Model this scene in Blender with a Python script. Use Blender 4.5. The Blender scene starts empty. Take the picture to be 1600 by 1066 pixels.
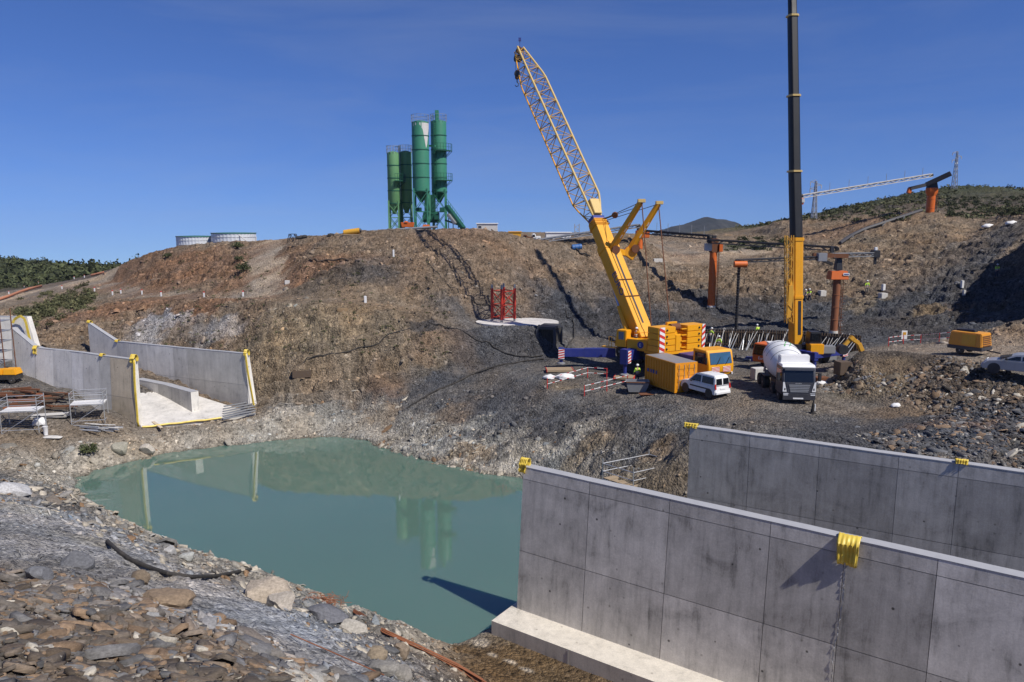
import bpy, bmesh, math, random
import numpy as np
from mathutils import Vector, Matrix, Quaternion, geometry
random.seed(7); rng = np.random.default_rng(11)
C = bpy.context.scene.collection
R = math.radians
FOC = 1150.0; PITCH = R(9.04); CAMZ = 20.0
cT, sT = math.cos(PITCH), math.sin(PITCH)

# ---------------------------------------------------------------- camera survey helpers
def ray(u, v):
    a = (u-800)/FOC; b = (v-533)/FOC
    return (a, cT-b*sT, -sT-b*cT)
def W(u, v, Y):
    d = ray(u, v); t = Y/d[1]
    return Vector((d[0]*t, Y, CAMZ+d[2]*t))
def G(u, v, z):
    d = ray(u, v); t = (z-CAMZ)/d[2]
    return Vector((d[0]*t, d[1]*t, z))

# ---------------------------------------------------------------- objects
ROOTM = {}
def obj(name, me, parent=None):
    o = bpy.data.objects.new(name, me); C.objects.link(o)
    if parent is not None: o.parent = parent
    return o
def tag(o, label=None, cat=None, group=None, kind=None):
    if label: o['label'] = label
    if cat: o['category'] = cat; o['kind'] = 'thing'
    if group: o['group'] = group
    if kind: o['kind'] = kind
    return o
def thing(name, label, cat, loc, rz=0.0, group=None, rot=None):
    o = bpy.data.objects.new(name, None); C.objects.link(o)
    o.empty_display_size = .3
    o.location = loc
    o.rotation_euler = rot if rot else (0, 0, rz)
    ROOTM[o.name] = Matrix.LocRotScale(Vector(loc), o.rotation_euler, None)
    return tag(o, label, cat, group)
def root_of(o):
    while o.parent: o = o.parent
    return o
def copy_tree(o, loc=None, rz=None, label=None, parent=None, group=None, rot=None, scale=None):
    c = o.copy(); C.objects.link(c); c.parent = parent
    if loc is not None: c.location = loc
    if rz is not None: c.rotation_euler = (0, 0, rz)
    if rot is not None: c.rotation_euler = rot
    if scale is not None: c.scale = (scale,)*3
    if label: c['label'] = label
    if group: c['group'] = group
    for ch in o.children: copy_tree(ch, parent=c)
    return c

class MB:
    """collects shapes, builds one mesh"""
    def __init__(s): s.v = []; s.f = []; s.m = []; s.mi = 0
    def add(s, vs, fs):
        n = len(s.v); s.v += [tuple(p) for p in vs]
        for f in fs: s.f.append(tuple(i+n for i in f)); s.m.append(s.mi)
        return s
    def box(s, c, size, rot=None, taper=None):
        x, y, z = size[0]/2, size[1]/2, size[2]/2
        tx, ty = taper if taper else (1, 1)
        vs = [Vector((a*x*(tx if e > 0 else 1), b*y*(ty if e > 0 else 1), e*z)) for e in (-1, 1) for a, b in ((-1,-1),(1,-1),(1,1),(-1,1))]
        if rot is not None:
            q = rot.to_matrix() if not isinstance(rot, Matrix) else rot
            vs = [q @ p for p in vs]
        c = Vector(c)
        return s.add([p+c for p in vs], [(3,2,1,0),(4,5,6,7),(0,1,5,4),(1,2,6,5),(2,3,7,6),(3,0,4,7)])
    def hexa(s, b4, t4):
        return s.add(list(b4)+list(t4), [(3,2,1,0),(4,5,6,7),(0,1,5,4),(1,2,6,5),(2,3,7,6),(3,0,4,7)])
    def frame(s, p, q, up=(0,0,1)):
        d = (Vector(q)-Vector(p)); L = d.length; d = d/L if L else Vector((0,0,1))
        u = Vector(up); a = d.cross(u)
        if a.length < 1e-4: a = d.cross(Vector((1,0,0)))
        a.normalize(); b = a.cross(d).normalized()
        return d, a, b, L
    def bar(s, p, q, w, h=None, up=(0,0,1), w2=None, h2=None):
        h = h or w; w2 = w2 or w; h2 = h2 or h
        d, a, b, L = s.frame(p, q, up); p = Vector(p); q = Vector(q)
        A = [p+a*x*w/2+b*y*h/2 for x, y in ((-1,-1),(1,-1),(1,1),(-1,1))]
        B = [q+a*x*w2/2+b*y*h2/2 for x, y in ((-1,-1),(1,-1),(1,1),(-1,1))]
        return s.hexa(A, B)
    def cyl(s, p, q, r, r2=None, n=12, caps=True):
        r2 = r if r2 is None else r2
        d, a, b, L = s.frame(p, q); p = Vector(p); q = Vector(q)
        vs = []
        for P, rr in ((p, r), (q, r2)):
            for i in range(n):
                t = 2*math.pi*i/n; vs.append(P+(a*math.cos(t)+b*math.sin(t))*rr)
        fs = [(i, (i+1) % n, n+(i+1) % n, n+i) for i in range(n)]
        if caps: fs += [tuple(range(n))[::-1], tuple(range(n, 2*n))]
        return s.add(vs, fs)
    def tube(s, pts, r, n=8, r_end=None):
        pts = [Vector(p) for p in pts]; vs = []; m = len(pts)
        for k, P in enumerate(pts):
            d = (pts[min(k+1, m-1)]-pts[max(k-1, 0)]).normalized()
            a = d.cross(Vector((0,0,1)))
            if a.length < .05: a = d.cross(Vector((0,1,0)))
            a.normalize(); b = a.cross(d)
            rr = r if r_end is None else r+(r_end-r)*k/(m-1)
            for i in range(n):
                t = 2*math.pi*i/n; vs.append(P+(a*math.cos(t)+b*math.sin(t))*rr)
        fs = []
        for k in range(m-1):
            for i in range(n):
                j = (i+1) % n; fs.append((k*n+i, k*n+j, (k+1)*n+j, (k+1)*n+i))
        fs += [tuple(range(n))[::-1], tuple(range((m-1)*n, m*n))]
        return s.add(vs, fs)
    def lathe(s, prof, o, axis=(0,0,1), n=24):
        ax = Vector(axis).normalized(); a = ax.cross(Vector((0,0,1)))
        if a.length < 1e-3: a = Vector((1,0,0))
        a.normalize(); b = ax.cross(a); o = Vector(o); vs = []
        for r, h in prof:
            for i in range(n):
                t = 2*math.pi*i/n; vs.append(o+ax*h+(a*math.cos(t)+b*math.sin(t))*r)
        fs = []
        for k in range(len(prof)-1):
            for i in range(n):
                j = (i+1) % n; fs.append((k*n+i, k*n+j, (k+1)*n+j, (k+1)*n+i))
        fs += [tuple(range(n))[::-1], tuple(range((len(prof)-1)*n, len(prof)*n))]
        return s.add(vs, fs)
    def prism(s, poly, y0, y1):
        """poly in (x,z), extruded along y"""
        n = len(poly)
        vs = [(x, y0, z) for x, z in poly]+[(x, y1, z) for x, z in poly]
        fs = [tuple(range(n)), tuple(range(n, 2*n))[::-1]]+[(i, n+i, n+(i+1) % n, (i+1) % n) for i in range(n)]
        return s.add(vs, fs)
    def build(s, name, mats, parent=None, world=False, bevel=0.0, smooth=True):
        vs = s.v
        if world and parent is not None:
            inv = ROOTM[root_of(parent).name].inverted()
            vs = [inv @ Vector(p) for p in vs]
        me = bpy.data.meshes.new(name)
        me.from_pydata([tuple(p) for p in vs], [], s.f)
        mats = mats if isinstance(mats, (list, tuple)) else [mats]
        for m in mats: me.materials.append(m)
        if len(mats) > 1: me.polygons.foreach_set('material_index', s.m)
        bm = bmesh.new(); bm.from_mesh(me)
        bmesh.ops.recalc_face_normals(bm, faces=bm.faces)
        if bevel:
            es = [e for e in bm.edges if len(e.link_faces) == 2 and e.calc_face_angle(0) > R(40)]
            bmesh.ops.bevel(bm, geom=es, offset=bevel, segments=2, affect='EDGES', clamp_overlap=True)
        bm.to_mesh(me); bm.free()
        if smooth:
            me.shade_smooth(); me.set_sharp_from_angle(angle=R(38))
        return obj(name, me, parent)

# ---------------------------------------------------------------- materials
def nt(name):
    m = bpy.data.materials.new(name); m.use_nodes = True
    t = m.node_tree; b = t.nodes['Principled BSDF']
    return m, t, b
def N(t, kind, **kw):
    n = t.nodes.new(kind)
    for k, v in kw.items():
        if k in n.inputs: n.inputs[k].default_value = v
        else: setattr(n, k, v)
    return n
def mathn(t, op, a, b=None, clamp=False):
    n = t.nodes.new('ShaderNodeMath'); n.operation = op; n.use_clamp = clamp
    for i, x in enumerate((a, b)):
        if x is None: continue
        if isinstance(x, (int, float)): n.inputs[i].default_value = x
        else: t.links.new(x, n.inputs[i])
    return n.outputs[0]
def mixc(t, mode, fac, a, b):
    n = t.nodes.new('ShaderNodeMix'); n.data_type = 'RGBA'; n.blend_type = mode
    for i, x in ((0, fac), (6, a), (7, b)):
        if isinstance(x, (int, float)): n.inputs[i].default_value = x
        elif isinstance(x, (tuple, list)): n.inputs[i].default_value = tuple(x)+((1,) if len(x) == 3 else ())
        else: t.links.new(x, n.inputs[i])
    return n.outputs[2]
def ramp(t, fac, stops):
    n = t.nodes.new('ShaderNodeValToRGB'); cr = n.color_ramp
    while len(cr.elements) < len(stops): cr.elements.new(.5)
    for e, (p, c) in zip(cr.elements, stops):
        e.position = p; e.color = (c, c, c, 1) if isinstance(c, (int, float)) else tuple(c)+(1,)
    t.links.new(fac, n.inputs[0]); return n.outputs[0]
MAT = {}
def paint(name, col, rough=.5, dirt=.35, dirtcol=(.16,.13,.10), metal=0.0, scale=1.2, spec=.4):
    if name in MAT: return MAT[name]
    m, t, b = nt(name)
    tc = N(t, 'ShaderNodeTexCoord')
    n1 = N(t, 'ShaderNodeTexNoise', Scale=scale, Detail=8.0, Roughness=.7); t.links.new(tc.outputs['Object'], n1.inputs['Vector'])
    mp = N(t, 'ShaderNodeMapping'); mp.inputs['Scale'].default_value = (5, 5, .7)
    t.links.new(tc.outputs['Object'], mp.inputs['Vector'])
    n2 = N(t, 'ShaderNodeTexNoise', Scale=scale*1.5, Detail=5.0, Roughness=.6); t.links.new(mp.outputs[0], n2.inputs['Vector'])
    f = ramp(t, n1.outputs[0], [(.42, 0), (.78, 1)])
    g = ramp(t, n2.outputs[0], [(.45, 0), (.8, 1)])
    f = mathn(t, 'MULTIPLY', mathn(t, 'MAXIMUM', f, g), dirt)
    tone = ramp(t, n1.outputs[0], [(.2, .85), (.8, 1.12)])
    c = mixc(t, 'MULTIPLY', 1.0, col, tone)
    c = mixc(t, 'MIX', f, c, dirtcol)
    t.links.new(c, b.inputs['Base Color'])
    rr = mathn(t, 'ADD', mathn(t, 'MULTIPLY', n1.outputs[0], .25), rough-.12, True)
    t.links.new(rr, b.inputs['Roughness'])
    b.inputs['Metallic'].default_value = metal
    b.inputs['Specular IOR Level'].default_value = spec
    MAT[name] = m; return m
def M(name): return MAT[name]
# ================================================================ TERRAIN
COL = dict(brown=(.215,.158,.106), tan=(.235,.178,.120), orange=(.215,.128,.078), slate=(.078,.078,.082), grey=(.135,.128,.120),
           pale=(.37,.335,.275), dust=(.36,.355,.35), ramp=(.42,.33,.235), mud=(.20,.135,.075), road=(.30,.24,.18), green=(.060,.070,.035),
           site=(.155,.138,.120), ochre=(.23,.175,.11), wet=(.10,.10,.085), wetmud=(.155,.10,.05), sand=(.52,.43,.32), track=(.215,.18,.142), dark=(.05,.05,.055), dkbrown=(.105,.085,.066))
PT = []   # x, y, z, rough, r, g, b
def line(pts, rough=.3, col='brown', sub=2.5):
    ps = [Vector(p) for p in pts]
    out = [ps[0]]
    for a, b in zip(ps, ps[1:]):
        n = max(1, int((b-a).length/sub))
        out += [a.lerp(b, k/n) for k in range(1, n+1)]
    c = COL[col]
    for p in out: PT.append((p.x, p.y, p.z, rough)+c)
V = lambda x, y, z: Vector((x, y, z))
# --- near bank and foreground
line([V(-90,-25,19),V(0,-25,19),V(90,-25,19)], .2, 'brown', 8)
line([V(-80,0,18.4),V(-40,0,18.3),V(-10,0,18.2),V(0,0,18.2),V(8,0,17.5)], .2, 'brown', 5)
line([V(-30,4,16.4),V(-12,4,16.0),V(-2,5,15.4),V(4,5,14.2)], .25, 'dkbrown')
line([W(-500,1066,12),W(-200,1066,12.5),W(0,1066,13),W(150,1066,13),W(300,1066,14),W(450,1066,16),W(540,1066,18)], .25, 'dkbrown')
line([W(560,1066,18.5),W(610,1066,21)], .15, 'dust')
line([W(640,1066,23),W(700,1066,26.5)], .2, 'grey')
line([W(-500,880,20),W(-200,900,20),W(0,900,22),W(200,950,20),W(350,1000,19),W(450,1040,18.7)], .25, 'dkbrown')
line([W(-500,760,34),W(-200,780,34),W(0,800,34),W(100,850,30),W(200,890,27),W(300,930,25),W(400,985,22),W(480,1030,20.5)], .15, 'dust')
line([W(-300,765,37),W(-100,775,37),W(30,788,36),W(150,835,32.8),W(250,890,28.8),W(340,920,27),W(420,946,26.2),W(520,1005,23.7),W(590,1050,21.8)], .12, 'dust')
line([W(-300,735,50),W(-100,740,50),W(0,745,50),W(60,760,46),W(130,800,42),W(220,850,37),W(330,900,33),W(450,945,30.5),W(560,985,28.5),W(650,1025,27.5),W(700,1050,27)], .28, 'grey')
NEARSH = [G(85,740,0),G(105,750,0),G(128,780,0),G(190,818,0),G(260,850,0),G(330,882,0),G(400,897,0),G(470,925,0),G(560,958,0),G(640,990,0),G(700,1010,0),G(735,990,0),G(775,968,0)]
line([p+Vector((-.35,-.35,.55)) for p in NEARSH[1:11]], .3, 'pale', 1.5)
line(NEARSH, .12, 'pale', 1.2)
# mud bank by the footing
line([G(730,1020,.25),G(765,1010,.3),G(800,1050,.25)], .02, 'wetmud', 1)
line([G(740,996,.12),G(772,985,.2),G(850,1045,.2),G(960,1100,.2),V(20,16,.2)], .02, 'wetmud', 1)
line([G(720,1050,.9),G(770,1080,.7),G(850,1140,.6),G(1000,1250,.6),V(14,10,.8),V(30,0,1.2),V(60,-20,2)], .12, 'mud', 2)
# --- far-left bank
FARSH = [G(105,746,0),G(150,733,0),G(200,720,0),G(260,704,0),G(330,697,0),G(420,688,0),G(500,679,0),G(560,685,0),G(620,706,0),G(700,727,0),G(760,738,0),G(812,744,0),G(880,760,0),G(930,790,0)]
line(FARSH, .15, 'pale', 1.2)
line([W(0,735,54),W(60,722,56),W(130,700,59.2),W(200,692,61.4),W(300,680,64.9),W(380,664,67.0),W(450,652,69.0),W(520,650,70.4)], .3, 'pale', 1.5)
line([V(-70,52,1.8),V(-50,52,1.7),W(0,735,54)], .3, 'grey', 3)
line([W(-150,700,58),W(0,690,58.5),W(100,688,60),W(160,684,62),W(215,672,64),W(300,660,67.2),W(395,650,69.6)], .05, 'tan', 2)
line([W(-150,650,62),W(0,650,62),W(100,650,63.5),W(165,640,64.5)], .05, 'site', 2)
line([W(-200,610,67),W(0,610,67),W(60,605,68.2),W(105,605,68.6)], .08, 'site', 2)
line([W(-200,585,72),W(0,580,72),W(50,590,71)], .08, 'site', 2)
# channel floor between the far walls
line([G(230,664,1.6),V(-36,68,2.0),V(-40,71,2.9),V(-46,74,4.0),V(-60,80,6)], .02, 'grey', 2)
line([G(400,645,1.8)+Vector((0,.5,0)),G(385,636,1.8)+Vector((0,.8,0))], .1, 'tan', 1)
# hill rows, left and centre
line([W(410,636,72.2),W(450,628,71.8),W(500,625,72),W(560,638,72.4)], .35, 'grey')
line([W(383,628,74),W(300,590,77.5),W(200,565,82),W(100,545,85),W(0,530,88),W(-150,520,92)], .3, 'brown')
line([W(420,560,76.5),W(500,555,76),W(560,560,76)], .35, 'ochre')
line([W(-200,520,98),W(0,503,104),W(100,503,102),W(180,472,99),W(300,474,90),W(420,470,84),W(500,475,82),W(560,481,81),W(620,490,81),W(700,508,82)], .3, 'brown')
line([W(-200,490,120),W(0,486,125),W(70,468,120),W(140,458,116),W(190,454,112),W(300,461,99),W(400,463,91.5),W(480,464,86.5),W(560,468,85.5),W(640,477,87)], .12, 'tan')
line([W(-100,475,135),W(0,474,140),W(60,455,142),W(110,441,138),W(160,436,132),W(200,448,122)], .1, 'road')
line([W(180,440,121),W(260,440,110),W(340,430,106),W(380,425,102)], .45, 'orange')
line([W(445,440,94),W(500,430,92),W(600,430,91),W(700,440,91)], .4, 'brown')
line([W(450,415,98),W(480,411,95.5),W(600,408,94.5),W(700,405,95.5)], .35, 'orange')
line([W(470,404,97),W(600,402,96.2),W(700,398,97)], .3, 'brown')
line([W(182,416,128),W(230,395,126),W(280,386,124),W(340,380,122),W(400,378,118),W(450,374,112),W(520,368.5,105),W(600,362,102),W(680,360,101),W(745,358.5,101),W(790,366,101.5),W(830,377,103),W(870,381,106),W(900,374,110),W(950,372,112),W(1000,371,115)], .22, 'brown')
line([W(182,417,133),W(280,387,132),W(340,382,131),W(400,379.5,128),W(450,375.5,122),W(520,370,116),W(600,363.5,112),W(745,361,112),W(790,368,112),W(830,378,114),W(900,375,118),W(1000,371.5,122)], .05, 'tan')
line([V(-62,150,14.8),V(-40,140,17.5),V(-20,130,18.4),V(0,130,18.6),V(20,135,18.4)], .05, 'tan', 5)
line([V(-80,190,14),V(-50,190,15),V(-20,190,16),V(0,190,16),V(30,190,16)], .05, 'tan', 8)
line([V(-90,170,7),V(-85,150,9)], .2, 'brown', 5)
# gully, cliff, slab
line([W(560,650,70.8),W(600,637,70.8),W(650,620,72),W(700,597,74),W(770,572,76.8),W(850,561,78.4),W(900,553,80)], .1, 'grey', 1.5)
line([W(585,600,73.2),W(650,590,75),W(700,570,76.5),W(770,555,78.2),W(840,548,79.2)], .25, 'slate', 1.5)
line([W(590,560,76.5),W(640,546,76.6),W(700,524,78.2),W(760,517,79.4),W(830,514,80.6),W(862,520,81.4)], .25, 'grey', 1.5)
line([W(885,552,82.0),W(868,530,84.0)], .2, 'slate', 1.5)
line([W(735,510,84),W(800,508,84.3),W(850,510,84.5)], .05, 'grey', 2)
line([W(735,503,88),W(800,502,89),W(855,503,89)], .05, 'grey', 2)
line([W(710,470,88),W(760,478,90),W(810,482,91),W(870,486,92),W(905,515,91),W(950,528,92),W(985,527,93)], .35, 'slate', 2)
line([W(860,430,98),W(900,445,98),W(950,452,99),W(1000,455,101)], .4, 'grey', 2)
line([W(830,405,100.5),W(900,410,104),W(950,410,107),W(1000,410,109)], .3, 'brown')
# platform
line([W(850,618,63.2),W(950,602,65.6),W(1000,606,64.4),W(1050,614,60.5),W(1100,628,57),W(1150,640,54.2),W(1200,650,51.8),W(1280,662,50)], .08, 'site', 1.5)
line([W(850,600,66.8),W(950,585,69.5),W(1000,590,67.5),W(1060,600,63.5),W(1150,615,58),W(1200,622,56),W(1280,630,55)], .03, 'site', 2)
line([W(900,575,72.5),W(950,573,72.5),W(1000,572,73),W(1100,570,73),W(1200,566,74),W(1270,580,68),W(1290,600,63)], .03, 'site', 2)
line([W(930,548,84),W(1000,542,85),W(1100,546,84),W(1200,548,83),W(1300,556,80),W(1345,560,77)], .03, 'site', 2)
line([W(1000,528,92),W(1050,522,92),W(1110,517,93),W(1200,516,93),W(1300,522,92),W(1350,532,88),W(1420,537,84),W(1480,537,80)], .15, 'slate', 2)
# bank from the platform to the pool
line([W(610,675,68.4),W(650,652,68.5),W(750,650,65.5),W(850,650,61.5),W(950,650,58.6),W(1050,655,54.2),W(1120,662,51.5)], .22, 'grey', 2)
line([W(640,692,64.8),W(700,703,61.4),W(800,715,58.4),W(900,715,55.5),W(1000,712,51.5),W(1060,705,49)], .34, 'grey', 2)
line([W(900,755,48.5),W(1000,765,45.5),W(1060,745,44.3)], .2, 'ochre', 2)
line([V(6,40,.3),V(8,37,.3),V(16,31,.3),V(24,24,.3),V(40,14,.3),V(60,0,.5)], .03, 'grey', 3)
# ground behind the second near wall
line([W(1085,672,47.2),W(1200,672,46),W(1300,688,44.6),W(1400,698,43),W(1500,708,41.5),W(1600,722,39.6),W(1750,742,36),V(44,24,6.5),V(60,10,7)], .18, 'site', 1.5)
_m0 = G(1078,666,8.2); _md = (G(1600,738,8.2)-_m0).normalized(); _mn = V(_md.y,-_md.x,0)
line([V(*(_m0+_md*k+_mn*.9).xy,.3) for k in (-.3,6,12,18,24,30)], .02, 'grey', 1)
line([V(11.8,43.4,3.8),V(17,40.3,5.4),V(24,35.6,6.0),V(32,30.2,6.1),V(45,21,6.1)], .1, 'site', 2)
# rubble heap on the right and the haul road behind it
line([W(1300,600,62),W(1306,604,60),W(1322,622,57),W(1350,632,55),W(1450,642,52),W(1600,650,48),W(1750,660,45)], .25, 'dkbrown', 1.5)
line([W(1318,578,60.5),W(1328,553,60.6),W(1350,545,60.4),W(1400,546,60.0),W(1470,558,57.6),W(1540,574,54.8),W(1600,590,52.4),W(1750,600,49)], .35, 'dkbrown', 1.5)
line([W(1318,590,65),W(1336,588,65.5),W(1400,562,64)], .1, 'site', 1.5)
line([W(1345,566,58.8),W(1400,566,58),W(1470,580,55.6)], .35, 'dkbrown', 1.5)
line([W(1400,556,67),W(1480,556,62.5),W(1550,570,57.5),W(1600,580,54.5),W(1750,592,51)], .04, 'road', 2)
line([W(1400,542,76),W(1480,538,71),W(1550,537,68),W(1600,540,66),W(1750,545,62)], .05, 'road', 2)
line([W(1550,520,72),W(1600,515,70),W(1750,510,66)], .3, 'brown', 2)
# right slope
line([W(1050,450,104),W(1110,488,100),W(1160,490,100),W(1200,472,103),W(1300,464,104),W(1400,464,100),W(1500,474,95),W(1560,480,90),W(1600,480,88)], .4, 'dkbrown', 2)
line([W(1050,408,117),W(1150,402,120),W(1200,402,119),W(1300,397,118),W(1400,392,114),W(1500,387,108),W(1600,382,102),W(1700,382,98)], .35, 'brown', 3)
line([W(1040,395,122),W(1100,398,121),W(1150,392,124)], .05, 'road', 3)
line([W(1030,373,140),W(1100,371,140),W(1190,367,140),W(1215,347,140),W(1260,344,142),W(1340,339,136),W(1400,336,132),W(1450,330,130),W(1500,345,129),W(1600,352,124),W(1700,352,120)], .25, 'brown', 3)
line([W(1040,372,155),W(1190,367,155),W(1215,349,160),W(1300,343,165),W(1400,336,165),W(1500,344,160),W(1600,350,155),W(1750,350,150)], .1, 'tan', 5)
line([W(1000,371,160),W(1100,371,165)], .1, 'brown', 5)
line([W(1205,352,200),W(1300,331,200),W(1400,309,210),W(1500,291,220),W(1600,297,220),W(1800,300,220)], .3, 'green', 6)
line([W(1300,338,182),W(1400,323,185),W(1500,318,188),W(1600,322,188),W(1800,325,185)], .3, 'dkbrown', 6)
line([V(60,270,14),V(110,280,18),V(180,280,20),V(260,270,20)], .2, 'green', 12)
# off to the right: the high cut face that throws the big shadow
CLIFF = [V(69.5,96,22),V(68.6,90,24.5),V(67,83,27),V(65.5,76,28),V(67,70,27),V(72,62,24)]
line(CLIFF, .5, 'slate', 1.5)
line([V(66.5,96.5,13),V(65.0,90,12),V(61.5,83,11.2),V(59.5,76,10.6),V(61.5,69,10.4),V(68,60,10.4)], .3, 'slate', 1.5)
line([V(82,110,24),V(84,95,34),V(83,80,38),V(84,65,34),V(90,50,26)], .3, 'brown', 3)
line([V(120,120,30),V(120,90,38),V(120,60,34),V(110,30,20),V(90,5,12)], .3, 'brown', 5)
# left valley and green hills
line([W(-300,455,230),W(-100,470,200),W(0,462,200),W(100,440,190),W(165,430,175)], .1, 'dkbrown', 6)
line([W(-300,430,270),W(0,440,250),W(100,430,250),W(180,425,240)], .2, 'green', 8)
line([W(-600,395,320),W(-300,400,320),W(-100,403,310),W(0,409,300),W(40,413,300),W(85,418,310),W(130,417,320),W(180,420,330),W(300,424,330)], .3, 'green', 8)
line([W(-600,430,400),W(0,430,400),W(300,430,400),W(600,420,400)], .1, 'green', 20)
# far frame
for x, y, z in ((-500,-60,10),(500,-60,10),(-500,500,-25),(500,500,-25),(0,500,-25),(-250,500,-25),(250,500,-25),(-500,200,0),(500,200,5),(-200,100,8),(-150,60,4),(-200,0,14),(200,0,16),(250,100,30),(300,200,20),(0,-60,12),(-300,300,0)):
    PT.append((x, y, z, .1)+COL['green' if y > 150 else 'brown'])
# pool bed
for u, v in ((200,765),(300,770),(300,800),(400,740),(450,770),(500,720),(560,740),(560,800),(650,790),(500,850),(640,860),(700,940),(650,770),(760,800),(740,900),(780,880),(640,930),(400,840),(820,800),(820,900),(560,900),(700,980),(760,950)):
    p = G(u, v, 0); PT.append((p.x, p.y, -2.2, .05)+COL['wet'])
for x, y in ((3,48),(6,44),(2.5,40),(2.5,44)): PT.append((x, y, -1.5, .05)+COL['wet'])

# ---- rasterise the triangulated survey to a grid
GX0, GX1, GY0, GY1, GS = -500.0, 500.0, -60.0, 500.0, .5
nx = int((GX1-GX0)/GS)+1; ny = int((GY1-GY0)/GS)+1
P2 = np.array(PT)
# drop near-duplicates
seen = {}; keep = []
for i, p in enumerate(PT):
    k = (round(p[0]*2.5), round(p[1]*2.5))
    if k in seen: continue
    seen[k] = 1; keep.append(i)
P2 = P2[keep]
res = geometry.delaunay_2d_cdt([Vector((a, b)) for a, b in P2[:, :2]], [], [], 0, 1e-4)
tv, tris, orig = res[0], res[2], res[3]
idx = [o[0] for o in orig]
grid = np.zeros((ny, nx, 5), dtype=np.float32)
for tri in tris:
    A, B, D = [P2[idx[k]] for k in tri]
    x0 = max(0, int((min(A[0], B[0], D[0])-GX0)/GS)); x1 = min(nx-1, int((max(A[0], B[0], D[0])-GX0)/GS)+1)
    y0 = max(0, int((min(A[1], B[1], D[1])-GY0)/GS)); y1 = min(ny-1, int((max(A[1], B[1], D[1])-GY0)/GS)+1)
    xs = GX0+np.arange(x0, x1+1)*GS; ys = GY0+np.arange(y0, y1+1)*GS
    X, Y = np.meshgrid(xs, ys)
    den = (B[1]-D[1])*(A[0]-D[0])+(D[0]-B[0])*(A[1]-D[1])
    if abs(den) < 1e-9: continue
    l1 = ((B[1]-D[1])*(X-D[0])+(D[0]-B[0])*(Y-D[1]))/den
    l2 = ((D[1]-A[1])*(X-D[0])+(A[0]-D[0])*(Y-D[1]))/den
    l3 = 1-l1-l2
    m = (l1 >= -1e-6) & (l2 >= -1e-6) & (l3 >= -1e-6)
    for k in range(5):
        g = l1*A[2+k]+l2*B[2+k]+l3*D[2+k]
        sub = grid[y0:y1+1, x0:x1+1, k]; sub[m] = g[m]
def blur(a, r):
    k = 2*r+1
    for ax in (0, 1):
        p = np.pad(a, [(r+1, r) if i == ax else (0, 0) for i in range(a.ndim)], mode='edge').astype(np.float64)
        c = np.cumsum(p, axis=ax)
        sl = [slice(None)]*a.ndim; s2 = [slice(None)]*a.ndim
        sl[ax] = slice(k, None); s2[ax] = slice(0, -k)
        a = ((c[tuple(sl)]-c[tuple(s2)])/k).astype(np.float32)
    return a
grid[:, :, 0:1] = blur(grid[:, :, 0:1], 1)
grid[:, :, 1:5] = blur(grid[:, :, 1:5], 3)

# ---- vectorised noise
_perm = rng.permutation(4096).astype(np.int64)
_val = rng.random(4096).astype(np.float32)*2-1
def _h(i, j): return _perm[(_perm[i & 4095]+j) & 4095]
def vnoise(x, y, seed=0):
    xi = np.floor(x).astype(np.int64); yi = np.floor(y).astype(np.int64)
    xf = x-xi; yf = y-yi
    ang = lambda i, j: _val[_h(i+seed*131, j+seed*71)]*math.pi
    def gr(i, j, dx, dy):
        a = ang(i, j); return np.cos(a)*dx+np.sin(a)*dy
    u = xf*xf*xf*(xf*(xf*6-15)+10); v = yf*yf*yf*(yf*(yf*6-15)+10)
    n00 = gr(xi, yi, xf, yf); n10 = gr(xi+1, yi, xf-1, yf); n01 = gr(xi, yi+1, xf, yf-1); n11 = gr(xi+1, yi+1, xf-1, yf-1)
    return 1.5*((n00*(1-u)+n10*u)*(1-v)+(n01*(1-u)+n11*u)*v)
def fbm(x, y, oct=5, seed=0, gain=.5, ridged=False):
    s = np.zeros_like(x, dtype=np.float64); a = 1.0; tot = 0
    for o in range(oct):
        n = vnoise(x*2**o+o*17.3, y*2**o-o*9.1, seed+o)
        if ridged: n = 1-2*np.abs(n)
        s += a*n; tot += a; a *= gain
    return s/tot
def vor(x, y, seed=0):
    """F1, cell random, F2-F1"""
    xi = np.floor(x).astype(np.int64); yi = np.floor(y).astype(np.int64)
    f1 = np.full(x.shape, 9.0); f2 = np.full(x.shape, 9.0); cell = np.zeros(x.shape)
    for i in (-1, 0, 1):
        for j in (-1, 0, 1):
            h = _h(xi+i+seed*37, yi+j+seed*91)
            px = xi+i+(_val[h]*.45+.5); py = yi+j+(_val[(h*7+13) & 4095]*.45+.5)
            d = np.hypot(px-x, py-y)
            closer = d < f1
            f2 = np.where(closer, f1, np.minimum(f2, d)); cell = np.where(closer, _val[(h*3+5) & 4095], cell); f1 = np.where(closer, d, f1)
    return f1, cell, f2-f1
def sample(x, y, k):
    gx = np.clip((x-GX0)/GS, 0, nx-1.001); gy = np.clip((y-GY0)/GS, 0, ny-1.001)
    i = gx.astype(int); j = gy.astype(int); fx = gx-i; fy = gy-j
    g = grid[:, :, k]
    return (g[j, i]*(1-fx)+g[j, i+1]*fx)*(1-fy)+(g[j+1, i]*(1-fx)+g[j+1, i+1]*fx)*fy
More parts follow.
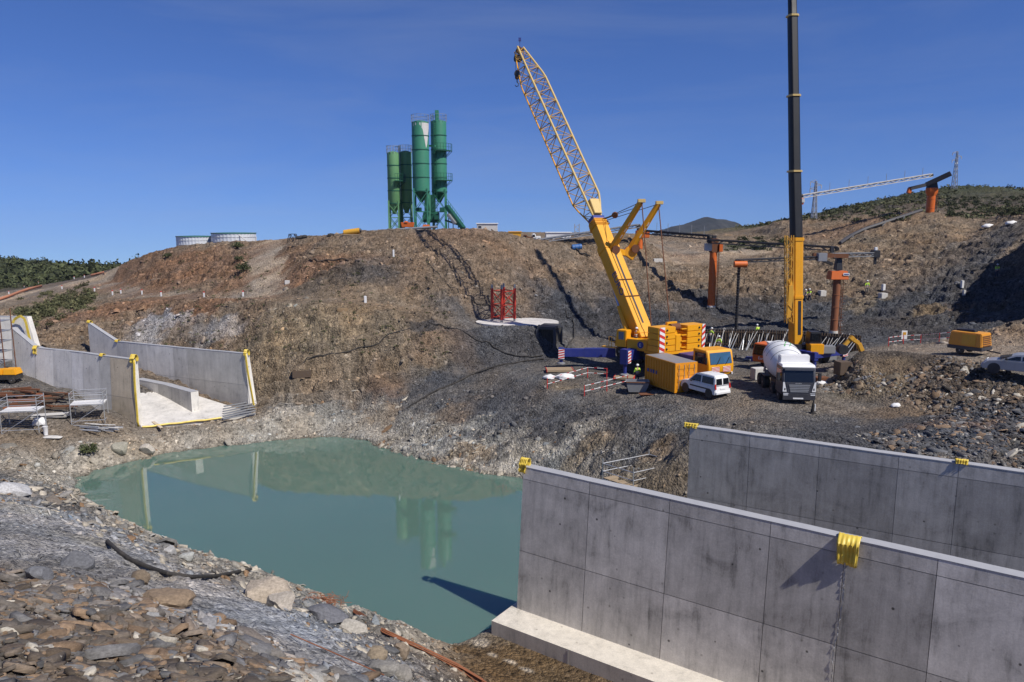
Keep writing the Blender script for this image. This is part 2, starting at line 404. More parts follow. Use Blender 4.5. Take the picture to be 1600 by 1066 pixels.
def terrain(x, y, fine=True):
    z = sample(x, y, 0); r = sample(x, y, 1)
    dist = np.hypot(x, y)
    amp = np.clip(r, .0, .6)
    big = fbm(x*.09, y*.09, 4, 3)*2.2*amp*np.clip((dist-15)/30, 0, 1)*np.clip((z-1.0)/3, .1, 1)
    # tilted slaty bedding, seen as fine ledges
    bx = x*.82+y*.57; by = -x*.57+y*.82
    led = fbm(bx*.18+z*.3, by*.75+z*.5, 4, 9, .55, True)*1.05*amp
    md = fbm(x*.45, y*.45, 4, 21, .6)*1.1*amp
    rill = fbm(x*.55+.2*y, y*.07-z*.12, 4, 61, .55, True)*.26*np.clip((amp-.15)/.15, 0, 1)*np.clip((dist-60)/15, 0, 1)
    out = z+big+led+md+rill
    # broken benches of rock in the cuts
    ph = out*.85+.9*fbm(x*.13, y*.13, 3, 51)+by*.10; fr = ph-np.floor(ph); ss = np.clip((fr-.30)/.40, 0, 1); ss = ss*ss*(3-2*ss)
    slt = np.clip((1.8-sample(x, y, 2)/np.maximum(sample(x, y, 4), .01))/.7, 0, 1)
    out = out+(ss-fr)*(.75+.95*slt)*np.clip((amp-.17)/.16, 0, 1)*np.clip((out-.8)/1.5, 0, 1)*np.clip((dist-36)/12, 0, 1)*np.clip(.55+fbm(x*.06, y*.06, 2, 53)*1.6, 0, 1)
    if fine:
        wx = x+.3*vnoise(x*1.3, y*1.3, 5); wy = y+.3*vnoise(x*1.3+9, y*1.3, 6)
        f1, c1, e1 = vor(wx*.75, wy*1.2, 4)
        f2, c2, e2 = vor(wx*2.3, wy*3.0, 8)
        blocky = np.clip(amp/.3, 0, 1.4)
        out = out+blocky*(c1*.20*np.clip(e1*5, 0, 1)+c2*.085*np.clip(e2*5, 0, 1))
    return out
def H(x, y):
    return float(terrain(np.array([float(x)]), np.array([float(y)]), False)[0])
def on(u, v, y0=10.0, y1=300.0):
    """first hit of a sight line with the ground"""
    d = ray(u, v)
    ys = np.linspace(y0, y1, 3000); t = ys/d[1]
    z = CAMZ+d[2]*t; h = terrain(d[0]*t, ys, False)
    k = np.argmax(h > z)
    if h[k] <= z[k]: k = len(ys)-1
    return Vector((d[0]*t[k], ys[k], h[k]))

# ---- colour patches of the ground itself: ellipses in metres
PATCH = []
def patch(u, v, rx, ry, ang, col, k=1.0, y0=10):
    p = on(u, v, y0); PATCH.append((p.x, p.y, rx, ry, R(ang), COL[col], k))
def smooth_path(pts, w, r0=.03, y0=60):
    global grid
    gx = GX0+np.arange(nx)*GS; gy = GY0+np.arange(ny)*GS; P = [on(u, v, y0) for u, v in pts]
    for a, b in zip(P, P[1:]):
        i0 = int((min(a.x, b.x)-w*2-GX0)/GS); i1 = int((max(a.x, b.x)+w*2-GX0)/GS); j0 = int((min(a.y, b.y)-w*2-GY0)/GS); j1 = int((max(a.y, b.y)+w*2-GY0)/GS)
        X, Y = np.meshgrid(gx[i0:i1], gy[j0:j1]); dx, dy = b.x-a.x, b.y-a.y; L2 = dx*dx+dy*dy+1e-6
        t = np.clip(((X-a.x)*dx+(Y-a.y)*dy)/L2, 0, 1); d = np.hypot(X-a.x-t*dx, Y-a.y-t*dy)
        k = np.clip(1.6-d/w, 0, 1); g_ = grid[j0:j1, i0:i1, 1]; grid[j0:j1, i0:i1, 1] = np.minimum(g_, g_*(1-k)+r0*k)
# ramp road climbing the left hill
def road(pts, w, col, k=.9):
    for a, b in zip(pts, pts[1:]):
        A, B = on(*a), on(*b); n = max(1, int((B-A).xy.length/(w*.5)))
        for i in range(n+1):
            p = A.lerp(B, i/n); PATCH.append((p.x, p.y, w, w, 0, COL[col], k))
# ---------------------------------------------------------------- patches (colour of the ground by place)
smooth_path([(418,380),(412,400),(415,420),(418,440),(422,460)], 2.3)
smooth_path([(-40,482),(0,472),(60,455),(110,441),(160,435)], 3.0); smooth_path([(150,442),(190,455),(240,462),(300,464),(380,464),(470,466),(560,470)], 2.0, .08)
smooth_path([(1045,404),(1100,406),(1150,398),(1200,390)], 1.8); smooth_path([(1400,545),(1480,548),(1560,560),(1640,580)], 3.2, .03, 50)
smooth_path([(1130,615),(1200,634),(1270,642),(1340,646)], 4.0, .02, 42); smooth_path([(1120,590),(1180,600)], 4.0, .02, 42)
road([(418,380,60),(412,400,60),(415,420,60),(418,440,60),(422,460,60)], 2.2, 'ramp', 1.0)
road([(-40,482,60),(0,472,60),(60,455,60),(110,441,60),(160,435,60)], 2.6, 'ramp', .9); road([(150,442,60),(190,455,60),(240,462,60),(300,464,60),(380,464,60)], 1.5, 'road', .8)
road([(1045,404,60),(1100,406,60),(1150,398,60),(1200,390,60)], 1.6, 'ramp', .9); road([(1040,421,60),(1000,424,60)], 1.4, 'road', .7)
road([(1400,545,50),(1480,548,50),(1560,560,50),(1640,580,50)], 2.6, 'road', .6)
for a in ((205,425,9,4,0,'orange',.8),(250,418,10,4,0,'orange',.9),(320,420,10,4,10,'orange',.8),(280,440,10,3,0,'orange',.6),(340,452,8,1.5,0,'orange',.7),
          (180,480,9,3,10,'orange',.9),(230,474,9,2.5,0,'orange',.8),(280,485,6,2,0,'orange',.7),(330,476,8,1.8,0,'orange',.9),(120,490,9,3,0,'orange',.6),
          (470,430,4,2.5,0,'orange',.9),(520,418,6,1.6,0,'orange',.8),(500,440,4,3,0,'dkbrown',.6),(560,425,5,3,0,'dkbrown',.8),(620,425,5,3,0,'slate',.5),
          (745,366,9,2.5,0,'orange',.55),(800,385,6,4,0,'orange',.6),(770,372,6,3,0,'orange',.4),(880,400,5,3,0,'orange',.4),
          (250,500,1.0,4,60,'dust',.5),(275,500,.9,4,60,'dust',.5),(232,520,1.5,3.4,55,'dust',.7),(310,520,2,3,60,'grey',.5),(345,510,1.6,3,60,'dust',.5),
          (630,580,3,2,0,'ochre',.8),(600,600,2.4,2,0,'orange',.5),(650,575,2.5,1.6,30,'slate',.8),(700,560,3,2,0,'ochre',.7),(700,530,3.5,2,0,'orange',.45),(690,600,4,1.4,25,'slate',.8),
          (660,503,1.7,1.3,0,'dark',1.0),(740,545,3,3,0,'slate',.6),(810,540,5,3,0,'slate',.8),(850,555,3,2,0,'dark',.6),
          (880,480,5,4,0,'slate',.8),(940,490,6,5,0,'slate',.9),(850,400,9,5,0,'brown',.8),(950,400,9,6,0,'brown',.8),(900,440,5,2,0,'brown',.5),(1080,440,8,5,0,'brown',.7),(1150,430,8,4,0,'brown',.7),(1300,430,12,5,0,'brown',.6),(1240,410,10,5,0,'brown',.6),(1560,440,8,4,10,'brown',.5),(700,400,9,5,0,'brown',.6),(740,440,7,5,0,'brown',.7),(540,520,8,4,0,'ochre',.6),(450,540,7,5,0,'ochre',.6),(520,580,6,3,0,'brown',.6),(920,510,5,4,0,'dark',.5),(1000,490,6,4,0,'dark',.6),
          (1060,470,6,4,0,'slate',.7),(1150,480,6,5,0,'dark',.6),(1250,490,9,4,0,'slate',.9),(1400,480,12,5,0,'slate',.9),(1500,470,8,6,0,'slate',.8),
          (1420,455,12,1.8,20,'slate',.8),(1370,410,10,4,15,'brown',.7),(1480,405,12,3,15,'grey',.7),(1380,440,6,1.2,20,'pale',.3),
          (1450,430,14,1.6,20,'slate',.95),(1540,395,10,2,20,'slate',.8),(1350,470,5,1.5,30,'ochre',.7),(1450,480,3,1.4,30,'ochre',.8),(1500,478,2,1,0,'orange',.5),
          (1290,360,12,3,0,'orange',.5),(1240,365,8,4,0,'tan',.4),(1350,355,12,3,10,'orange',.4),(1420,345,6,3,0,'brown',.6),
          (1500,360,10,4,0,'tan',.5),(1400,370,12,4,10,'tan',.5),(1150,375,8,4,0,'tan',.6),(1170,385,5,2,0,'green',.7),
          (1060,405,4,2,0,'orange',.4),(1080,400,4,1.5,0,'orange',.4),(920,370,12,4,0,'tan',.5),
          (880,600,2.2,2.2,0,'ochre',.9),(910,596,1.6,1.6,0,'dkbrown',.5),
          (760,640,5,4,20,'slate',.7),(860,660,5,2.5,15,'slate',.75),(960,660,5,2,15,'slate',.6),(700,650,3,1.6,0,'brown',.6),(1050,690,4,1.5,0,'slate',.8),
          (760,690,4,1.3,0,'pale',.8),(690,680,4,1.5,0,'pale',.7),(850,700,4,1.2,0,'pale',.7),(800,725,6,.9,0,'pale',.8),(890,735,3,1.2,0,'pale',.7),(1000,715,2.4,1.4,0,'tan',.8),(920,700,2,1,0,'ochre',.6),(730,710,3,.8,0,'mud',.8),(640,665,2,1.2,0,'pale',.6),(600,650,2,1.2,0,'tan',.8),(560,655,2,1.5,0,'pale',.6),
          (1180,690,4,1.5,0,'grey',.4),(1250,672,6,1.2,0,'site',.6),(1300,690,5,1.6,0,'slate',.9),(1420,680,6,2.5,0,'slate',.9),(1530,690,5,3,0,'slate',.8),(1580,660,2.5,2,0,'dark',.8),(1500,620,4,3,0,'dkbrown',.8),(1350,440,10,3.5,10,'brown',.6),(1440,425,9,3,15,'brown',.5),(1240,450,9,3,0,'brown',.5),(1180,415,8,5,0,'brown',.8),(1010,440,6,5,0,'brown',.7),(1090,425,7,4,0,'brown',.8),(1300,410,10,4,0,'brown',.6),(1420,610,7,2.5,0,'dkbrown',.9),(1350,600,3,3,0,'dkbrown',.9),(1400,665,9,2.2,0,'slate',.8),(1530,665,6,2,0,'slate',.8),(1360,590,3,2,0,'ochre',.7),(1410,640,4,2,0,'brown',.7),(1550,640,2.5,1.2,0,'slate',.7),(1595,615,2,1.6,0,'brown',.8),(1480,660,3,1,0,'orange',.35),
          (1200,632,7,1.8,0,'track',.95),(1290,638,4,1.3,0,'track',.95),(1160,606,5,4,0,'track',.8),(1240,600,4,5,0,'track',.7),(1330,640,3,.9,0,'track',.8),(1120,590,3,3,0,'track',.6),(1040,600,3,2,0,'grey',.6),(930,585,5,4,0,'grey',.6),
          (940,630,5,1.4,0,'grey',.6),(900,645,4,1.2,0,'slate',.5)):
    patch(a[0], a[1], a[2], a[3], a[4], a[5], a[6], 36)
for a in ((60,830,2.6,2.4,0,'grey',.5),(110,880,1.6,1.4,0,'grey',.7),(150,850,1.0,2.2,60,'pale',.8),(20,790,1.6,1.0,0,'pale',.7),(230,920,2.4,1.0,-50,'grey',.6),(100,800,3,1.2,-40,'grey',.4),(170,860,2.5,1.0,-45,'grey',.4),
          (250,900,.7,2.2,70,'pale',.7),(430,975,1.0,1.8,60,'dust',.9),(480,1010,.9,1.8,60,'dust',.9),(330,935,1.0,2.5,70,'dust',.8),(415,935,1.0,.7,0,'pale',.9),(510,970,1.4,.8,-30,'slate',.9),(560,990,1.0,.8,-30,'slate',.6),
          (760,1020,1.6,.9,-30,'wetmud',1),(820,1050,1.8,.9,-30,'wetmud',1),(800,1066,2,1,-30,'wetmud',1),(728,1012,.7,.5,-30,'wetmud',.9),(752,1003,.42,.26,-30,'sand',1),(772,1024,.26,.16,-30,'sand',1),(800,1037,.30,.15,-30,'sand',1),(822,1050,.30,.14,-35,'sand',1),(590,1040,1.2,.8,0,'grey',.8),(640,1000,2.4,.7,-35,'pale',.6),(400,900,3,1.0,-20,'pale',.5),(300,880,2,1.0,-20,'pale',.5),(200,830,2,1.2,-30,'pale',.35),(470,1050,1.2,.8,0,'pale',.5)):
    patch(a[0], a[1], a[2], a[3], a[4], a[5], a[6], 9)

# ---------------------------------------------------------------- the ground mesh: rings about the viewpoint's foot, finer near it
def ground_mesh():
    th = np.concatenate([np.linspace(-75, -40, 60, endpoint=False), np.linspace(-40, 40, 1150), np.linspace(40, 80, 60)[1:]])
    rr = [2.0]
    while rr[-1] < 480:
        r = rr[-1]
        rr.append(r+(.035+.0036*r if r < 24 else .115+.0009*(r-24) if r < 130 else .3+(r-130)*.012))
    rr = np.array(rr)
    T, Rr = np.meshgrid(np.radians(th), rr)
    X = Rr*np.sin(T); Y = Rr*np.cos(T)
    Z = terrain(X.ravel(), Y.ravel()).reshape(X.shape)
    # the edge drops away
    Z[-1] -= 20
    nr, na = X.shape
    x = X.ravel(); y = Y.ravel(); z = Z.ravel()
    cols = np.stack([sample(x, y, 2), sample(x, y, 3), sample(x, y, 4)], 1)
    wx = x+1.3*fbm(x*.35, y*.35, 3, 40)*2; wy = y+1.3*fbm(x*.35+50, y*.35, 3, 44)*2
    near = np.hypot(x, y) < 36
    for px, py, rx, ry, a, c, k in PATCH:
        R0 = max(rx, ry)*2.6+3
        s = np.nonzero((np.abs(x-px) < R0) & (np.abs(y-py) < R0))[0]
        wk = min(1.0, max(rx, ry)/2.5); dx = x[s]+(wx[s]-x[s])*wk-px; dy = y[s]+(wy[s]-y[s])*wk-py
        u = (dx*math.cos(a)+dy*math.sin(a))/rx; v = (-dx*math.sin(a)+dy*math.cos(a))/ry
        w = np.clip(1.5-np.sqrt(u*u+v*v), 0, 1); w = w*w*(3-2*w)*k
        cols[s] = cols[s]*(1-w[:, None])+np.array(c)*w[:, None]
    # bleached strata round the pool, by level
    pool = (np.abs(x+15) < 60) & (y > 25) & (y < 76)
    wob = fbm(x*.4, y*.4, 4, 60)*1.1
    pool = pool & ~((y < 33.5) & (x > -3.5))
    wp = np.clip((1.4+wob-z)/1.2, 0, 1)*pool*np.clip((z+.3)/.4, 0, 1)*.5
    pal = np.array(COL['pale'])[None]*(1+.25*fbm(x*1.1, y*1.1, 3, 66))[:, None]
    cols = cols*(1-wp[:, None])+pal*wp[:, None]
    wet = np.clip((.16-z)/.12, 0, 1)*pool*.7
    cols = cols*(1-wet[:, None])+np.array((.13,.12,.09))*wet[:, None]
    # strata and gravel tone
    bx = x*.82+y*.57; by = -x*.57+y*.82
    st = fbm(bx*.12+z*.5, by*.6+z*.9, 5, 77, .6)
    _, cc, _ = vor(x*1.6+.4*fbm(x, y, 2, 3), y*2.2, 12)
    _, c2, _ = vor(x*4.5, y*5.5, 13)
    rgh = np.clip(sample(x, y, 1)/.3, .25, 1.2)
    tone = 1+rgh*(.50*st+.20*cc+.22*c2*(np.hypot(x, y) < 130))
    cols *= np.clip(tone, .35, 2)[:, None]
    hue = fbm(x*.2, y*.2, 4, 88)[:, None]*np.array([.16, .02, -.14])[None]
    cols = np.clip(cols*(1+hue), .01, .8)
    global SOIL; SOIL = (np.radians(th), rr, cols.reshape(nr, na, 3).copy())
    me = bpy.data.meshes.new('ground')
    n = nr*na
    me.vertices.add(n); me.vertices.foreach_set('co', np.stack([x, y, z], 1).astype(np.float32).ravel())
    i = np.arange((nr-1)*(na-1)); a = (i//(na-1))*na+i % (na-1)
    q = np.stack([a, a+na, a+na+1, a+1], 1).astype(np.int32)
    me.loops.add(q.size); me.loops.foreach_set('vertex_index', q.ravel())
    me.polygons.add(len(q)); me.polygons.foreach_set('loop_start', (np.arange(len(q))*4).astype(np.int32))
    me.polygons.foreach_set('loop_total', np.full(len(q), 4, dtype=np.int32))
    me.update(calc_edges=True)
    me.polygons.foreach_set('use_smooth', np.ones(len(q), dtype=bool))
    ca = me.color_attributes.new('soil', 'FLOAT_COLOR', 'POINT')
    ca.data.foreach_set('color', np.concatenate([cols, np.ones((n, 1))], 1).astype(np.float32).ravel())
    me.validate()
    return me

def rock_material(name, bump=.5, fine=1.0):
    m, t, b = nt(name)
    L = t.links
    at = N(t, 'ShaderNodeAttribute', attribute_name='soil')
    tc = N(t, 'ShaderNodeTexCoord')
    n1 = N(t, 'ShaderNodeTexNoise', Scale=.55, Detail=12.0, Roughness=.72); L.new(tc.outputs['Object'], n1.inputs['Vector'])
    n2 = N(t, 'ShaderNodeTexNoise', Scale=7.0*fine, Detail=8.0, Roughness=.75); L.new(tc.outputs['Object'], n2.inputs['Vector'])
    v1 = N(t, 'ShaderNodeTexVoronoi', Scale=5.5*fine); L.new(tc.outputs['Object'], v1.inputs['Vector'])
    v2 = N(t, 'ShaderNodeTexVoronoi', Scale=15.0*fine); L.new(tc.outputs['Object'], v2.inputs['Vector'])
    sp = N(t, 'ShaderNodeSeparateColor'); L.new(v1.outputs['Color'], sp.inputs[0])
    sp2 = N(t, 'ShaderNodeSeparateColor'); L.new(v2.outputs['Color'], sp2.inputs[0])
    c = mixc(t, 'MULTIPLY', 1.0, at.outputs['Color'], ramp(t, n1.outputs[0], [(.25, .52), (.5, 1.0), (.75, 1.5)]))
    c = mixc(t, 'MULTIPLY', 1.0, c, ramp(t, n2.outputs[0], [(.2, .58), (.5, 1.0), (.8, 1.42)]))
    c = mixc(t, 'MULTIPLY', 1.0, c, ramp(t, sp.outputs[0], [(0, .78), (.5, 1.0), (1, 1.22)]))
    # scattered pale chips of stone
    chip = ramp(t, sp.outputs[1], [(.90, 0), (.93, 1)])
    chip2 = ramp(t, sp2.outputs[1], [(.93, 0), (.95, 1)])
    ch = mathn(t, 'MULTIPLY', mathn(t, 'MAXIMUM', chip, chip2), .42)
    c = mixc(t, 'MIX', ch, c, mixc(t, 'ADD', 1.0, mixc(t, 'MULTIPLY', 1.0, at.outputs['Color'], (1.5, 1.5, 1.5)), (.05, .047, .04)))
    dk = ramp(t, sp.outputs[2], [(.08, .5), (.14, 1)])
    c = mixc(t, 'MULTIPLY', 1.0, c, dk)
    L.new(c, b.inputs['Base Color']); b.inputs['Roughness'].default_value = .92
    b.inputs['Specular IOR Level'].default_value = .15
    h = mathn(t, 'ADD', mathn(t, 'MULTIPLY', n2.outputs[0], .55), mathn(t, 'MULTIPLY', v1.outputs['Distance'], -.8))
    h = mathn(t, 'ADD', h, mathn(t, 'MULTIPLY', v2.outputs['Distance'], -.35))
    h = mathn(t, 'ADD', h, mathn(t, 'MULTIPLY', n1.outputs[0], 1.2))
    bp = N(t, 'ShaderNodeBump', Strength=bump, Distance=.35); L.new(h, bp.inputs['Height'])
    L.new(bp.outputs[0], b.inputs['Normal'])
    MAT[name] = m; return m
rock_material('soil', .8)
gme = ground_mesh(); gme.materials.append(M('soil'))
tag(obj('ground', gme), kind='structure')
# the lower land beyond the hills
mb = MB()
n = 64
vs = [(0, 0, -30)]+[(700*math.cos(2*math.pi*i/n), 700*math.sin(2*math.pi*i/n), -70) for i in range(n)]
mb.add(vs, [(0, 1+i, 1+(i+1) % n) for i in range(n)])
m, t, b = nt('far_land'); b.inputs['Base Color'].default_value = (.07,.075,.05,1); b.inputs['Roughness'].default_value = 1
tag(mb.build('terrain', m), kind='structure')

# ---------------------------------------------------------------- distant mountain
def mountain(name, ridge, depth, base, seed, label=None):
    """ridge: (x, y, z) crest points; a broad body falls to both sides of it"""
    na = 260; nb = 60
    xs = np.linspace(ridge[0][0], ridge[-1][0], na)
    rz = np.interp(xs, [p[0] for p in ridge], [p[2] for p in ridge]); ry = np.interp(xs, [p[0] for p in ridge], [p[1] for p in ridge])
    s = np.linspace(-1, 1, nb)
    X, S = np.meshgrid(xs, s); Z = base+(rz[None]-base)*(1-np.abs(S)**1.25); Y = ry[None]+S*depth
    k = depth/6.0
    gul = fbm(X/k+S*.8, Y/k*.6, 5, seed, .55, True)
    Z = Z+gul*(rz[None]-base)*.16*np.clip(np.abs(S)*3, .05, 1)*(1-np.abs(S))
    Z[0] = base-40; Z[-1] = base-40
    v = np.stack([X.ravel(), Y.ravel(), Z.ravel()], 1)
    f = [(j*na+i, j*na+i+1, (j+1)*na+i+1, (j+1)*na+i) for j in range(nb-1) for i in range(na-1)]
    me = bpy.data.meshes.new(name); me.from_pydata(v.tolist(), [], f)
    me.polygons.foreach_set('use_smooth', np.ones(len(f), dtype=bool))
    m, t, b = nt(name); tc = N(t, 'ShaderNodeTexCoord')
    n1 = N(t, 'ShaderNodeTexNoise', Scale=.03, Detail=12.0, Roughness=.7); t.links.new(tc.outputs['Object'], n1.inputs['Vector'])
    c = mixc(t, 'MIX', ramp(t, n1.outputs[0], [(.35, 0), (.65, 1)]), (.030,.034,.032), (.058,.055,.050))
    t.links.new(c, b.inputs['Base Color']); b.inputs['Roughness'].default_value = 1; b.inputs['Specular IOR Level'].default_value = .1
    me.materials.append(m); return tag(obj(name, me), kind='structure')
DM = 1800
mountain('mountain', [W(1008,368,DM),W(1025,366,DM),W(1050,354,DM),W(1075,350,DM),W(1088,345,DM),W(1104,339,DM),W(1114,342,DM),W(1130,343,DM),W(1150,352,DM),W(1165,358,DM),W(1190,367,DM),W(1230,372,DM)], 500, -60, 5)
mountain('hills', [W(930,372,2300),W(1000,368,2300),W(1060,366,2300),W(1150,366,2300),W(1260,370,2300)], 600, -60, 9)

# ---------------------------------------------------------------- water
m, t, b = nt('pool_water')
tc = N(t, 'ShaderNodeTexCoord')
n1 = N(t, 'ShaderNodeTexNoise', Scale=.05, Detail=3.0); t.links.new(tc.outputs['Object'], n1.inputs['Vector'])
c = mixc(t, 'MIX', n1.outputs[0], (.092,.158,.124), (.112,.186,.146)); t.links.new(c, b.inputs['Base Color'])
b.inputs['Roughness'].default_value = .01; b.inputs['Subsurface Weight'].default_value = .7; b.inputs['Subsurface Radius'].default_value = (.6, 1.3, 1.1); b.inputs['Subsurface Scale'].default_value = .9; b.inputs['IOR'].default_value = 1.80
mp = N(t, 'ShaderNodeMapping'); mp.inputs['Scale'].default_value = (1, .6, 1); t.links.new(tc.outputs['Object'], mp.inputs[0])
n2 = N(t, 'ShaderNodeTexNoise', Scale=2.2, Detail=4.0, Roughness=.55); t.links.new(mp.outputs[0], n2.inputs['Vector'])
bp = N(t, 'ShaderNodeBump', Strength=.02, Distance=.04); t.links.new(n2.outputs[0], bp.inputs['Height']); t.links.new(bp.outputs[0], b.inputs['Normal'])
mb = MB(); mb.add([(-48,27,0),(14,27,0),(14,72,0),(-48,72,0)], [(0,1,2,3)])
tag(mb.build('water', m), kind='structure')

# ---------------------------------------------------------------- light, sky, camera
SUN_EL = 50.0; SUN_AZ = Vector((.775, -.632))
sd = Vector((SUN_AZ.x*math.cos(R(SUN_EL)), SUN_AZ.y*math.cos(R(SUN_EL)), math.sin(R(SUN_EL))))
ld = bpy.data.lights.new('sun', 'SUN'); ld.energy = 5.0; ld.angle = R(.53); ld.color = (1, .955, .89)
lo = bpy.data.objects.new('sun', ld); C.objects.link(lo); lo.rotation_euler = sd.to_track_quat('Z', 'Y').to_euler(); lo.location = (60, -60, 90)
w = bpy.data.worlds.new('World'); bpy.context.scene.world = w; w.use_nodes = True
wt = w.node_tree; bg = wt.nodes['Background']
sk = wt.nodes.new('ShaderNodeTexSky'); sk.sky_type = 'NISHITA'; sk.sun_disc = False
sk.sun_elevation = R(SUN_EL); sk.sun_rotation = math.atan2(SUN_AZ.x, SUN_AZ.y)
sk.altitude = 600; sk.air_density = 1.0; sk.dust_density = .3; sk.ozone_density = 4.0
# the viewpoint is high above the far lowland, so the sky's own horizon dips a little
stc = wt.nodes.new('ShaderNodeTexCoord'); sad = wt.nodes.new('ShaderNodeVectorMath'); sad.operation = 'ADD'; sad.inputs[1].default_value = (0, 0, .09)
wt.links.new(stc.outputs['Generated'], sad.inputs[0]); snm = wt.nodes.new('ShaderNodeVectorMath'); snm.operation = 'NORMALIZE'
wt.links.new(sad.outputs[0], snm.inputs[0]); wt.links.new(snm.outputs[0], sk.inputs['Vector'])
stint = wt.nodes.new('ShaderNodeMix'); stint.data_type = 'RGBA'; stint.blend_type = 'MULTIPLY'; stint.inputs[0].default_value = 1; stint.inputs[7].default_value = (.66, .88, 1.44, 1)
wt.links.new(sk.outputs[0], stint.inputs[6])
smp = wt.nodes.new('ShaderNodeMapping'); smp.inputs['Scale'].default_value = (1.2, 1.2, 7.0); smp.inputs['Rotation'].default_value = (.12, .1, .3); wt.links.new(stc.outputs['Generated'], smp.inputs[0])
snz = wt.nodes.new('ShaderNodeTexNoise'); snz.inputs['Scale'].default_value = 1.6; snz.inputs['Detail'].default_value = 7; snz.inputs['Roughness'].default_value = .62; snz.inputs['Distortion'].default_value = .5; wt.links.new(smp.outputs[0], snz.inputs['Vector'])
sfac = ramp(wt, snz.outputs[0], [(.45, 0), (.80, .16)])
scl = mixc(wt, 'MIX', sfac, stint.outputs[2], (5.2, 5.9, 7.0)); wt.links.new(scl, bg.inputs[0]); bg.inputs[1].default_value = .074
cd = bpy.data.cameras.new('camera'); cam = bpy.data.objects.new('camera', cd); C.objects.link(cam)
cd.sensor_width = 36; cd.lens = FOC/1600*36; cd.clip_start = .1; cd.clip_end = 9000
cam.location = (0, 0, CAMZ); cam.rotation_euler = (R(90)-PITCH, 0, 0)
sc = bpy.context.scene; sc.camera = cam
sc.view_settings.view_transform = 'Standard'; sc.view_settings.look = 'None'; sc.view_settings.exposure = 0; sc.view_settings.gamma = 1
# ================================================================ CONCRETE
def concrete(name, col=(.33,.325,.32), stain=1.0, rough=.85, streak=.35):
    m, t, b = nt(name); L = t.links
    at = N(t, 'ShaderNodeAttribute', attribute_name='tone')
    tc = N(t, 'ShaderNodeTexCoord')
    n1 = N(t, 'ShaderNodeTexNoise', Scale=.55, Detail=10.0, Roughness=.68, Distortion=.4); L.new(tc.outputs['Object'], n1.inputs['Vector'])
    mp = N(t, 'ShaderNodeMapping'); mp.inputs['Scale'].default_value = (2.6, 2.6, .28); L.new(tc.outputs['Object'], mp.inputs['Vector'])
    n2 = N(t, 'ShaderNodeTexNoise', Scale=1.0, Detail=8.0, Roughness=.7, Distortion=.3); L.new(mp.outputs[0], n2.inputs['Vector'])
    n3 = N(t, 'ShaderNodeTexNoise', Scale=14.0, Detail=6.0, Roughness=.7); L.new(tc.outputs['Object'], n3.inputs['Vector'])
    v = N(t, 'ShaderNodeTexVoronoi', Scale=.85); L.new(tc.outputs['Object'], v.inputs['Vector'])
    v2 = N(t, 'ShaderNodeTexVoronoi', Scale=3.3); L.new(tc.outputs['Object'], v2.inputs['Vector'])
    s2 = N(t, 'ShaderNodeSeparateColor'); L.new(v2.outputs['Color'], s2.inputs[0])
    c = mixc(t, 'MULTIPLY', 1.0, col, at.outputs['Color'])
    c = mixc(t, 'MULTIPLY', stain, c, ramp(t, n1.outputs[0], [(.25, .50), (.5, .95), (.75, 1.30)]))
    c = mixc(t, 'MULTIPLY', stain, c, ramp(t, n2.outputs[0], [(.25, .58), (.48, .96), (.75, 1.22)]))
    c = mixc(t, 'MULTIPLY', .8, c, ramp(t, n3.outputs[0], [(.25, .8), (.75, 1.15)]))
    # damp blots
    mg = mathn(t, 'MULTIPLY', n1.outputs[0], n2.outputs[0])
    c = mixc(t, 'MULTIPLY', stain, c, ramp(t, mg, [(.10, .55), (.16, .82), (.20, 1.0)]))
    # formwork tie pits
    pit = ramp(t, v.outputs['Distance'], [(.0, .2), (.035, .25), (.055, 1.0)])
    c = mixc(t, 'MULTIPLY', 1.0, c, pit)
    sc = mathn(t, 'MULTIPLY', ramp(t, s2.outputs[0], [(.93, 0), (.95, 1)]), ramp(t, v2.outputs['Distance'], [(.05, 1), (.25, 0)]))
    c = mixc(t, 'MULTIPLY', sc, c, (.5, .49, .47))
    L.new(c, b.inputs['Base Color']); b.inputs['Roughness'].default_value = rough; b.inputs['Specular IOR Level'].default_value = .25
    h = mathn(t, 'ADD', mathn(t, 'MULTIPLY', n3.outputs[0], .5), n1.outputs[0])
    bp = N(t, 'ShaderNodeBump', Strength=.25, Distance=.03); L.new(h, bp.inputs['Height']); L.new(bp.outputs[0], b.inputs['Normal'])
    MAT[name] = m; return m
concrete('concrete_near', (.56,.525,.475), .85); concrete('concrete_far', (.70,.665,.60), .5); concrete('concrete_slab', (.56,.53,.48), .5)
paint('groove', (.24,.23,.22), .95, 0); paint('cap_concrete', (.36,.36,.37), .9, .25, (.3,.28,.25), 0, 2.0)

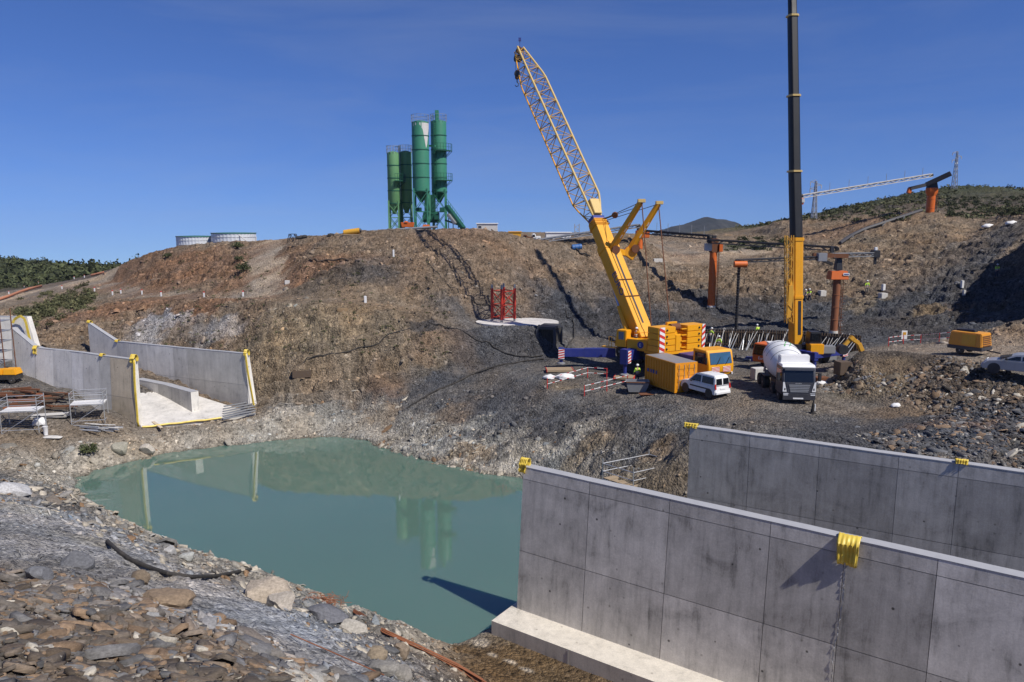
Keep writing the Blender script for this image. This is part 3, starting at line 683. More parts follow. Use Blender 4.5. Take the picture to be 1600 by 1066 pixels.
def arc(p, q): return (Vector(q).xy-Vector(p).xy).length
def wall_thing(name, label, line_, thick, batter, joints, rows, mat, seed, tones=None, group=None, capjit=.012, outer=None, bow=None, endcap=None, bb=0.0):
    """line_: outer top edge points (x,y,zt) + zb list; the wall's body lies behind (to the `side` right of travel direction)."""
    pts, zb = line_
    pts = [Vector(p) for p in pts]
    # resample at joints
    L = [0]
    for a, b in zip(pts, pts[1:]): L.append(L[-1]+arc(a, b))
    def at(s):
        for k in range(len(pts)-1):
            if s <= L[k+1] or k == len(pts)-2:
                f = (s-L[k])/(L[k+1]-L[k]); p = pts[k].lerp(pts[k+1], f); zz = zb[k]+(zb[k+1]-zb[k])*f
                d = (pts[k+1]-pts[k]); d.z = 0; d.normalize(); return p, zz, Vector((d.y, -d.x, 0))   # normal to the right of travel
    tot = L[-1]; g = .011
    cuts = [0.0]; kinds = []
    for j in sorted([j for j in joints if .1 < j < tot-.1]):
        cuts += [j-g, j+g]; kinds += ['p', 'g']
    cuts.append(tot); kinds.append('p')
    root = thing(name, label, 'wall', tuple(pts[0].xy)+(zb[0],), group=group)
    r = random.Random(seed)
    front = MB(); tone = []
    hh = [0.0]; hk = []
    for q in rows: hh += [q-g, q+g]; hk += ['p', 'g']
    pi = -1
    for ci, kind in enumerate(kinds):
        if kind == 'p': pi += 1
        s0, s1 = cuts[ci], cuts[ci+1]
        nseg = max(1, int((s1-s0)/1.6)) if kind == 'p' else 1
        for k in range(nseg):
            a, za, na = at(s0+(s1-s0)*k/nseg); b_, zb_, nb = at(s0+(s1-s0)*(k+1)/nseg)
            rows_ = []
            for i in range(len(hh)):
                rows_.append((hh[i], hk[i] if i < len(hk) else 'p'))
            for i, (h0, hkind) in enumerate(rows_):
                h1 = rows_[i+1][0] if i+1 < len(rows_) else None
                groove = (kind == 'g') or (hkind == 'g')
                off = -.025 if groove else 0
                def P(p, zz, nn, h):
                    H_ = p.z-zz; z = p.z-h if h is not None else zz
                    fr = (p.z-z)/max(H_, .1); q = p+nn*(batter*fr+off); q.z = z; return q
                if p_low(a, za, h0) and p_low(b_, zb_, h0): continue
                vs = [P(a, za, na, min_h(a, za, h1)), P(b_, zb_, nb, min_h(b_, zb_, h1)), P(b_, zb_, nb, h0), P(a, za, na, h0)]
                front.mi = 1 if groove else 0
                front.add(vs, [(0, 1, 2, 3)])
                key = (pi, i//2)
                tone.append((key, kind, hkind))
    # body: back face, ends, top, bottom
    ns = max(2, int(tot/1.2))
    back = MB(); T = []
    for k in range(ns+1):
        p, zz, nn = at(tot*k/ns); jz = r.uniform(-capjit, capjit)
        T.append((p+Vector((0,0,jz)), p-nn*(thick+r.uniform(-.012,.012))+Vector((0,0,jz)), zz, nn))
    for (a0, a1, za, na), (b0, b1, zb_, nb) in zip(T, T[1:]):
        da = Vector((a1.x, a1.y, za))-na*bb; db = Vector((b1.x, b1.y, zb_))-nb*bb
        back.add([a1, b1, db, da], [(0, 1, 2, 3)])
    for (a0, a1, za, na), flip in ((T[0], 0), (T[-1], 1)):
        o = na*batter
        back.add([a0, a1, Vector((a1.x, a1.y, za))-na*bb, Vector((a0.x+o.x, a0.y+o.y, za))], [(0, 1, 2, 3)])
    ob = back.build('back_face', mat, root, True, smooth=False); paint_tone(ob, lambda f: 1.0)
    cap = MB()
    for (a0, a1, za, na), (b0, b1, zb_, nb) in zip(T, T[1:]):
        e = Vector((0,0,.035))
        A = [a0+na*.012, b0+nb*.012, b1-nb*.012, a1-na*.012]
        cap.hexa([p-e for p in A], [p+e*.2 for p in A])
    cap.build('coping', M('cap_concrete'), root, True, smooth=False)
    of = front.build('front_face', [mat, M('groove')], root, True, smooth=False)
    pr = {}
    def tf(i):
        key = tone[i][0]
        if key not in pr: pr[key] = r.uniform(.86, 1.14)
        base = pr[key]
        if tones and key[0] in tones:
            q_ = tones[key[0]][min(key[1], len(tones[key[0]])-1)]
            if isinstance(q_, tuple): return tuple(base*c for c in q_)
            base *= q_
        return base
    paint_tone(of, tf)
    return root, at, tot
def p_low(p, zz, h): return h is not None and p.z-h <= zz+.01
def min_h(p, zz, h): return None if h is None or p.z-h < zz else h
def paint_tone(o, fn, tint=(1,1,1)):
    me = o.data; ca = me.color_attributes.new('tone', 'FLOAT_COLOR', 'CORNER')
    for i, pol in enumerate(me.polygons):
        v = fn(i)
        v = v if isinstance(v, tuple) else (v*tint[0], v*tint[1], v*tint[2])
        for li in pol.loop_indices: ca.data[li].color = (v[0], v[1], v[2], 1)

# near walls: the outer (battered) face looks at the viewpoint. travel direction chosen so the right-hand normal faces the camera
ZT = 8.2
n0 = G(818,729,ZT); n1_ = G(1600,903,ZT); ndir = (n1_-n0).normalized()
nend = n0+ndir*34
js = [arc(n0, G(u, v, ZT)) for u, v in ((922,752),(1047,780),(1205,815),(1322,841),(1466,873))]
js += [js[-1]+5.0*k for k in range(1, 3)]
# normal to the right of n0->nend is (d.y,-d.x): points toward the camera
wall1, at1, tot1 = wall_thing('retaining_wall', 'nearest grey concrete wall at bottom right with the large yellow band over its top', ([n0, nend], [.3, .3]), .5, .62, js, [.62, 4.25], M('concrete_near'), 3,
    {0:[1,.95],1:[1,.98],2:[1.02,1.05],3:[1,.95],4:[.93,.86],5:[1.05,1.08]}, 'long concrete basin walls', bb=1.0)
m0 = G(1078,666,ZT); m1 = G(1600,738,ZT); mdir = (m1-m0).normalized(); mend = m0+mdir*26
js2 = [arc(m0, G(u, v, ZT)) for u, v in ((1172,679),(1281,694),(1405,711),(1499,724))]; js2 += [js2[-1]+4.6]
wall2, at2, tot2 = wall_thing('retaining_wall', 'darker blotched concrete wall just behind the nearest one, rubble bank behind it', ([m0, mend], [.5, .5]), .5, .02, js2, [.75, 4.3], M('concrete_near'), 5,
    {0:[.95,.82],1:[.9,.80],2:[.88,.66],3:[.92,.80],4:[.85,.72]}, 'long concrete basin walls')
# rough open joint in the near wall, below the yellow band
cj = MB(); s = js[3]; r_ = random.Random(4)
prev = None
for k in range(60):
    h = .75+k*.115; p, zz, nn = at1(s); f = h/(ZT-.3); base = p+nn*(.62*f+.004); base.z = ZT-h
    if base.z < .4: break
    w_ = r_.uniform(.012, .035); off = ndir*(r_.uniform(-.03, .03)+.08*math.sin(k*.13))
    cur = (base-ndir*w_+off+nn*.012, base+ndir*w_+off+nn*r_.uniform(.012, .05))
    if prev: cj.add([prev[0], prev[1], cur[1], cur[0]], [(0, 1, 2, 3)])
    prev = cur
cj.build('mortar_joint', paint('mortar', (.50,.49,.46), .95, .5, (.2,.2,.2), 0, 6), wall1, True, smooth=False)

# footing ledge of the near wall
ft = thing('wall_footing', 'pale concrete footing ledge along the foot of the near wall', 'footing', (n0.x, n0.y, 0))
A = G(768,970,.95); 
fd = ndir; fn_ = Vector((fd.y, -fd.x, 0))
a0 = A.copy(); a1 = A+fd*34
wback = 2.2
mb = MB()
for k in range(24):
    s0 = 34*k/24; s1 = 34*(k+1)/24
    p, q = A+fd*s0, A+fd*s1
    T = [p, q, q-fn_*wback, p-fn_*wback]
    for v in T: v.z = .95
    B = [Vector((v.x, v.y, -.8)) for v in T]
    mb.hexa(B, T)
o = mb.build('footing_block', M('concrete_slab'), ft, True, smooth=False); paint_tone(o, lambda i: (1.12,1.08,1.0))
for k, s0 in enumerate((4.3, 8.6, 13)):
    mb = MB(); p = A+fd*s0; mb.box(Vector((p.x+fn_.x*.006, p.y+fn_.y*.006, .3)), (.02,.02,1.2), Matrix.Rotation(0, 3, 'Z')); mb.build('joint', M('groove'), ft, True)

# far walls
A0 = W(208,562,65.0); A1 = W(157,555.5,66.9); A2 = W(127,551,68.2); A3 = W(100,548,69.6); A4 = W(55,543.5,71.6); A5 = W(17,512,73.6)
zA = [1.3, 2.6, 3.6, 4.2, 4.4, 4.4]
# traverse from the far end to the near one so the right-hand normal faces the camera
lnA = [A5, A4, A3, A2, A1, A0]; zAr = zA[::-1]
cum = [0]
for a, b in zip(lnA, lnA[1:]): cum.append(cum[-1]+arc(a, b))
wallA, atA, totA = wall_thing('retaining_wall', 'light concrete wall behind the small scaffolds, rust-brown streaks near its right end', (lnA, zAr), .45, .3,
    [cum[1], (cum[1]+cum[2])/2+.6, cum[2]+1.2, cum[3]+.2, cum[4]-.2, cum[4]+1.3], [.0, 3.6], M('concrete_far'), 9, {0:[1.1],1:[1.12],2:[1.12],3:[1.12,1.15],4:[.66,1.1],5:[.86,.9],6:[(.86,.78,.66),(.84,.74,.60)]}, 'concrete walls of the far channel')
B0 = W(384,552.5,71.2); B1 = W(290,544,75.0); B2 = W(200,535,79.5); B3 = W(182,533.5,80.6); B4 = W(137,504,83)
lnB = [B4, B3, B2, B1, B0]; zB = [4.2, 3.8, 3.5, 2.6, 1.4]
cum = [0]
for a, b in zip(lnB, lnB[1:]): cum.append(cum[-1]+arc(a, b))
wallB, atB, totB = wall_thing('retaining_wall', 'grey concrete wall at the foot of the brown slope, yellow strip down its right end', (lnB, zB), .4, .02,
    [cum[1], cum[2]-.3, cum[2]+3.0, cum[3]-2.0, cum[3]+.2], [3.2], M('concrete_far'), 12, {0:[1.05],1:[1.0],2:[1.0],3:[1.02],4:[.96],5:[.74,.68]}, 'concrete walls of the far channel')
# its buttressed end (outer side leans out)
dB = (B0-B1).normalized(); nB = Vector((dB.y, -dB.x, 0))
mb = MB(); e0 = B0-nB*.4; 
bt = [B0+dB*.02-nB*.4, B0+dB*.02-nB*.4-dB*6, B0-nB*.42-dB*6, B0-nB*.42]
lowz = 1.2
mb.add([e0, e0-dB*8, Vector((e0.x-dB.x*8-nB.x*.75, e0.y-dB.y*8-nB.y*.75, lowz)), Vector((e0.x-nB.x*.75, e0.y-nB.y*.75, lowz)), Vector((e0.x, e0.y, lowz)), Vector((e0.x-dB.x*8, e0.y-dB.y*8, lowz))],
       [(0,1,2,3), (0,3,4), (1,5,2), (0,4,5,1), (3,2,5,4)])
o = mb.build('buttress', M('concrete_far'), wallB, True, smooth=False); paint_tone(o, lambda i: 1.15)
# low divider in the channel
D0 = G(298,613,4.1); D1 = G(212,592.5,4.1)
wallD, atD, totD = wall_thing('retaining_wall', 'low curved concrete divider wall inside the far channel, between the two taller walls', ([D1, D0.lerp(D1, .5)+Vector((.1,.25,0)), D0], [3.0, 2.2, 1.7]), .75, .0, [4.0, 8.0], [], M('concrete_far'), 15, {0:[.95],1:[.86],2:[.78]}, 'concrete walls of the far channel')
# wall stub behind the left step
S0 = W(-60,494,79); S1 = W(42,495,79)
wallC, atC, totC = wall_thing('retaining_wall', 'tall concrete wall stub at the left edge with a slanted end, behind the scaffold tower', ([S0, S1], [5, 5]), .6, .0, [2.0, 5.2], [1.6], M('concrete_far'), 19, {0:[1.0],1:[1.0],2:[1.05]}, 'concrete walls of the far channel')
mb = MB(); p = W(42,495,79); q = W(58,548,79); k = Vector((.1,.6,0))
mb.add([p, q, Vector((p.x, p.y, q.z)), p+k, q+k, Vector((p.x, p.y, q.z))+k], [(0,1,2),(5,4,3),(0,3,4,1),(0,2,5,3),(1,4,5,2)])
o = mb.build('slanted_end', M('concrete_far'), wallC, True, smooth=False); paint_tone(o, lambda i: 1.1)
# channel floor slab, rising up the chute
F1 = G(208,669,1.8); F2 = G(399,647,1.8); dn = (B1-B0).normalized(); dn.z = 0
mb = MB(); nrow = 8
for k in range(nrow):
    z0 = 1.8+.125*2*k; z1 = 1.8+.125*2*(k+1)
    a = F1+dn*2*k; b_ = F2+dn*2*k; c_ = F2+dn*2*(k+1); d_ = F1+dn*2*(k+1)
    T = [Vector((a.x, a.y, z0)), Vector((b_.x, b_.y, z0)), Vector((c_.x, c_.y, z1)), Vector((d_.x, d_.y, z1))]
    mb.hexa([Vector((v.x, v.y, v.z-.55)) for v in T], T)
fl = thing('channel_slab', 'pale concrete floor slab between the far channel walls', 'floor slab', (F1.x, F1.y, 1.3))
o = mb.build('slab', M('concrete_slab'), fl, True, smooth=False); paint_tone(o, lambda i: 1.1)

# ---------------------------------------------------------------- yellow waterstop bands
m, t, b = nt('yellow_pvc'); tc = N(t, 'ShaderNodeTexCoord'); nz = N(t, 'ShaderNodeTexNoise', Scale=3.0, Detail=6.0); t.links.new(tc.outputs['Object'], nz.inputs[0])
t.links.new(ramp(t, nz.outputs[0], [(.3, (.62,.43,.05)), (.7, (.80,.60,.09))]), b.inputs['Base Color']); b.inputs['Roughness'].default_value = .45; MAT['yellow_pvc'] = m
def band(label, top, along, out, width, down, back, lift=.06, bulge=.12, ribs=5, th=.02, group='yellow waterstop bands', shear=0.0):
    """ribbed band folded over a wall top at `top`; along/out are unit vectors"""
    along = Vector(along).normalized(); out = Vector(out).normalized(); top = Vector(top)
    path = []
    for k in range(6): path.append((-(.28+.25*0)-.02, -back*(1-k/6)))        # behind
    path += [(-.30, .0), (-.22, lift), (-.08, lift*1.4), (.04, lift*1.1), (bulge*.7, 0)]
    for k in range(1, 9): path.append((bulge*(1-.45*k/8)+.03*math.sin(k*1.3), -down*k/8))
    nn = ribs*4+1; vs = []
    for pi_, (o, h) in enumerate(path):
        for i in range(nn):
            s = i/(nn-1)-.5; rib = th*(1 if i % 4 in (1, 2) else -1)
            fold = .05*math.sin(s*6+pi_*.3)
            vs.append(top+along*(s*width*(1-.1*max(0, -h)/max(down, .1))+shear*h)+out*(o+rib+fold*(.5 if h > -.1 else 1))+Vector((0,0,h)))
    m_ = len(path); fs = [(k*nn+i, k*nn+i+1, (k+1)*nn+i+1, (k+1)*nn+i) for k in range(m_-1) for i in range(nn-1)]
    mb = MB(); mb.add([v-top for v in vs], fs)
    o = mb.build('waterstop_band', M('yellow_pvc'), None)
    md = o.modifiers.new('s', 'SOLIDIFY'); md.thickness = .02
    o.location = top; return tag(o, label, 'waterstop', group)
nrm1 = Vector((ndir.y, -ndir.x, 0)); nrm2 = Vector((mdir.y, -mdir.x, 0))
pp, _, _ = at1(js[3]+.12)
band('large ribbed yellow waterstop folded over the middle of the near wall', pp, ndir, nrm1, .78, 1.02, .5, .10, .30)
pp, _, _ = at1(.02)
band('yellow waterstop bundle standing on the pool end of the near wall', pp+Vector((0,0,.22)), ndir, nrm1, .42, .55, .3, .16, .12, shear=.1)
pp, _, _ = at2(.05); band('small yellow waterstop on the left end of the second wall', pp+Vector((0,0,.05)), mdir, nrm2, .8, .14, .3, .10, .06)
pp, _, _ = at2(js2[3]+.1); band('small yellow waterstop on top of the second wall near the right edge', pp+Vector((0,0,.03)), mdir, nrm2, .55, .05, .3, .14, .06)
dA = (A0-A1); dA.z = 0; dA.normalize(); nA = Vector((dA.y, -dA.x, 0)); dBh = Vector((dB.x, dB.y, 0)).normalized(); nB = Vector((dBh.y, -dBh.x, 0))
band('yellow waterstop hood on the right end of the rust-streaked far wall', A0+Vector((0,0,.2)), dA, nA, .55, .55, .4, .2, .15)
band('yellow waterstop hood on the right end of the far wall below the slope', B0+Vector((0,0,.12)), dBh, nB, .4, .35, .35, .2, .12)
band('yellow waterstop over the far left wall where its top starts to climb', A4+Vector((0,0,.05)), dA, nA, .55, .75, .4, .12, .12)
band('tiny yellow waterstop at the highest corner of the far middle wall', B4+Vector((.1,0,.05)), dBh, nB, .5, .12, .3, .14, .1)
band('tiny yellow waterstop at the notch in the far middle wall', B3+Vector((0,0,.02)), dBh, nB, .45, .1, .3, .12, .1)
band('tiny yellow waterstop on the far left wall top left of the dark panel', atA(totA-4.3)[0], dA, nA, .4, .08, .3, .14, .1)
# long strips hanging down the wall ends
def strip(label, p, q, w_, along, curl=.3):
    p = Vector(p); q = Vector(q); along = Vector(along).normalized(); mb = MB(); n = 14; vs = []
    outv = along.cross(Vector((0,0,1)))
    for k in range(n+1):
        f = k/n; c = p.lerp(q, f)+outv*(.05*math.sin(f*5)); 
        if k == n: c += along*curl*.3
        for i in range(5): vs.append(c+along*(i/4-.5)*w_+outv*(.015 if i % 2 else -.015)-p)
    fs = [(k*5+i, k*5+i+1, (k+1)*5+i+1, (k+1)*5+i) for k in range(n) for i in range(4)]
    mb.add(vs, fs); o = mb.build('waterstop_band', M('yellow_pvc')); o.modifiers.new('s', 'SOLIDIFY').thickness = .02
    o.location = p; return tag(o, label, 'waterstop', 'yellow waterstop bands')
strip('long yellow waterstop strip running down the end of the rust-streaked far wall', A0+dA*.25+nA*.10+Vector((0,0,.0)), Vector((A0.x, A0.y, 1.9))+dA*.30+nA*.35, .28, dA+Vector((0,0,0)))
strip('long yellow waterstop strip hanging slack down the end of the far middle wall', B0+dBh*.08+nB*.12, Vector((B0.x, B0.y, 2.0))+dBh*.65, .26, dBh)
mb = MB(); mb.tube([F1.lerp(F2, k/14)+Vector((.05*math.sin(k), -.12, .02+.03*math.sin(k*2.1))) for k in range(1, 11)], .09, 6)
tag(mb.build('waterstop_band', M('yellow_pvc')), 'yellow waterstop strip lying along the front edge of the channel floor slab', 'waterstop', 'yellow waterstop bands')
pc = W(30,496,78.6)
mb = MB(); pts = [W(20,505,78.6), W(22,500,78.6), W(27,496,78.5), W(32,494,78.4), W(38,498,78.3), W(41,506,78.3), W(44,520,78.3), W(47,532,78.3)]
for a, b_ in zip(pts, pts[1:]): mb.bar(a, b_, .26, .04, up=(0,1,0))
tag(mb.build('waterstop_band', M('yellow_pvc')), 'curled yellow waterstop draped over the tall stub wall at the left edge', 'waterstop', 'yellow waterstop bands')
# ================================================================ LOOSE STONE
def soil_at(x, y):
    th, rr, cc = SOIL
    a = np.arctan2(x, y); i = np.clip(np.searchsorted(th, a), 0, len(th)-1); j = np.clip(np.searchsorted(rr, np.hypot(x, y)), 0, len(rr)-1)
    return cc[j, i]
def slab_template(r, n, th):
    ang = sorted(r.uniform(0, 6.283) for _ in range(n)); 
    ang = [i*6.283/n+r.uniform(-.35, .35) for i in range(n)]
    rad = [r.uniform(.65, 1.1) for _ in range(n)]
    sx = r.uniform(1.0, 2.1)
    top = [(math.cos(a)*q*sx*.86, math.sin(a)*q*.86, th*r.uniform(.7, 1.1)) for a, q in zip(ang, rad)]
    mid = [(math.cos(a)*q*sx, math.sin(a)*q, th*r.uniform(-.1, .4)) for a, q in zip(ang, rad)]
    bot = [(x*.9, y*.9, -th) for x, y, z in mid]
    c = (r.uniform(-.2, .2), r.uniform(-.2, .2), th*r.uniform(.9, 1.5))
    v = top+mid+bot+[c]; f = []
    for i in range(n):
        j = (i+1) % n
        f += [(i, j, 3*n), (n+i, n+j, j), (n+i, j, i), (2*n+i, 2*n+j, n+j), (2*n+i, n+j, n+i)]
    return np.array(v), np.array(f)
def block_template(r, flat):
    bm = bmesh.new(); bmesh.ops.create_icosphere(bm, subdivisions=1, radius=1)
    v = np.array([p.co[:] for p in bm.verts]); f = np.array([[q.index for q in p.verts] for p in bm.faces]); bm.free()
    v = v*(np.array([r.uniform(.8, 1.3), r.uniform(.7, 1.0), flat]))
    for k in range(5):   # chisel planes
        d = np.array([r.gauss(0, 1) for _ in range(3)]); d /= np.linalg.norm(d); lim = r.uniform(.45, .8)
        s = v @ d; over = np.clip(s-lim, 0, None); v = v-over[:, None]*d[None]
    v += np.array([[r.uniform(-.07, .07) for _ in range(3)] for _ in range(len(v))])
    return v, f
r_ = random.Random(21)
SL = [slab_template(r_, r_.choice((5, 6, 7)), r_.uniform(.16, .32)) for _ in range(14)]
BL = [block_template(r_, r_.uniform(.45, .85)) for _ in range(14)]
def clear(x, y, z):
    """keep stones off water, walls, slabs and traffic areas"""
    k = np.ones(len(x), bool)
    def strip_(p, d, L, lo, hi):
        s = (x-p.x)*d.x+(y-p.y)*d.y; n = (x-p.x)*d.y-(y-p.y)*d.x
        return (s > -.4) & (s < L) & (n > lo) & (n < hi)
    k &= ~strip_(n0, ndir, 36, -2.0, 3.2)
    k &= ~strip_(m0, mdir, 28, -.6, .9)
    k &= ~((z < .75) & (y < 32.5) & (x > -2.2))
    ch = (B0-A0); 
    k &= ~((x < -24) & (x > -60) & strip_(F1, dn, 22, -.3, 11))
    return k
def scatter(name, x, y, size, temps, label, tint=None, sink=.25, tilt=.35, bright=(.65, 1.5), seed=1, mat='stone', ajit=.06):
    g = np.random.default_rng(seed)
    z = terrain(x, y); e = .35
    k = clear(x, y, z) & (z > -.15); x, y, z, size = x[k], y[k], z[k], size[k]
    nxx = -(terrain(x+e, y, False)-terrain(x-e, y, False))/(2*e); nyy = -(terrain(x, y+e, False)-terrain(x, y-e, False))/(2*e)
    Nn = np.stack([nxx, nyy, np.ones_like(nxx)], 1); Nn /= np.linalg.norm(Nn, axis=1)[:, None]
    Nn += g.normal(0, tilt, Nn.shape)*.6; Nn /= np.linalg.norm(Nn, axis=1)[:, None]
    a = g.uniform(0, 6.283, len(x)); ref = np.stack([np.cos(a), np.sin(a), np.zeros_like(a)], 1)
    T = ref-(ref*Nn).sum(1)[:, None]*Nn; T /= np.linalg.norm(T, axis=1)[:, None]; B = np.cross(Nn, T)
    base = soil_at(x, y)
    br = g.uniform(bright[0], bright[1], len(x))[:, None]
    hue = 1+g.normal(0, ajit, (len(x), 1))*np.array([[1.0, .1, -.9]])
    colr = np.clip(base*br*hue, .015, .7)
    if tint is not None: colr = tint(colr, g, len(x))
    tid = g.integers(0, len(temps), len(x))
    VV = []; FF = []; CC = []; off = 0
    for t_i, (tv_, tf_) in enumerate(temps):
        s = np.nonzero(tid == t_i)[0]
        if not len(s): continue
        P = np.stack([x[s], y[s], z[s]], 1)[:, None, :]-(Nn[s]*size[s, None]*sink)[:, None, :]
        q = tv_[None]*size[s, None, None]
        v = P+q[:, :, 0:1]*T[s][:, None]+q[:, :, 1:2]*B[s][:, None]+q[:, :, 2:3]*Nn[s][:, None]
        VV.append(v.reshape(-1, 3)); nv = len(tv_)
        FF.append((tf_[None]+(np.arange(len(s))*nv)[:, None, None]).reshape(-1, 3)+off); off += nv*len(s)
        CC.append(np.repeat(colr[s], nv, axis=0))
    V_ = np.concatenate(VV); F_ = np.concatenate(FF).astype(np.int32); C_ = np.concatenate(CC)
    me = bpy.data.meshes.new(name); me.vertices.add(len(V_)); me.vertices.foreach_set('co', V_.astype(np.float32).ravel())
    me.loops.add(F_.size); me.loops.foreach_set('vertex_index', F_.ravel()); me.polygons.add(len(F_))
    me.polygons.foreach_set('loop_start', (np.arange(len(F_))*3).astype(np.int32)); me.polygons.foreach_set('loop_total', np.full(len(F_), 3, dtype=np.int32))
    me.update(calc_edges=True)
    ca = me.color_attributes.new('soil', 'FLOAT_COLOR', 'POINT'); ca.data.foreach_set('color', np.concatenate([C_, np.ones((len(C_), 1))], 1).astype(np.float32).ravel())
    me.materials.append(M(mat)); return tag(obj(name, me), label, None, None, 'stuff')
# stone surface
m, t, b = nt('stone'); at_ = N(t, 'ShaderNodeAttribute', attribute_name='soil'); tc = N(t, 'ShaderNodeTexCoord')
nn_ = N(t, 'ShaderNodeTexNoise', Scale=9.0, Detail=8.0, Roughness=.7); t.links.new(tc.outputs['Object'], nn_.inputs['Vector'])
mp_ = N(t, 'ShaderNodeMapping'); mp_.inputs['Scale'].default_value = (1, 2.5, 9); t.links.new(tc.outputs['Object'], mp_.inputs[0])
nb_ = N(t, 'ShaderNodeTexNoise', Scale=4.0, Detail=6.0, Roughness=.65); t.links.new(mp_.outputs[0], nb_.inputs['Vector'])
c = mixc(t, 'MULTIPLY', 1.0, at_.outputs['Color'], ramp(t, nn_.outputs[0], [(.2, .55), (.5, 1.0), (.8, 1.5)]))
c = mixc(t, 'MULTIPLY', 1.0, c, ramp(t, nb_.outputs[0], [(.25, .75), (.75, 1.3)]))
t.links.new(c, b.inputs['Base Color']); b.inputs['Roughness'].default_value = .85; b.inputs['Specular IOR Level'].default_value = .25
bp_ = N(t, 'ShaderNodeBump', Strength=.6, Distance=.04); t.links.new(mathn(t, 'ADD', nn_.outputs[0], nb_.outputs[0]), bp_.inputs['Height']); t.links.new(bp_.outputs[0], b.inputs['Normal']); MAT['stone'] = m

g = np.random.default_rng(5)
def polar(n, r0, r1, a0, a1, p=1.0):
    u_ = g.uniform(0, 1, n); r = (r0**p+(r1**p-r0**p)*u_)**(1/p); a = np.radians(g.uniform(a0, a1, n)); return r*np.sin(a), r*np.cos(a)
def slate_tint(c, g_, n):
    k = g_.uniform(0, 1, n)
    c = np.where((k < .14)[:, None], np.array([[.125,.120,.116]])*g_.uniform(.6, 1.5, (n, 1)), c)
    c = np.where(((k > .14) & (k < .30))[:, None], np.array([[.22,.150,.095]])*g_.uniform(.6, 1.25, (n, 1)), c)
    c = np.where((k > .95)[:, None], np.array([[.42,.38,.31]])*g_.uniform(.8, 1.2, (n, 1)), c)
    return c
# near pile of slaty flags
x, y = polar(62000, 8, 27, -46, 2, 1.1)
r = sample(x, y, 1)
k = (r > .19) & (sample(x, y, 0) > 6.2); x, y = x[k], y[k]
s = np.clip(g.lognormal(-2.6, .62, len(x)), .035, .40)*np.clip(np.hypot(x, y)/16, .75, 1.25)
scatter('slate_rubble', x, y, s, SL, 'loose brown and grey slaty flags heaped in the bottom left foreground', slate_tint, .15, .36, (.8, 1.8), 31, ajit=.05)
# bench above the near shore
x, y = polar(17000, 22, 62, -50, -2, 1.0); z = sample(x, y, 0); k = (z < 5.6) & (z > -.3) & (sample(x, y, 1) > .13); x, y = x[k], y[k]
s = np.clip(g.lognormal(-2.5, .6, len(x)), .035, .45)*np.clip(np.hypot(x, y)/36, .7, 1.4)
def pale_tint(c, g_, n):
    k = g_.uniform(0, 1, n); c = np.where((k > .70)[:, None], np.array([[.42,.37,.29]])*g_.uniform(.6, 1.2, (n, 1)), c); return np.where((k < .1)[:, None], np.array([[.20,.125,.07]])*g_.uniform(.7, 1.2, (n, 1)), c)
scatter('shore_rubble', x, y, s, SL+BL[:4], 'pale broken stone scattered along the near bank of the pool', pale_tint, .15, .5, (.7, 1.25), 32)
# far banks, hills and the heap
x, y = polar(48000, 38, 150, -36, 37, .35); z = sample(x, y, 0); rr_ = sample(x, y, 1)
k = (g.uniform(0, 1, len(x)) < np.clip(rr_/.3, 0, 1)) & (z > -.3); x, y = x[k], y[k]; dist = np.hypot(x, y)
s = np.clip(g.lognormal(-2.65, .55, len(x)), .04, .30)*np.clip(dist/55, .8, 1.7)
scatter('scattered_stones', x, y, s, SL+BL[:5], 'loose stones scattered over the cut slopes and banks', None, .3, .6, (.65, 1.5), 33)
# rubble heap on the right, coarser
x = g.uniform(22, 44, 26000); y = g.uniform(38, 67, 26000); k = (sample(x, y, 1) > .14) & (x/y > .40); x, y = x[k], y[k]
s = np.clip(g.lognormal(-2.25, .55, len(x)), .05, .5)
scatter('rubble_heap', x, y, s, SL+BL[:3], 'coarse dark broken rock piled behind the second near wall, on the right', slate_tint, .25, .6, (.45, 1.3), 34)
x, y = polar(4500, 55, 76, -36, 12, 1.0); z = sample(x, y, 0); k = (z < 3.0) & (z > -.25) & (sample(x, y, 1) > .1); x, y = x[k], y[k]
scatter('shore_rubble', x, y, np.clip(g.lognormal(-2.3, .65, len(x)), .06, 1.1), SL+BL[:4], 'pale bleached rock along the far bank of the pool', pale_tint, .3, .5, (.6, 1.15), 35)

# single boulders one can pick out
def boulder(u, v, size, col, label, seed, flat=.7, rot=0, y0=8):
    p = on(u, v, y0); r = random.Random(seed)
    bm = bmesh.new(); bmesh.ops.create_icosphere(bm, subdivisions=3, radius=1)
    sx, sy = r.uniform(.95, 1.3), r.uniform(.7, 1.0)
    planes = []
    for _ in range(9):
        d = Vector((r.gauss(0, 1), r.gauss(0, 1), r.gauss(0, 1))).normalized(); planes.append((d, r.uniform(.5, .82)))
    co = np.array([q.co[:] for q in bm.verts])
    nz = fbm(co[:, 0]*2+seed, co[:, 1]*2+co[:, 2]*1.7, 4, seed)
    for q, nzv in zip(bm.verts, nz):
        c_ = q.co.copy()
        for d, l in planes:
            o_ = c_.dot(d)-l
            if o_ > 0: c_ -= d*o_
        c_ *= 1+.16*nzv; q.co = (c_.x*sx*size, c_.y*sy*size, c_.z*flat*size)
    me = bpy.data.meshes.new('boulder'); bm.to_mesh(me); bm.free(); me.shade_smooth(); me.set_sharp_from_angle(angle=R(25))
    ca = me.color_attributes.new('soil', 'FLOAT_COLOR', 'POINT')
    for i in range(len(me.vertices)): ca.data[i].color = (*col, 1)
    me.materials.append(M('stone')); o = obj('boulder', me); o.location = p+Vector((0,0,size*flat*.3)); o.rotation_euler = (r.uniform(-.3,.3), r.uniform(-.3,.3), rot)
    return tag(o, label, 'boulder', 'boulders by the pool')
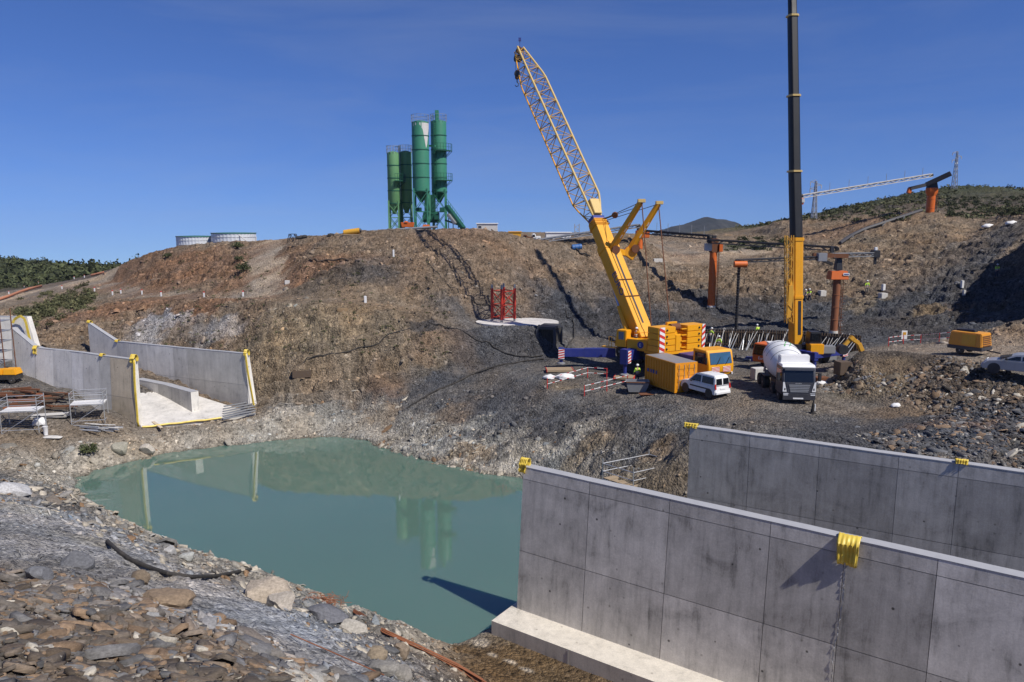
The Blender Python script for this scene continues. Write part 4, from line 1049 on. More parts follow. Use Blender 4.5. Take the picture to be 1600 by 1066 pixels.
boulder(22,770,.95,(.42,.41,.40),'large whitish dusted boulder at the left edge of the foreground',1,.5)
boulder(118,885,.55,(.12,.12,.125),'dark grey boulder on the dusty strip in the left foreground',2,.7)
boulder(60,905,.45,(.14,.14,.145),'grey boulder dusted white with a dark hollow beside it, left foreground',3,.7)
boulder(217,910,.42,(.17,.13,.09),'small brown boulder standing on the grey dust strip',4,.9)
boulder(262,945,.75,(.22,.16,.105),'broad flat brown rock slab below the grey dust strip',5,.45)
boulder(415,935,.85,(.36,.30,.23),'pale tan jagged boulder at the end of the black hose',6,.8)
boulder(440,948,.6,(.33,.29,.24),'pale split boulder right of the jagged tan one',7,.8)
boulder(265,865,.4,(.34,.33,.31),'small upright pale rock just above the black hose',8,.9)
boulder(290,875,.5,(.34,.34,.31),'pale greenish rock beside the black hose',9,.6)
boulder(585,1030,.42,(.24,.19,.13),'brown boulder below the rusty bars at the bottom',10,.8)
boulder(600,1052,.5,(.22,.205,.18),'angular grey boulder at the bottom edge left of the rusty bars',11,.8)
boulder(625,1058,.42,(.25,.23,.20),'angular tan boulder next to the bottom edge under the rusty bars',12,.7)
boulder(628,1025,.42,(.22,.17,.12),'thin upright brown slab leaning against the rusty bars',13,.9)
boulder(510,968,.9,(.13,.13,.14),'big dark slate outcrop boulder beside the tangle of rusty wire',14,.5)
boulder(545,985,.6,(.36,.33,.28),'pale grey rock between the rusty wire and the dark outcrop',15,.5)
boulder(190,705,.8,(.30,.28,.22),'squarish tan boulder at the waterline of the far left bank',16,.8,0,40)
boulder(230,706,.7,(.40,.36,.30),'pale square rock at the waterline below the channel slab',17,.8,0,40)
# ================================================================ PAINTS
paint('crane_yellow', (.80,.36,.010), .42, .22, (.26,.14,.04)); paint('mast_black', (.006,.006,.007), .5, .2, (.02,.02,.02)); paint('crane_cream', (.66,.46,.16), .5, .35, (.25,.18,.09)); paint('crane_blue', (.022,.035,.22), .4, .3, (.10,.10,.12))
paint('black_steel', (.022,.022,.025), .45, .35, (.09,.085,.08)); paint('grey_steel', (.30,.31,.32), .45, .4, (.2,.16,.12), .3); paint('zinc', (.50,.51,.52), .42, .4, (.3,.28,.25), .5)
paint('rubber', (.022,.021,.02), .85, .6, (.12,.10,.08)); paint('white_paint', (.78,.78,.76), .4, .3, (.35,.31,.26)); paint('dirty_white', (.62,.60,.56), .6, .6, (.28,.23,.17))
paint('red_paint', (.50,.035,.02), .45, .3, (.2,.1,.06)); paint('orange_paint', (.66,.14,.02), .5, .4, (.30,.12,.05)); paint('rust', (.17,.065,.028), .85, .6, (.08,.045,.03), 0, 3)
paint('rust_bright', (.27,.10,.045), .8, .4, (.18,.07,.03), 0, 4)
paint('silo_green', (.045,.21,.125), .45, .35, (.07,.17,.10), 0, .5); paint('silo_green_pale', (.13,.30,.13), .5, .4, (.14,.22,.10), 0, .5); paint('dark_green', (.012,.09,.055), .5, .3, (.03,.05,.04))
paint('wood', (.36,.27,.17), .8, .5, (.16,.12,.08), 0, 3); paint('plywood', (.55,.45,.32), .8, .4, (.35,.27,.2), 0, 2); paint('dark_wood', (.11,.075,.05), .85, .5, (.06,.045,.035), 0, 3)
paint('tarp_white', (.74,.73,.71), .7, .25, (.4,.37,.33)); paint('machine_yellow', (.68,.35,.03), .5, .4, (.3,.2,.08)); paint('conveyor_dark', (.045,.045,.05), .6, .4, (.12,.1,.09)); paint('anthracite', (.045,.048,.06), .35, .4, (.12,.11,.10))
paint('skin', (.45,.27,.18), .6, .1); paint('vest_lime', (.50,.75,.06), .7, .25, (.3,.35,.1)); paint('trousers', (.035,.045,.075), .9, .2); paint('pale_trousers', (.25,.23,.19), .9, .2); paint('helmet_white', (.80,.80,.78), .35, .1); paint('tail_red', (.45,.02,.015), .2, 0)
paint('blue_plastic', (.03,.12,.32), .45, .3, (.1,.12,.15)); paint('green_rim', (.01,.14,.11), .5, .2); paint('decal_blue', (.03,.05,.22), .5, .2); paint('stripe_red', (.62,.035,.03), .45, .2); paint('stripe_white', (.80,.80,.78), .45, .2); paint('green_mark', (.10,.42,.10), .45, .1)
paint('hydraulic_chrome', (.35,.45,.62), .25, .2, (.2,.2,.25), .6)
m, t, b = nt('window_glass'); b.inputs['Base Color'].default_value = (.008,.010,.014,1); b.inputs['Roughness'].default_value = .07; b.inputs['Specular IOR Level'].default_value = .45; MAT['window_glass'] = m
m, t, b = nt('blue_glass'); b.inputs['Base Color'].default_value = (.04,.11,.20,1); b.inputs['Roughness'].default_value = .08; b.inputs['Specular IOR Level'].default_value = 1; MAT['blue_glass'] = m
m, t, b = nt('lamp_glass'); b.inputs['Base Color'].default_value = (.75,.76,.78,1); b.inputs['Roughness'].default_value = .08; MAT['lamp_glass'] = m
def X_(a, b): return Vector(a).cross(Vector(b)).normalized()
def stripes(p, u, v, w_, h, n, parent, nrm, slant=1, name='warning_stripes'):
    """diagonal red and white board: origin p, edges u*w_, v*h"""
    u = Vector(u).normalized(); v = Vector(v).normalized(); nrm = Vector(nrm).normalized(); p = Vector(p); mb = MB()
    mb.mi = 0; o = nrm*.02; mb.hexa([p, p+u*w_, p+u*w_+v*h, p+v*h], [p+o, p+u*w_+o, p+u*w_+v*h+o, p+v*h+o])
    mb.mi = 1; o = nrm*.024; dh = h/n; sl = min(dh*.5, 99)
    for k in range(n):
        a = dh*k; s = slant*dh*.5
        pts = [(0, a if s > 0 else a+abs(s)), (w_, a+abs(s) if s > 0 else a), (w_, min(h, a+abs(s)+dh*.5) if s > 0 else a+dh*.5), (0, a+dh*.5 if s > 0 else min(h, a+dh*.5+abs(s)))]
        mb.add([p+u*x+v*y+o for x, y in pts], [(0, 1, 2, 3)])
    return mb.build(name, [M('stripe_white'), M('stripe_red')], parent, True, smooth=False)
def text(s, p, u, v, h, mat, parent, name='lettering', depth=.01, fs=1.0):
    """lettering laid on a surface; becomes a mesh part"""
    cu = bpy.data.curves.new(name, 'FONT'); cu.body = s; cu.size = h*1.35; cu.extrude = depth; cu.space_character = fs
    tmp = bpy.data.objects.new('t', cu); C.objects.link(tmp)
    dg = bpy.context.evaluated_depsgraph_get(); dg.update()
    me = bpy.data.meshes.new_from_object(tmp.evaluated_get(dg)); bpy.data.objects.remove(tmp)
    u = Vector(u).normalized(); v = Vector(v).normalized(); n = u.cross(v).normalized(); v = n.cross(u)
    mt = Matrix((u, v, n)).transposed().to_4x4(); mt.translation = Vector(p)
    me.transform(ROOTM[root_of(parent).name].inverted() @ mt); me.materials.clear(); me.materials.append(M(mat)); me.name = name
    return obj(name, me, parent)
def wheel(parent, c, ax, r, w_, rim='rim', n=20, rimmat='grey_steel'):
    c = Vector(c); ax = Vector(ax).normalized()
    mb = MB(); mb.lathe([(r*.55, -w_/2), (r*.9, -w_/2), (r, -w_*.36), (r, w_*.36), (r*.9, w_/2), (r*.55, w_/2)], c, ax, n)
    ty = mb.build('wheel', M('rubber'), parent, True)
    mb = MB(); mb.lathe([(r*.56, -w_*.4), (r*.56, w_*.46), (r*.48, w_*.46), (r*.42, w_*.25), (r*.2, w_*.22), (r*.18, w_*.5), (r*.05, w_*.52)], c, ax, n)
    mb.build('rim', M(rimmat), ty, True); return ty
def basis(o, fwd):
    f = Vector((fwd[0], fwd[1], 0)); f.normalize(); l = Vector((-f.y, f.x, 0)); o = Vector(o)
    return lambda x, y, z: o+f*x+l*y+Vector((0, 0, z))     # x forward, y to its left, z up
UP = Vector((0,0,1))

# ================================================================ YELLOW MOBILE CRANE
gz = 6.0
rear = W(998,566,75.6); frontp = W(1112,590,65.0)
cf = Vector((frontp.x-rear.x, frontp.y-rear.y, 0)).normalized()
crane = thing('mobile_crane', 'big yellow mobile crane with blue outriggers, counterweight slabs and a long lattice jib leaning left', 'crane', (rear.x, rear.y, gz))
q = basis((rear.x, rear.y, gz), cf); CL = (frontp-rear).xy.length
mb = MB()
mb.hexa([q(-2.5,-.6,.95), q(CL-.8,-.6,.95), q(CL-.8,.6,.95), q(-2.5,.6,.95)], [q(-2.5,-.6,1.75), q(CL-.8,-.6,1.75), q(CL-.8,.6,1.75), q(-2.5,.6,1.75)])
mb.hexa([q(-2.2,-1.45,1.45), q(CL-.9,-1.45,1.45), q(CL-.9,1.45,1.45), q(-2.2,1.45,1.45)], [q(-2.2,-1.45,1.62), q(CL-.9,-1.45,1.62), q(CL-.9,1.45,1.62), q(-2.2,1.45,1.62)])
mb.build('chassis', M('crane_blue'), crane, True, .03)
for i in range(7):
    x_ = -1.6+i*1.75
    for sgn in (-1, 1): wheel(crane, q(x_, sgn*1.18, .70), q(0,sgn,0)-q(0,0,0), .70, .5)
# carrier cab
cab = MB(); cx = CL
prof = [(-1.0,.75),(1.1,.75),(1.22,1.15),(1.2,1.75),(.92,2.85),(.80,2.98),(-1.0,2.98)]
cab.add([q(cx+a, -1.4, z) for a, z in prof]+[q(cx+a, 1.4, z) for a, z in prof], [tuple(range(7))[::-1], tuple(range(7, 14))]+[(i, (i+1) % 7, 7+(i+1) % 7, 7+i) for i in range(7)])
cabo = cab.build('carrier_cab', M('crane_yellow'), crane, True, .05)
mb = MB(); e = .03
mb.hexa([q(cx+1.205,-1.18,1.80), q(cx+1.205,1.18,1.80), q(cx+.955,1.14,2.78), q(cx+.955,-1.14,2.78)], [q(cx+1.205+e,-1.18,1.80), q(cx+1.205+e,1.18,1.80), q(cx+.955+e,1.14,2.78), q(cx+.955+e,-1.14,2.78)])
mb.build('windscreen', M('blue_glass'), crane, True, smooth=False)
for sgn in (-1, 1):
    mb = MB(); y_ = sgn*1.4
    mb.hexa([q(cx-.7,y_,1.75), q(cx+.95,y_,1.75), q(cx+.75,y_,2.75), q(cx-.7,y_,2.75)], [q(cx-.7,y_+sgn*.025,1.75), q(cx+.95,y_+sgn*.025,1.75), q(cx+.75,y_+sgn*.025,2.75), q(cx-.7,y_+sgn*.025,2.75)])
    mb.build('side_window', M('window_glass'), crane, True, smooth=False)
    f_ = q(1,0,0)-q(0,0,0); l_ = q(0,1,0)-q(0,0,0)
    stripes(q(cx+1.225, sgn*.62-.42, 1.05), l_, UP, .84, .5, 4, crane, f_, 1)
    mb = MB(); mb.box(q(cx+1.28, sgn*1.15, .92), (.12,.3,.18)); mb.build('headlight', M('lamp_glass'), crane, True)
    mb = MB(); mb.box(q(cx+1.15, sgn*1.62, 2.2), (.12,.22,.5)); mb.build('wing_mirror', M('black_steel'), crane, True, .02)
mb = MB(); mb.box(q(cx+1.27, 0, .95), (.12,1.1,.3)); mb.build('bumper', M('black_steel'), crane, True)
for sgn in (-.5, .5):
    mb = MB(); mb.bar(q(cx+1.27, sgn, 1.8), q(cx+1.12, sgn+.45, 2.35), .04); mb.build('wiper', M('black_steel'), crane, True)
mb = MB(); mb.hexa([q(CL-6.5,-1.4,1.63), q(CL-1.1,-1.4,1.63), q(CL-1.1,1.4,1.63), q(CL-6.5,1.4,1.63)], [q(CL-6.5,-1.3,2.05), q(CL-1.1,-1.3,2.2), q(CL-1.1,1.3,2.2), q(CL-6.5,1.3,2.05)])
mb.build('deck_housing', M('crane_blue'), crane, True, .04)
# turntable
piv = W(1003,527,70.5)
tc_ = Vector((W(1018,550,69.5).x, 69.5, 0))
mb = MB(); mb.cyl((tc_.x, tc_.y, gz+1.6), (tc_.x, tc_.y, gz+2.25), 1.3, 1.3, 24); mb.build('turntable', M('black_steel'), crane, True)
# outriggers
def outrigger(p0, p1, zf, h=.75, w_=.55, label=None, matn='crane_blue', root=None, stripe=True, foot_in=.25, pads=True):
    p0 = Vector(p0); p1 = Vector(p1); d = (p1-p0).normalized(); L = (p1-p0).length
    mb = MB(); mb.bar(p0, p0+d*L*.55, w_*1.12, h*1.12); mb.bar(p0+d*L*.5, p1, w_, h)
    o = mb.build('outrigger_beam', M(matn), root, True, .03)
    f = p1-d*foot_in
    mb = MB(); mb.box((f.x, f.y, f.z-.1), (w_*1.0, w_*1.0, h*1.5), Matrix.Rotation(math.atan2(d.y, d.x), 3, 'Z')); mb.build('foot_housing', M(matn), o, True, .03)
    mb = MB(); mb.cyl((f.x, f.y, zf+.18), (f.x, f.y, f.z-.2), .17, .17, 12); mb.build('foot_cylinder', M(matn), o, True)
    mb = MB(); mb.lathe([(.42,0),(.42,.1),(.25,.18)], (f.x, f.y, zf+.02), UP, 16); mb.build('foot_plate', M('grey_steel'), o, True)
    if stripe:
        side = Vector((d.y, -d.x, 0)); 
        if side.y > 0: side = -side
        st_d = d if d.x > 0 else -d
        a = p1-d*.62 if d.x > 0 else p1
        stripes(a+side*(w_*.56)-UP*h*.75, st_d, UP, .6, h*1.25, 4, o, side)
    return o
outrigger(W(962,551,72.2), W(873,551,73.0), 6.05, .8, root=crane)
outrigger(W(1000,551,70.0), W(975,556,67.3), 6.0, .95, .75, root=crane)
outrigger(W(1050,553,73.5), W(1136,549,77.5), 6.1, .85, root=crane)
outrigger(W(1010,556,70.5), W(1040,552,75.5), 6.1, .7, root=crane, stripe=False)
# superstructure: heading from counterweight to boom
sh = Vector((-.51, .86, 0)).normalized()
bl = W(1029,556,66.2); s = basis((bl.x, bl.y, bl.z), -sh)   # x points out of the ballast's outer face, y to its left (= right in picture)
BWid = 5.75
mb = MB(); mb.hexa([s(-2.0,0,-.05), s(0,0,-.05), s(0,BWid,-.05), s(-2.0,BWid,-.05)], [s(-2.0,0,.22), s(0,0,.22), s(0,BWid,.22), s(-2.0,BWid,.22)])
mb.build('ballast_base', M('crane_yellow'), crane, True, .03)
for k in range(4):
    z0 = .24+k*.58
    for y0, y1 in ((.0, 2.05), (3.5, BWid)):
        mb = MB(); mb.hexa([s(-1.6,y0,z0), s(-.04,y0,z0), s(-.04,y1,z0), s(-1.6,y1,z0)], [s(-1.6,y0,z0+.55), s(-.04,y0,z0+.55), s(-.04,y1,z0+.55), s(-1.6,y1,z0+.55)])
        bo = mb.build('counterweight_slab', M('crane_yellow'), crane, True, .035)
        mb = MB(); yy = .98 if y0 < 1 else BWid-.75
        mb.cyl(s(-.04,yy,z0+.27), s(.05,yy,z0+.27), .11, .07, 10); mb.build('lifting_lug', M('black_steel'), bo, True)
    mb = MB(); z1 = z0
    mb.box(s(.02, 2.95, z0+.3), (.25,.6,.08), Matrix.Rotation(math.atan2(-sh.y, -sh.x), 3, 'Z')); mb.build('step', M('crane_yellow'), crane, True)
mb = MB(); mb.hexa([s(-1.4,2.03,.24), s(.02,2.03,.24), s(.02,2.78,.24), s(-1.4,2.78,.24)], [s(-1.4,2.03,2.05), s(.02,2.03,1.75), s(.02,2.78,1.75), s(-1.4,2.78,2.05)])
mb.build('winch_cover', M('crane_yellow'), crane, True, .04)
mb = MB(); mb.cyl(s(-.9,2.1,2.35), s(-.9,3.2,2.35), .34, .34, 16); mb.build('winch_drum', M('rust'), crane, True)
mb = MB(); mb.hexa([s(-1.5,2.05,.24), s(-1.2,2.05,.24), s(-1.2,3.3,.24), s(-1.5,3.3,.24)], [s(-1.5,2.05,2.8), s(-1.2,2.05,2.8), s(-1.2,3.3,2.8), s(-1.5,3.3,2.8)]); mb.build('winch_frame', M('crane_yellow'), crane, True, .03)
ox = -sh; oy = s(0,1,0)-s(0,0,0)
stripes(s(.0,.06,.26), oy, UP, .62, 2.3, 4, crane, ox, -1)
stripes(s(.0,BWid-.40,.26), oy, UP, .38, 2.3, 4, crane, ox, 1)
# slewing deck from the ballast to the boom foot
mb = MB(); mb.hexa([s(-7.2,1.5,-.1), s(-1.4,1.2,-.1), s(-1.4,4.0,-.1), s(-7.2,3.5,-.1)], [s(-7.2,1.5,.35), s(-1.4,1.2,.35), s(-1.4,4.0,.35), s(-7.2,3.5,.35)]); mb.build('slewing_deck', M('crane_yellow'), crane, True, .03)
# engine house along the picture side
e0 = W(979,546,69.2); e1 = W(1011,546,67.8); eb = W(979,529,69.2)
hz = eb.z-e0.z; ed = (e1-e0); ed.z = 0; L_ = ed.length; ed.normalize(); en = Vector((ed.y, -ed.x, 0))
mb = MB(); B4 = [e0, e0+ed*L_, e0+ed*L_-en*1.1, e0-en*1.1]
mb.hexa([Vector((p.x,p.y,e0.z)) for p in B4], [Vector((p.x,p.y,e0.z+hz)) for p in B4]); mb.build('engine_house', M('crane_yellow'), crane, True, .04)
mb = MB(); cc_ = e0+ed*(L_*.68)+en*.012; cc_.z = e0.z+hz*.55; mb.cyl(cc_, cc_+en*.012, .33, .33, 20); em = mb.build('emblem', M('decal_blue'), crane, True)
text('E', cc_+en*.026-ed*.13-UP*.14, ed, UP, .3, 'stripe_white', em, depth=.004)
text('eurog', e0+ed*.25+en*.015+UP*.1, ed, UP, .17, 'black_steel', crane, depth=.004)
# operator's cab
c0 = W(961,541,70.0); mb = MB(); cd_ = ed; 
def cb(a, b_, z): return c0+cd_*a-en*b_+UP*z
mb.hexa([cb(0,0,0), cb(1.2,0,0), cb(1.2,1.0,0), cb(0,1.0,0)], [cb(.15,0,1.62), cb(1.2,0,1.62), cb(1.2,1.0,1.62), cb(.15,1.0,1.62)])
oc = mb.build('operator_cab', M('crane_yellow'), crane, True, .05)
mb = MB(); mb.hexa([cb(.38,-.02,.72), cb(.95,-.02,.72), cb(.95,-.0,.72), cb(.38,-.0,.72)], [cb(.38,-.02,1.45), cb(.95,-.02,1.45), cb(.95,0,1.45), cb(.38,0,1.45)]); mb.build('window', M('blue_glass'), oc, True)
mb = MB(); 
for a in (-.75, -.45, -.05):
    mb.bar(cb(a,.1,-.2), cb(a,.1,.85), .05)
mb.bar(cb(-.75,.1,.85), cb(0,.1,.85), .05); mb.bar(cb(-.75,.1,.4), cb(0,.1,.4), .05); mb.bar(cb(-1.6,.3,-.2), cb(0,.3,-.2), .5, .08)
mb.build('cab_railing', M('crane_yellow'), crane, True)
# main boom
bt = W(931,347,77.5); bd = (bt-piv).normalized(); BL_ = (bt-piv).length
side = bd.cross(UP).normalized(); upb = side.cross(bd).normalized()
if side.x < 0: side = -side
if upb.z < 0: upb = -upb
def bp_(a, x, y): return piv+bd*a+side*x+upb*y
def boom_sec(mb, a0, a1, w_, h, o=0.0):
    """rounded-belly box section"""
    pr = [(-w_/2, h/2), (w_/2, h/2), (w_/2, -h*.12), (w_*.36, -h*.38), (0, -h/2), (-w_*.36, -h*.38), (-w_/2, -h*.12)]
    n = len(pr); vs = [bp_(a0, x, y+o) for x, y in pr]+[bp_(a1, x, y+o) for x, y in pr]
    mb.add(vs, [tuple(range(n)), tuple(range(n, 2*n))[::-1]]+[(i, (i+1) % n, n+(i+1) % n, n+i) for i in range(n)])
mb = MB(); boom_sec(mb, -.4, BL_*.76, 1.7, 1.85); boom_sec(mb, 0, BL_*.03, 1.8, 1.95); boom_sec(mb, BL_*.72, BL_*.775, 1.82, 1.97)
base_boom = mb.build('base_boom', M('crane_yellow'), crane, True, .03)
mb = MB(); boom_sec(mb, BL_*.60, BL_-.35, 1.48, 1.6); mb.build('telescopic_boom', M('crane_yellow'), crane, True, .02)
for k in range(4):
    mb = MB(); boom_sec(mb, BL_-.85+k*.22, BL_-.75+k*.22, 1.75-k*.05, 1.85-k*.05); mb.build('boom_collar', M('crane_yellow'), crane, True)
mb = MB(); boom_sec(mb, BL_-.1, BL_+.35, 1.45, 1.5); mb.build('boom_head', M('crane_blue'), crane, True, .04)
mb = MB(); mb.bar(bp_(.6,.86,-.05), bp_(BL_*.72,.86,-.05), .02, .12, up=upb)
mb.bar(bp_(BL_*.08,.0,.935), bp_(BL_*.72,.0,.935), .2, .03, up=upb); mb.build('hose_track', M('black_steel'), crane, True)
for k in (.30, .44):
    mb = MB(); mb.bar(bp_(BL_*k,-1.0,1.0), bp_(BL_*k,1.0,1.0), .07); mb.build('rope_guide', M('rust'), crane, True)
text('EURO', bp_(BL_*.52,-.862,.32), -bd, upb, .75, 'decal_blue', crane, depth=.012)
# luffing cylinder
ca = bp_(BL_*.55,-.2,-.85); cbm = W(985,527,70.2)-UP*.4
mid = ca.lerp(cbm, .48)
mb = MB(); mb.cyl(ca, mid, .15, .15, 12); mb.build('cylinder_rod', M('hydraulic_chrome'), crane, True)
mb = MB(); mb.cyl(mid, cbm, .27, .27, 14); mb.build('luffing_cylinder', M('crane_yellow'), crane, True)
mb = MB(); mb.box(piv-UP*.6, (1.9,1.9,1.7), Matrix.Rotation(math.atan2(-sh.y, -sh.x), 3, 'Z'), (.8,.8)); mb.build('boom_foot', M('crane_yellow'), crane, True, .05)
# guying arms
tips = []
for k, (u0, v0, y0, u1, v1, y1) in enumerate(((950,398,75.3,1001,316,72.6),(981,396,76.8,1029,319,75.4))):
    a = W(u0, v0, y0); c_ = W(u1, v1, y1); tips.append(c_); d = (c_-a).normalized()
    sd_ = d.cross(Vector((0,1,0))).normalized()
    arm = MB(); arm.bar(a-d*.3, c_, .42, .8, up=(.8,.6,0), w2=.4, h2=.5)
    ao = arm.build('guying_arm', M('crane_yellow'), crane, True, .04)
    mb = MB(); mb.box(c_+d*.15, (.75,.45,.35)); mb.build('arm_head', M('crane_cream'), ao, True, .04)
    mb = MB(); mb.cyl(a.lerp(c_, .12)+Vector((.35,-.55,-.1)), a.lerp(c_, .12)+Vector((.35,.05,-.1)), .42, .42, 16); mb.build('guy_winch', M('rust'), ao, True)
    mb = MB(); mb.box(a.lerp(c_, .02)+Vector((.1,0,-.1)), (1.3,.9,.95), Matrix.Rotation(.6, 3, 'Y')); mb.build('arm_root', M('crane_yellow'), ao, True, .08)
    so_ = d.cross(Vector((.8,.6,0))).normalized()*.225
    if so_.y > 0: so_ = -so_
    for f in (.38, .5, .62):
        mb = MB(); p = a.lerp(c_, f); mb.bar(p-d*.2+so_, p+d*.2+so_, .1, .03, up=(.6,-.8,0)); mb.build('slot', M('stripe_white'), ao, True)
mb = MB(); mb.bar(bp_(BL_*.76,-.8,.2), W(982,397,76.8), .5, .6); mb.build('arm_crossbeam', M('crane_yellow'), crane, True, .04)
def rope(p, q_, r=.035, sag=0, name='rope', mat='black_steel', parent=None, n=8):
    mb = MB(); p = Vector(p); q_ = Vector(q_)
    if sag == 0: mb.cyl(p, q_, r, r, 6)
    else: mb.tube([p.lerp(q_, k/n)-UP*sag*4*(k/n)*(1-k/n) for k in range(n+1)], r, 6)
    return mb.build(name, M(mat), parent, True)
rope(tips[0], bp_(BL_-.1,.5,.6), .035, parent=crane); rope(tips[1], bp_(BL_-.1,.7,.2), .035, parent=crane)
rope(tips[0]-UP*.4, bp_(BL_-.1,.2,.6), .03, parent=crane)
rope(tips[0]+Vector((.1,-.1,0)), s(-2.2,1.2,.6)-UP*0, .055, mat='rust', parent=crane, name='guy_rod'); rope(tips[1]+Vector((.0,0,0)), s(-2.2,3.6,.6), .055, mat='rust', parent=crane, name='guy_rod')
pl = W(961,336,76.5); mb = MB(); mb.cyl(pl-Vector((.05,.1,.05)), pl+Vector((.05,.1,.05)), .33, .3, 14); mb.build('pulley', M('rust'), crane, True)
rope(pl, bp_(BL_,.5,.3), .06, parent=crane)
# lattice jib
jt = W(811,78,90.5); j0 = bp_(BL_+.3,0,0); jd = (jt-j0).normalized(); JL = (jt-j0).length
jside = jd.cross(UP).normalized(); 
if jside.x < 0: jside = -jside
jup = jside.cross(jd).normalized()
if jup.z < 0: jup = -jup
def jp(a, x, y): return j0+jd*a+jside*x+jup*y
def jw(a):
    f = a/JL
    if f < .10: k = .45+.55*f/.10
    elif f > .80: k = 1-.62*(f-.80)/.20
    else: k = 1
    return 1.05*k, 1.05*k
nb = 28; st = [JL*k/nb for k in range(nb+1)]
for sx, sy, mt_ in ((-1,-1,'crane_yellow'),(1,-1,'crane_yellow'),(1,1,'crane_cream'),(-1,1,'crane_cream')):
    mb = MB()
    for a, b_ in zip(st, st[1:]):
        w0, h0 = jw(a); w1, h1 = jw(b_)
        mb.cyl(jp(a, sx*w0, sy*h0), jp(b_, sx*w1, sy*h1), .12 if sy > 0 else .08, None, 8)
    mb.build('jib_chord', M(mt_), crane, True)
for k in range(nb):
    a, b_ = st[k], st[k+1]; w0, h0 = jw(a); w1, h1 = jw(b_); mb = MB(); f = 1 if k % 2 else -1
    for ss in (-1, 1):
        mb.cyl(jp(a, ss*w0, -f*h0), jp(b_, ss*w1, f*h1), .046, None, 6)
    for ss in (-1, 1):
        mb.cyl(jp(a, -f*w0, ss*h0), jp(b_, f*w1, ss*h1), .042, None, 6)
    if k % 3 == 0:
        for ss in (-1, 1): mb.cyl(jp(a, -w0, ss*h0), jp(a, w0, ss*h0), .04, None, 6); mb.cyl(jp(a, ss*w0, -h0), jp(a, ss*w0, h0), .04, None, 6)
    mb.build('jib_bracing', paint('shaded_ochre', (.50,.29,.06), .6, .4, (.2,.14,.08)), crane, True)  # ochre darker than the chords: the bracing's shade is put into its colour
mb = MB(); mb.hexa([jp(.2,-.45,.3), jp(.2,.5,.3), jp(.2,.5,.9), jp(.2,-.45,.9)], [jp(1.9,-.5,.6), jp(1.9,.7,.6), jp(1.9,.7,1.1), jp(1.9,-.5,1.1)]); mb.build('jib_foot_plate', M('crane_cream'), crane, True, .03)
mb = MB(); mb.box(jp(JL-.1,0,0), (.7,.7,.7), Matrix.Rotation(.5, 3, 'Y')); jh = mb.build('jib_head', M('rust'), crane, True, .05)
for k in (-.28, 0, .28):
    mb = MB(); c_ = jp(JL-.6, k, -.75); mb.cyl(c_-jside*.06, c_+jside*.06, .42, .42, 18); mb.build('sheave', M('black_steel'), jh, True)
mb = MB(); mb.bar(jp(JL,0,.2), jp(JL,0,.2)+UP*1.0, .05); mb.box(jp(JL,0,.2)+UP*1.0, (.3,.3,.35)); mb.build('wind_gauge', M('decal_blue'), jh, True)
hk = W(808,117,89.0); hb = thing('hook_block', 'rusty crane hook block hanging from the tip of the lattice jib', 'hook', hk-UP*1.0)
mb = MB(); mb.box(hk, (.5,.32,1.0)); mb.build('block_housing', M('rust'), hb, True, .08)
mb = MB(); mb.cyl(hk+Vector((0,-.2,.1)), hk+Vector((0,.2,.1)), .34, .34, 16); mb.build('sheave', M('black_steel'), hb, True)
mb = MB(); mb.tube([hk-UP*.5, hk-UP*.8, hk-UP*1.0+Vector((.2,0,0)), hk-UP*1.25+Vector((.12,0,0)), hk-UP*1.3-Vector((.12,0,0)), hk-UP*1.12-Vector((.24,0,0))], .075, 8, .04); mb.build('hook', M('black_steel'), hb, True)
for k in (-.15, .15): rope(jp(JL-.6,0,-1.1)+Vector((k,0,0)), hk+Vector((k,0,.4)), .022, parent=hb)

# ================================================================ BLACK TELESCOPIC CRANE
c2o = W(1243,560,72.5); tg = 6.05
cr2 = thing('mobile_crane', 'second mobile crane with a black telescopic boom rising out of the top of the picture', 'crane', (c2o.x, c2o.y, tg))
q2 = basis((c2o.x, c2o.y, tg), (-.80,-.60,0))
f2c = Vector((-.80,-.60,0)); 
mb = MB(); mb.hexa([q2(-4.2,-.6,.95), q2(4.6,-.6,.95), q2(4.6,.6,.95), q2(-4.2,.6,.95)], [q2(-4.2,-1.3,1.7), q2(4.6,-1.3,1.7), q2(4.6,1.3,1.7), q2(-4.2,1.3,1.7)]); mb.build('chassis', M('crane_blue'), cr2, True, .04)
for x_ in (-3.4,-1.9,1.6,3.2):
    for sg in (-1, 1): wheel(cr2, q2(x_, sg*1.12, .72), q2(0,sg,0)-q2(0,0,0), .72, .5, rimmat='machine_yellow')
mb = MB(); prof = [(3.6,.8),(5.3,.8),(5.4,1.5),(5.15,2.55),(3.6,2.6)]
mb.add([q2(a,-1.3,z) for a, z in prof]+[q2(a,1.3,z) for a, z in prof], [tuple(range(5))[::-1], tuple(range(5,10))]+[(i,(i+1)%5,5+(i+1)%5,5+i) for i in range(5)])
cb2 = mb.build('carrier_cab', M('orange_paint'), cr2, True, .05)
mb = MB(); mb.hexa([q2(5.40,-1.15,1.5), q2(5.40,1.15,1.5), q2(5.17,1.15,2.45), q2(5.17,-1.15,2.45)], [q2(5.44,-1.15,1.5), q2(5.44,1.15,1.5), q2(5.21,1.15,2.45), q2(5.21,-1.15,2.45)]); mb.build('windscreen', M('window_glass'), cr2, True)
for sg in (-1, 1):
    mb = MB(); mb.hexa([q2(3.9,sg*1.3,1.5), q2(5.1,sg*1.3,1.5), q2(4.95,sg*1.3,2.4), q2(3.9,sg*1.3,2.4)], [q2(3.9,sg*1.33,1.5), q2(5.1,sg*1.33,1.5), q2(4.95,sg*1.33,2.4), q2(3.9,sg*1.33,2.4)]); mb.build('side_window', M('window_glass'), cr2, True)
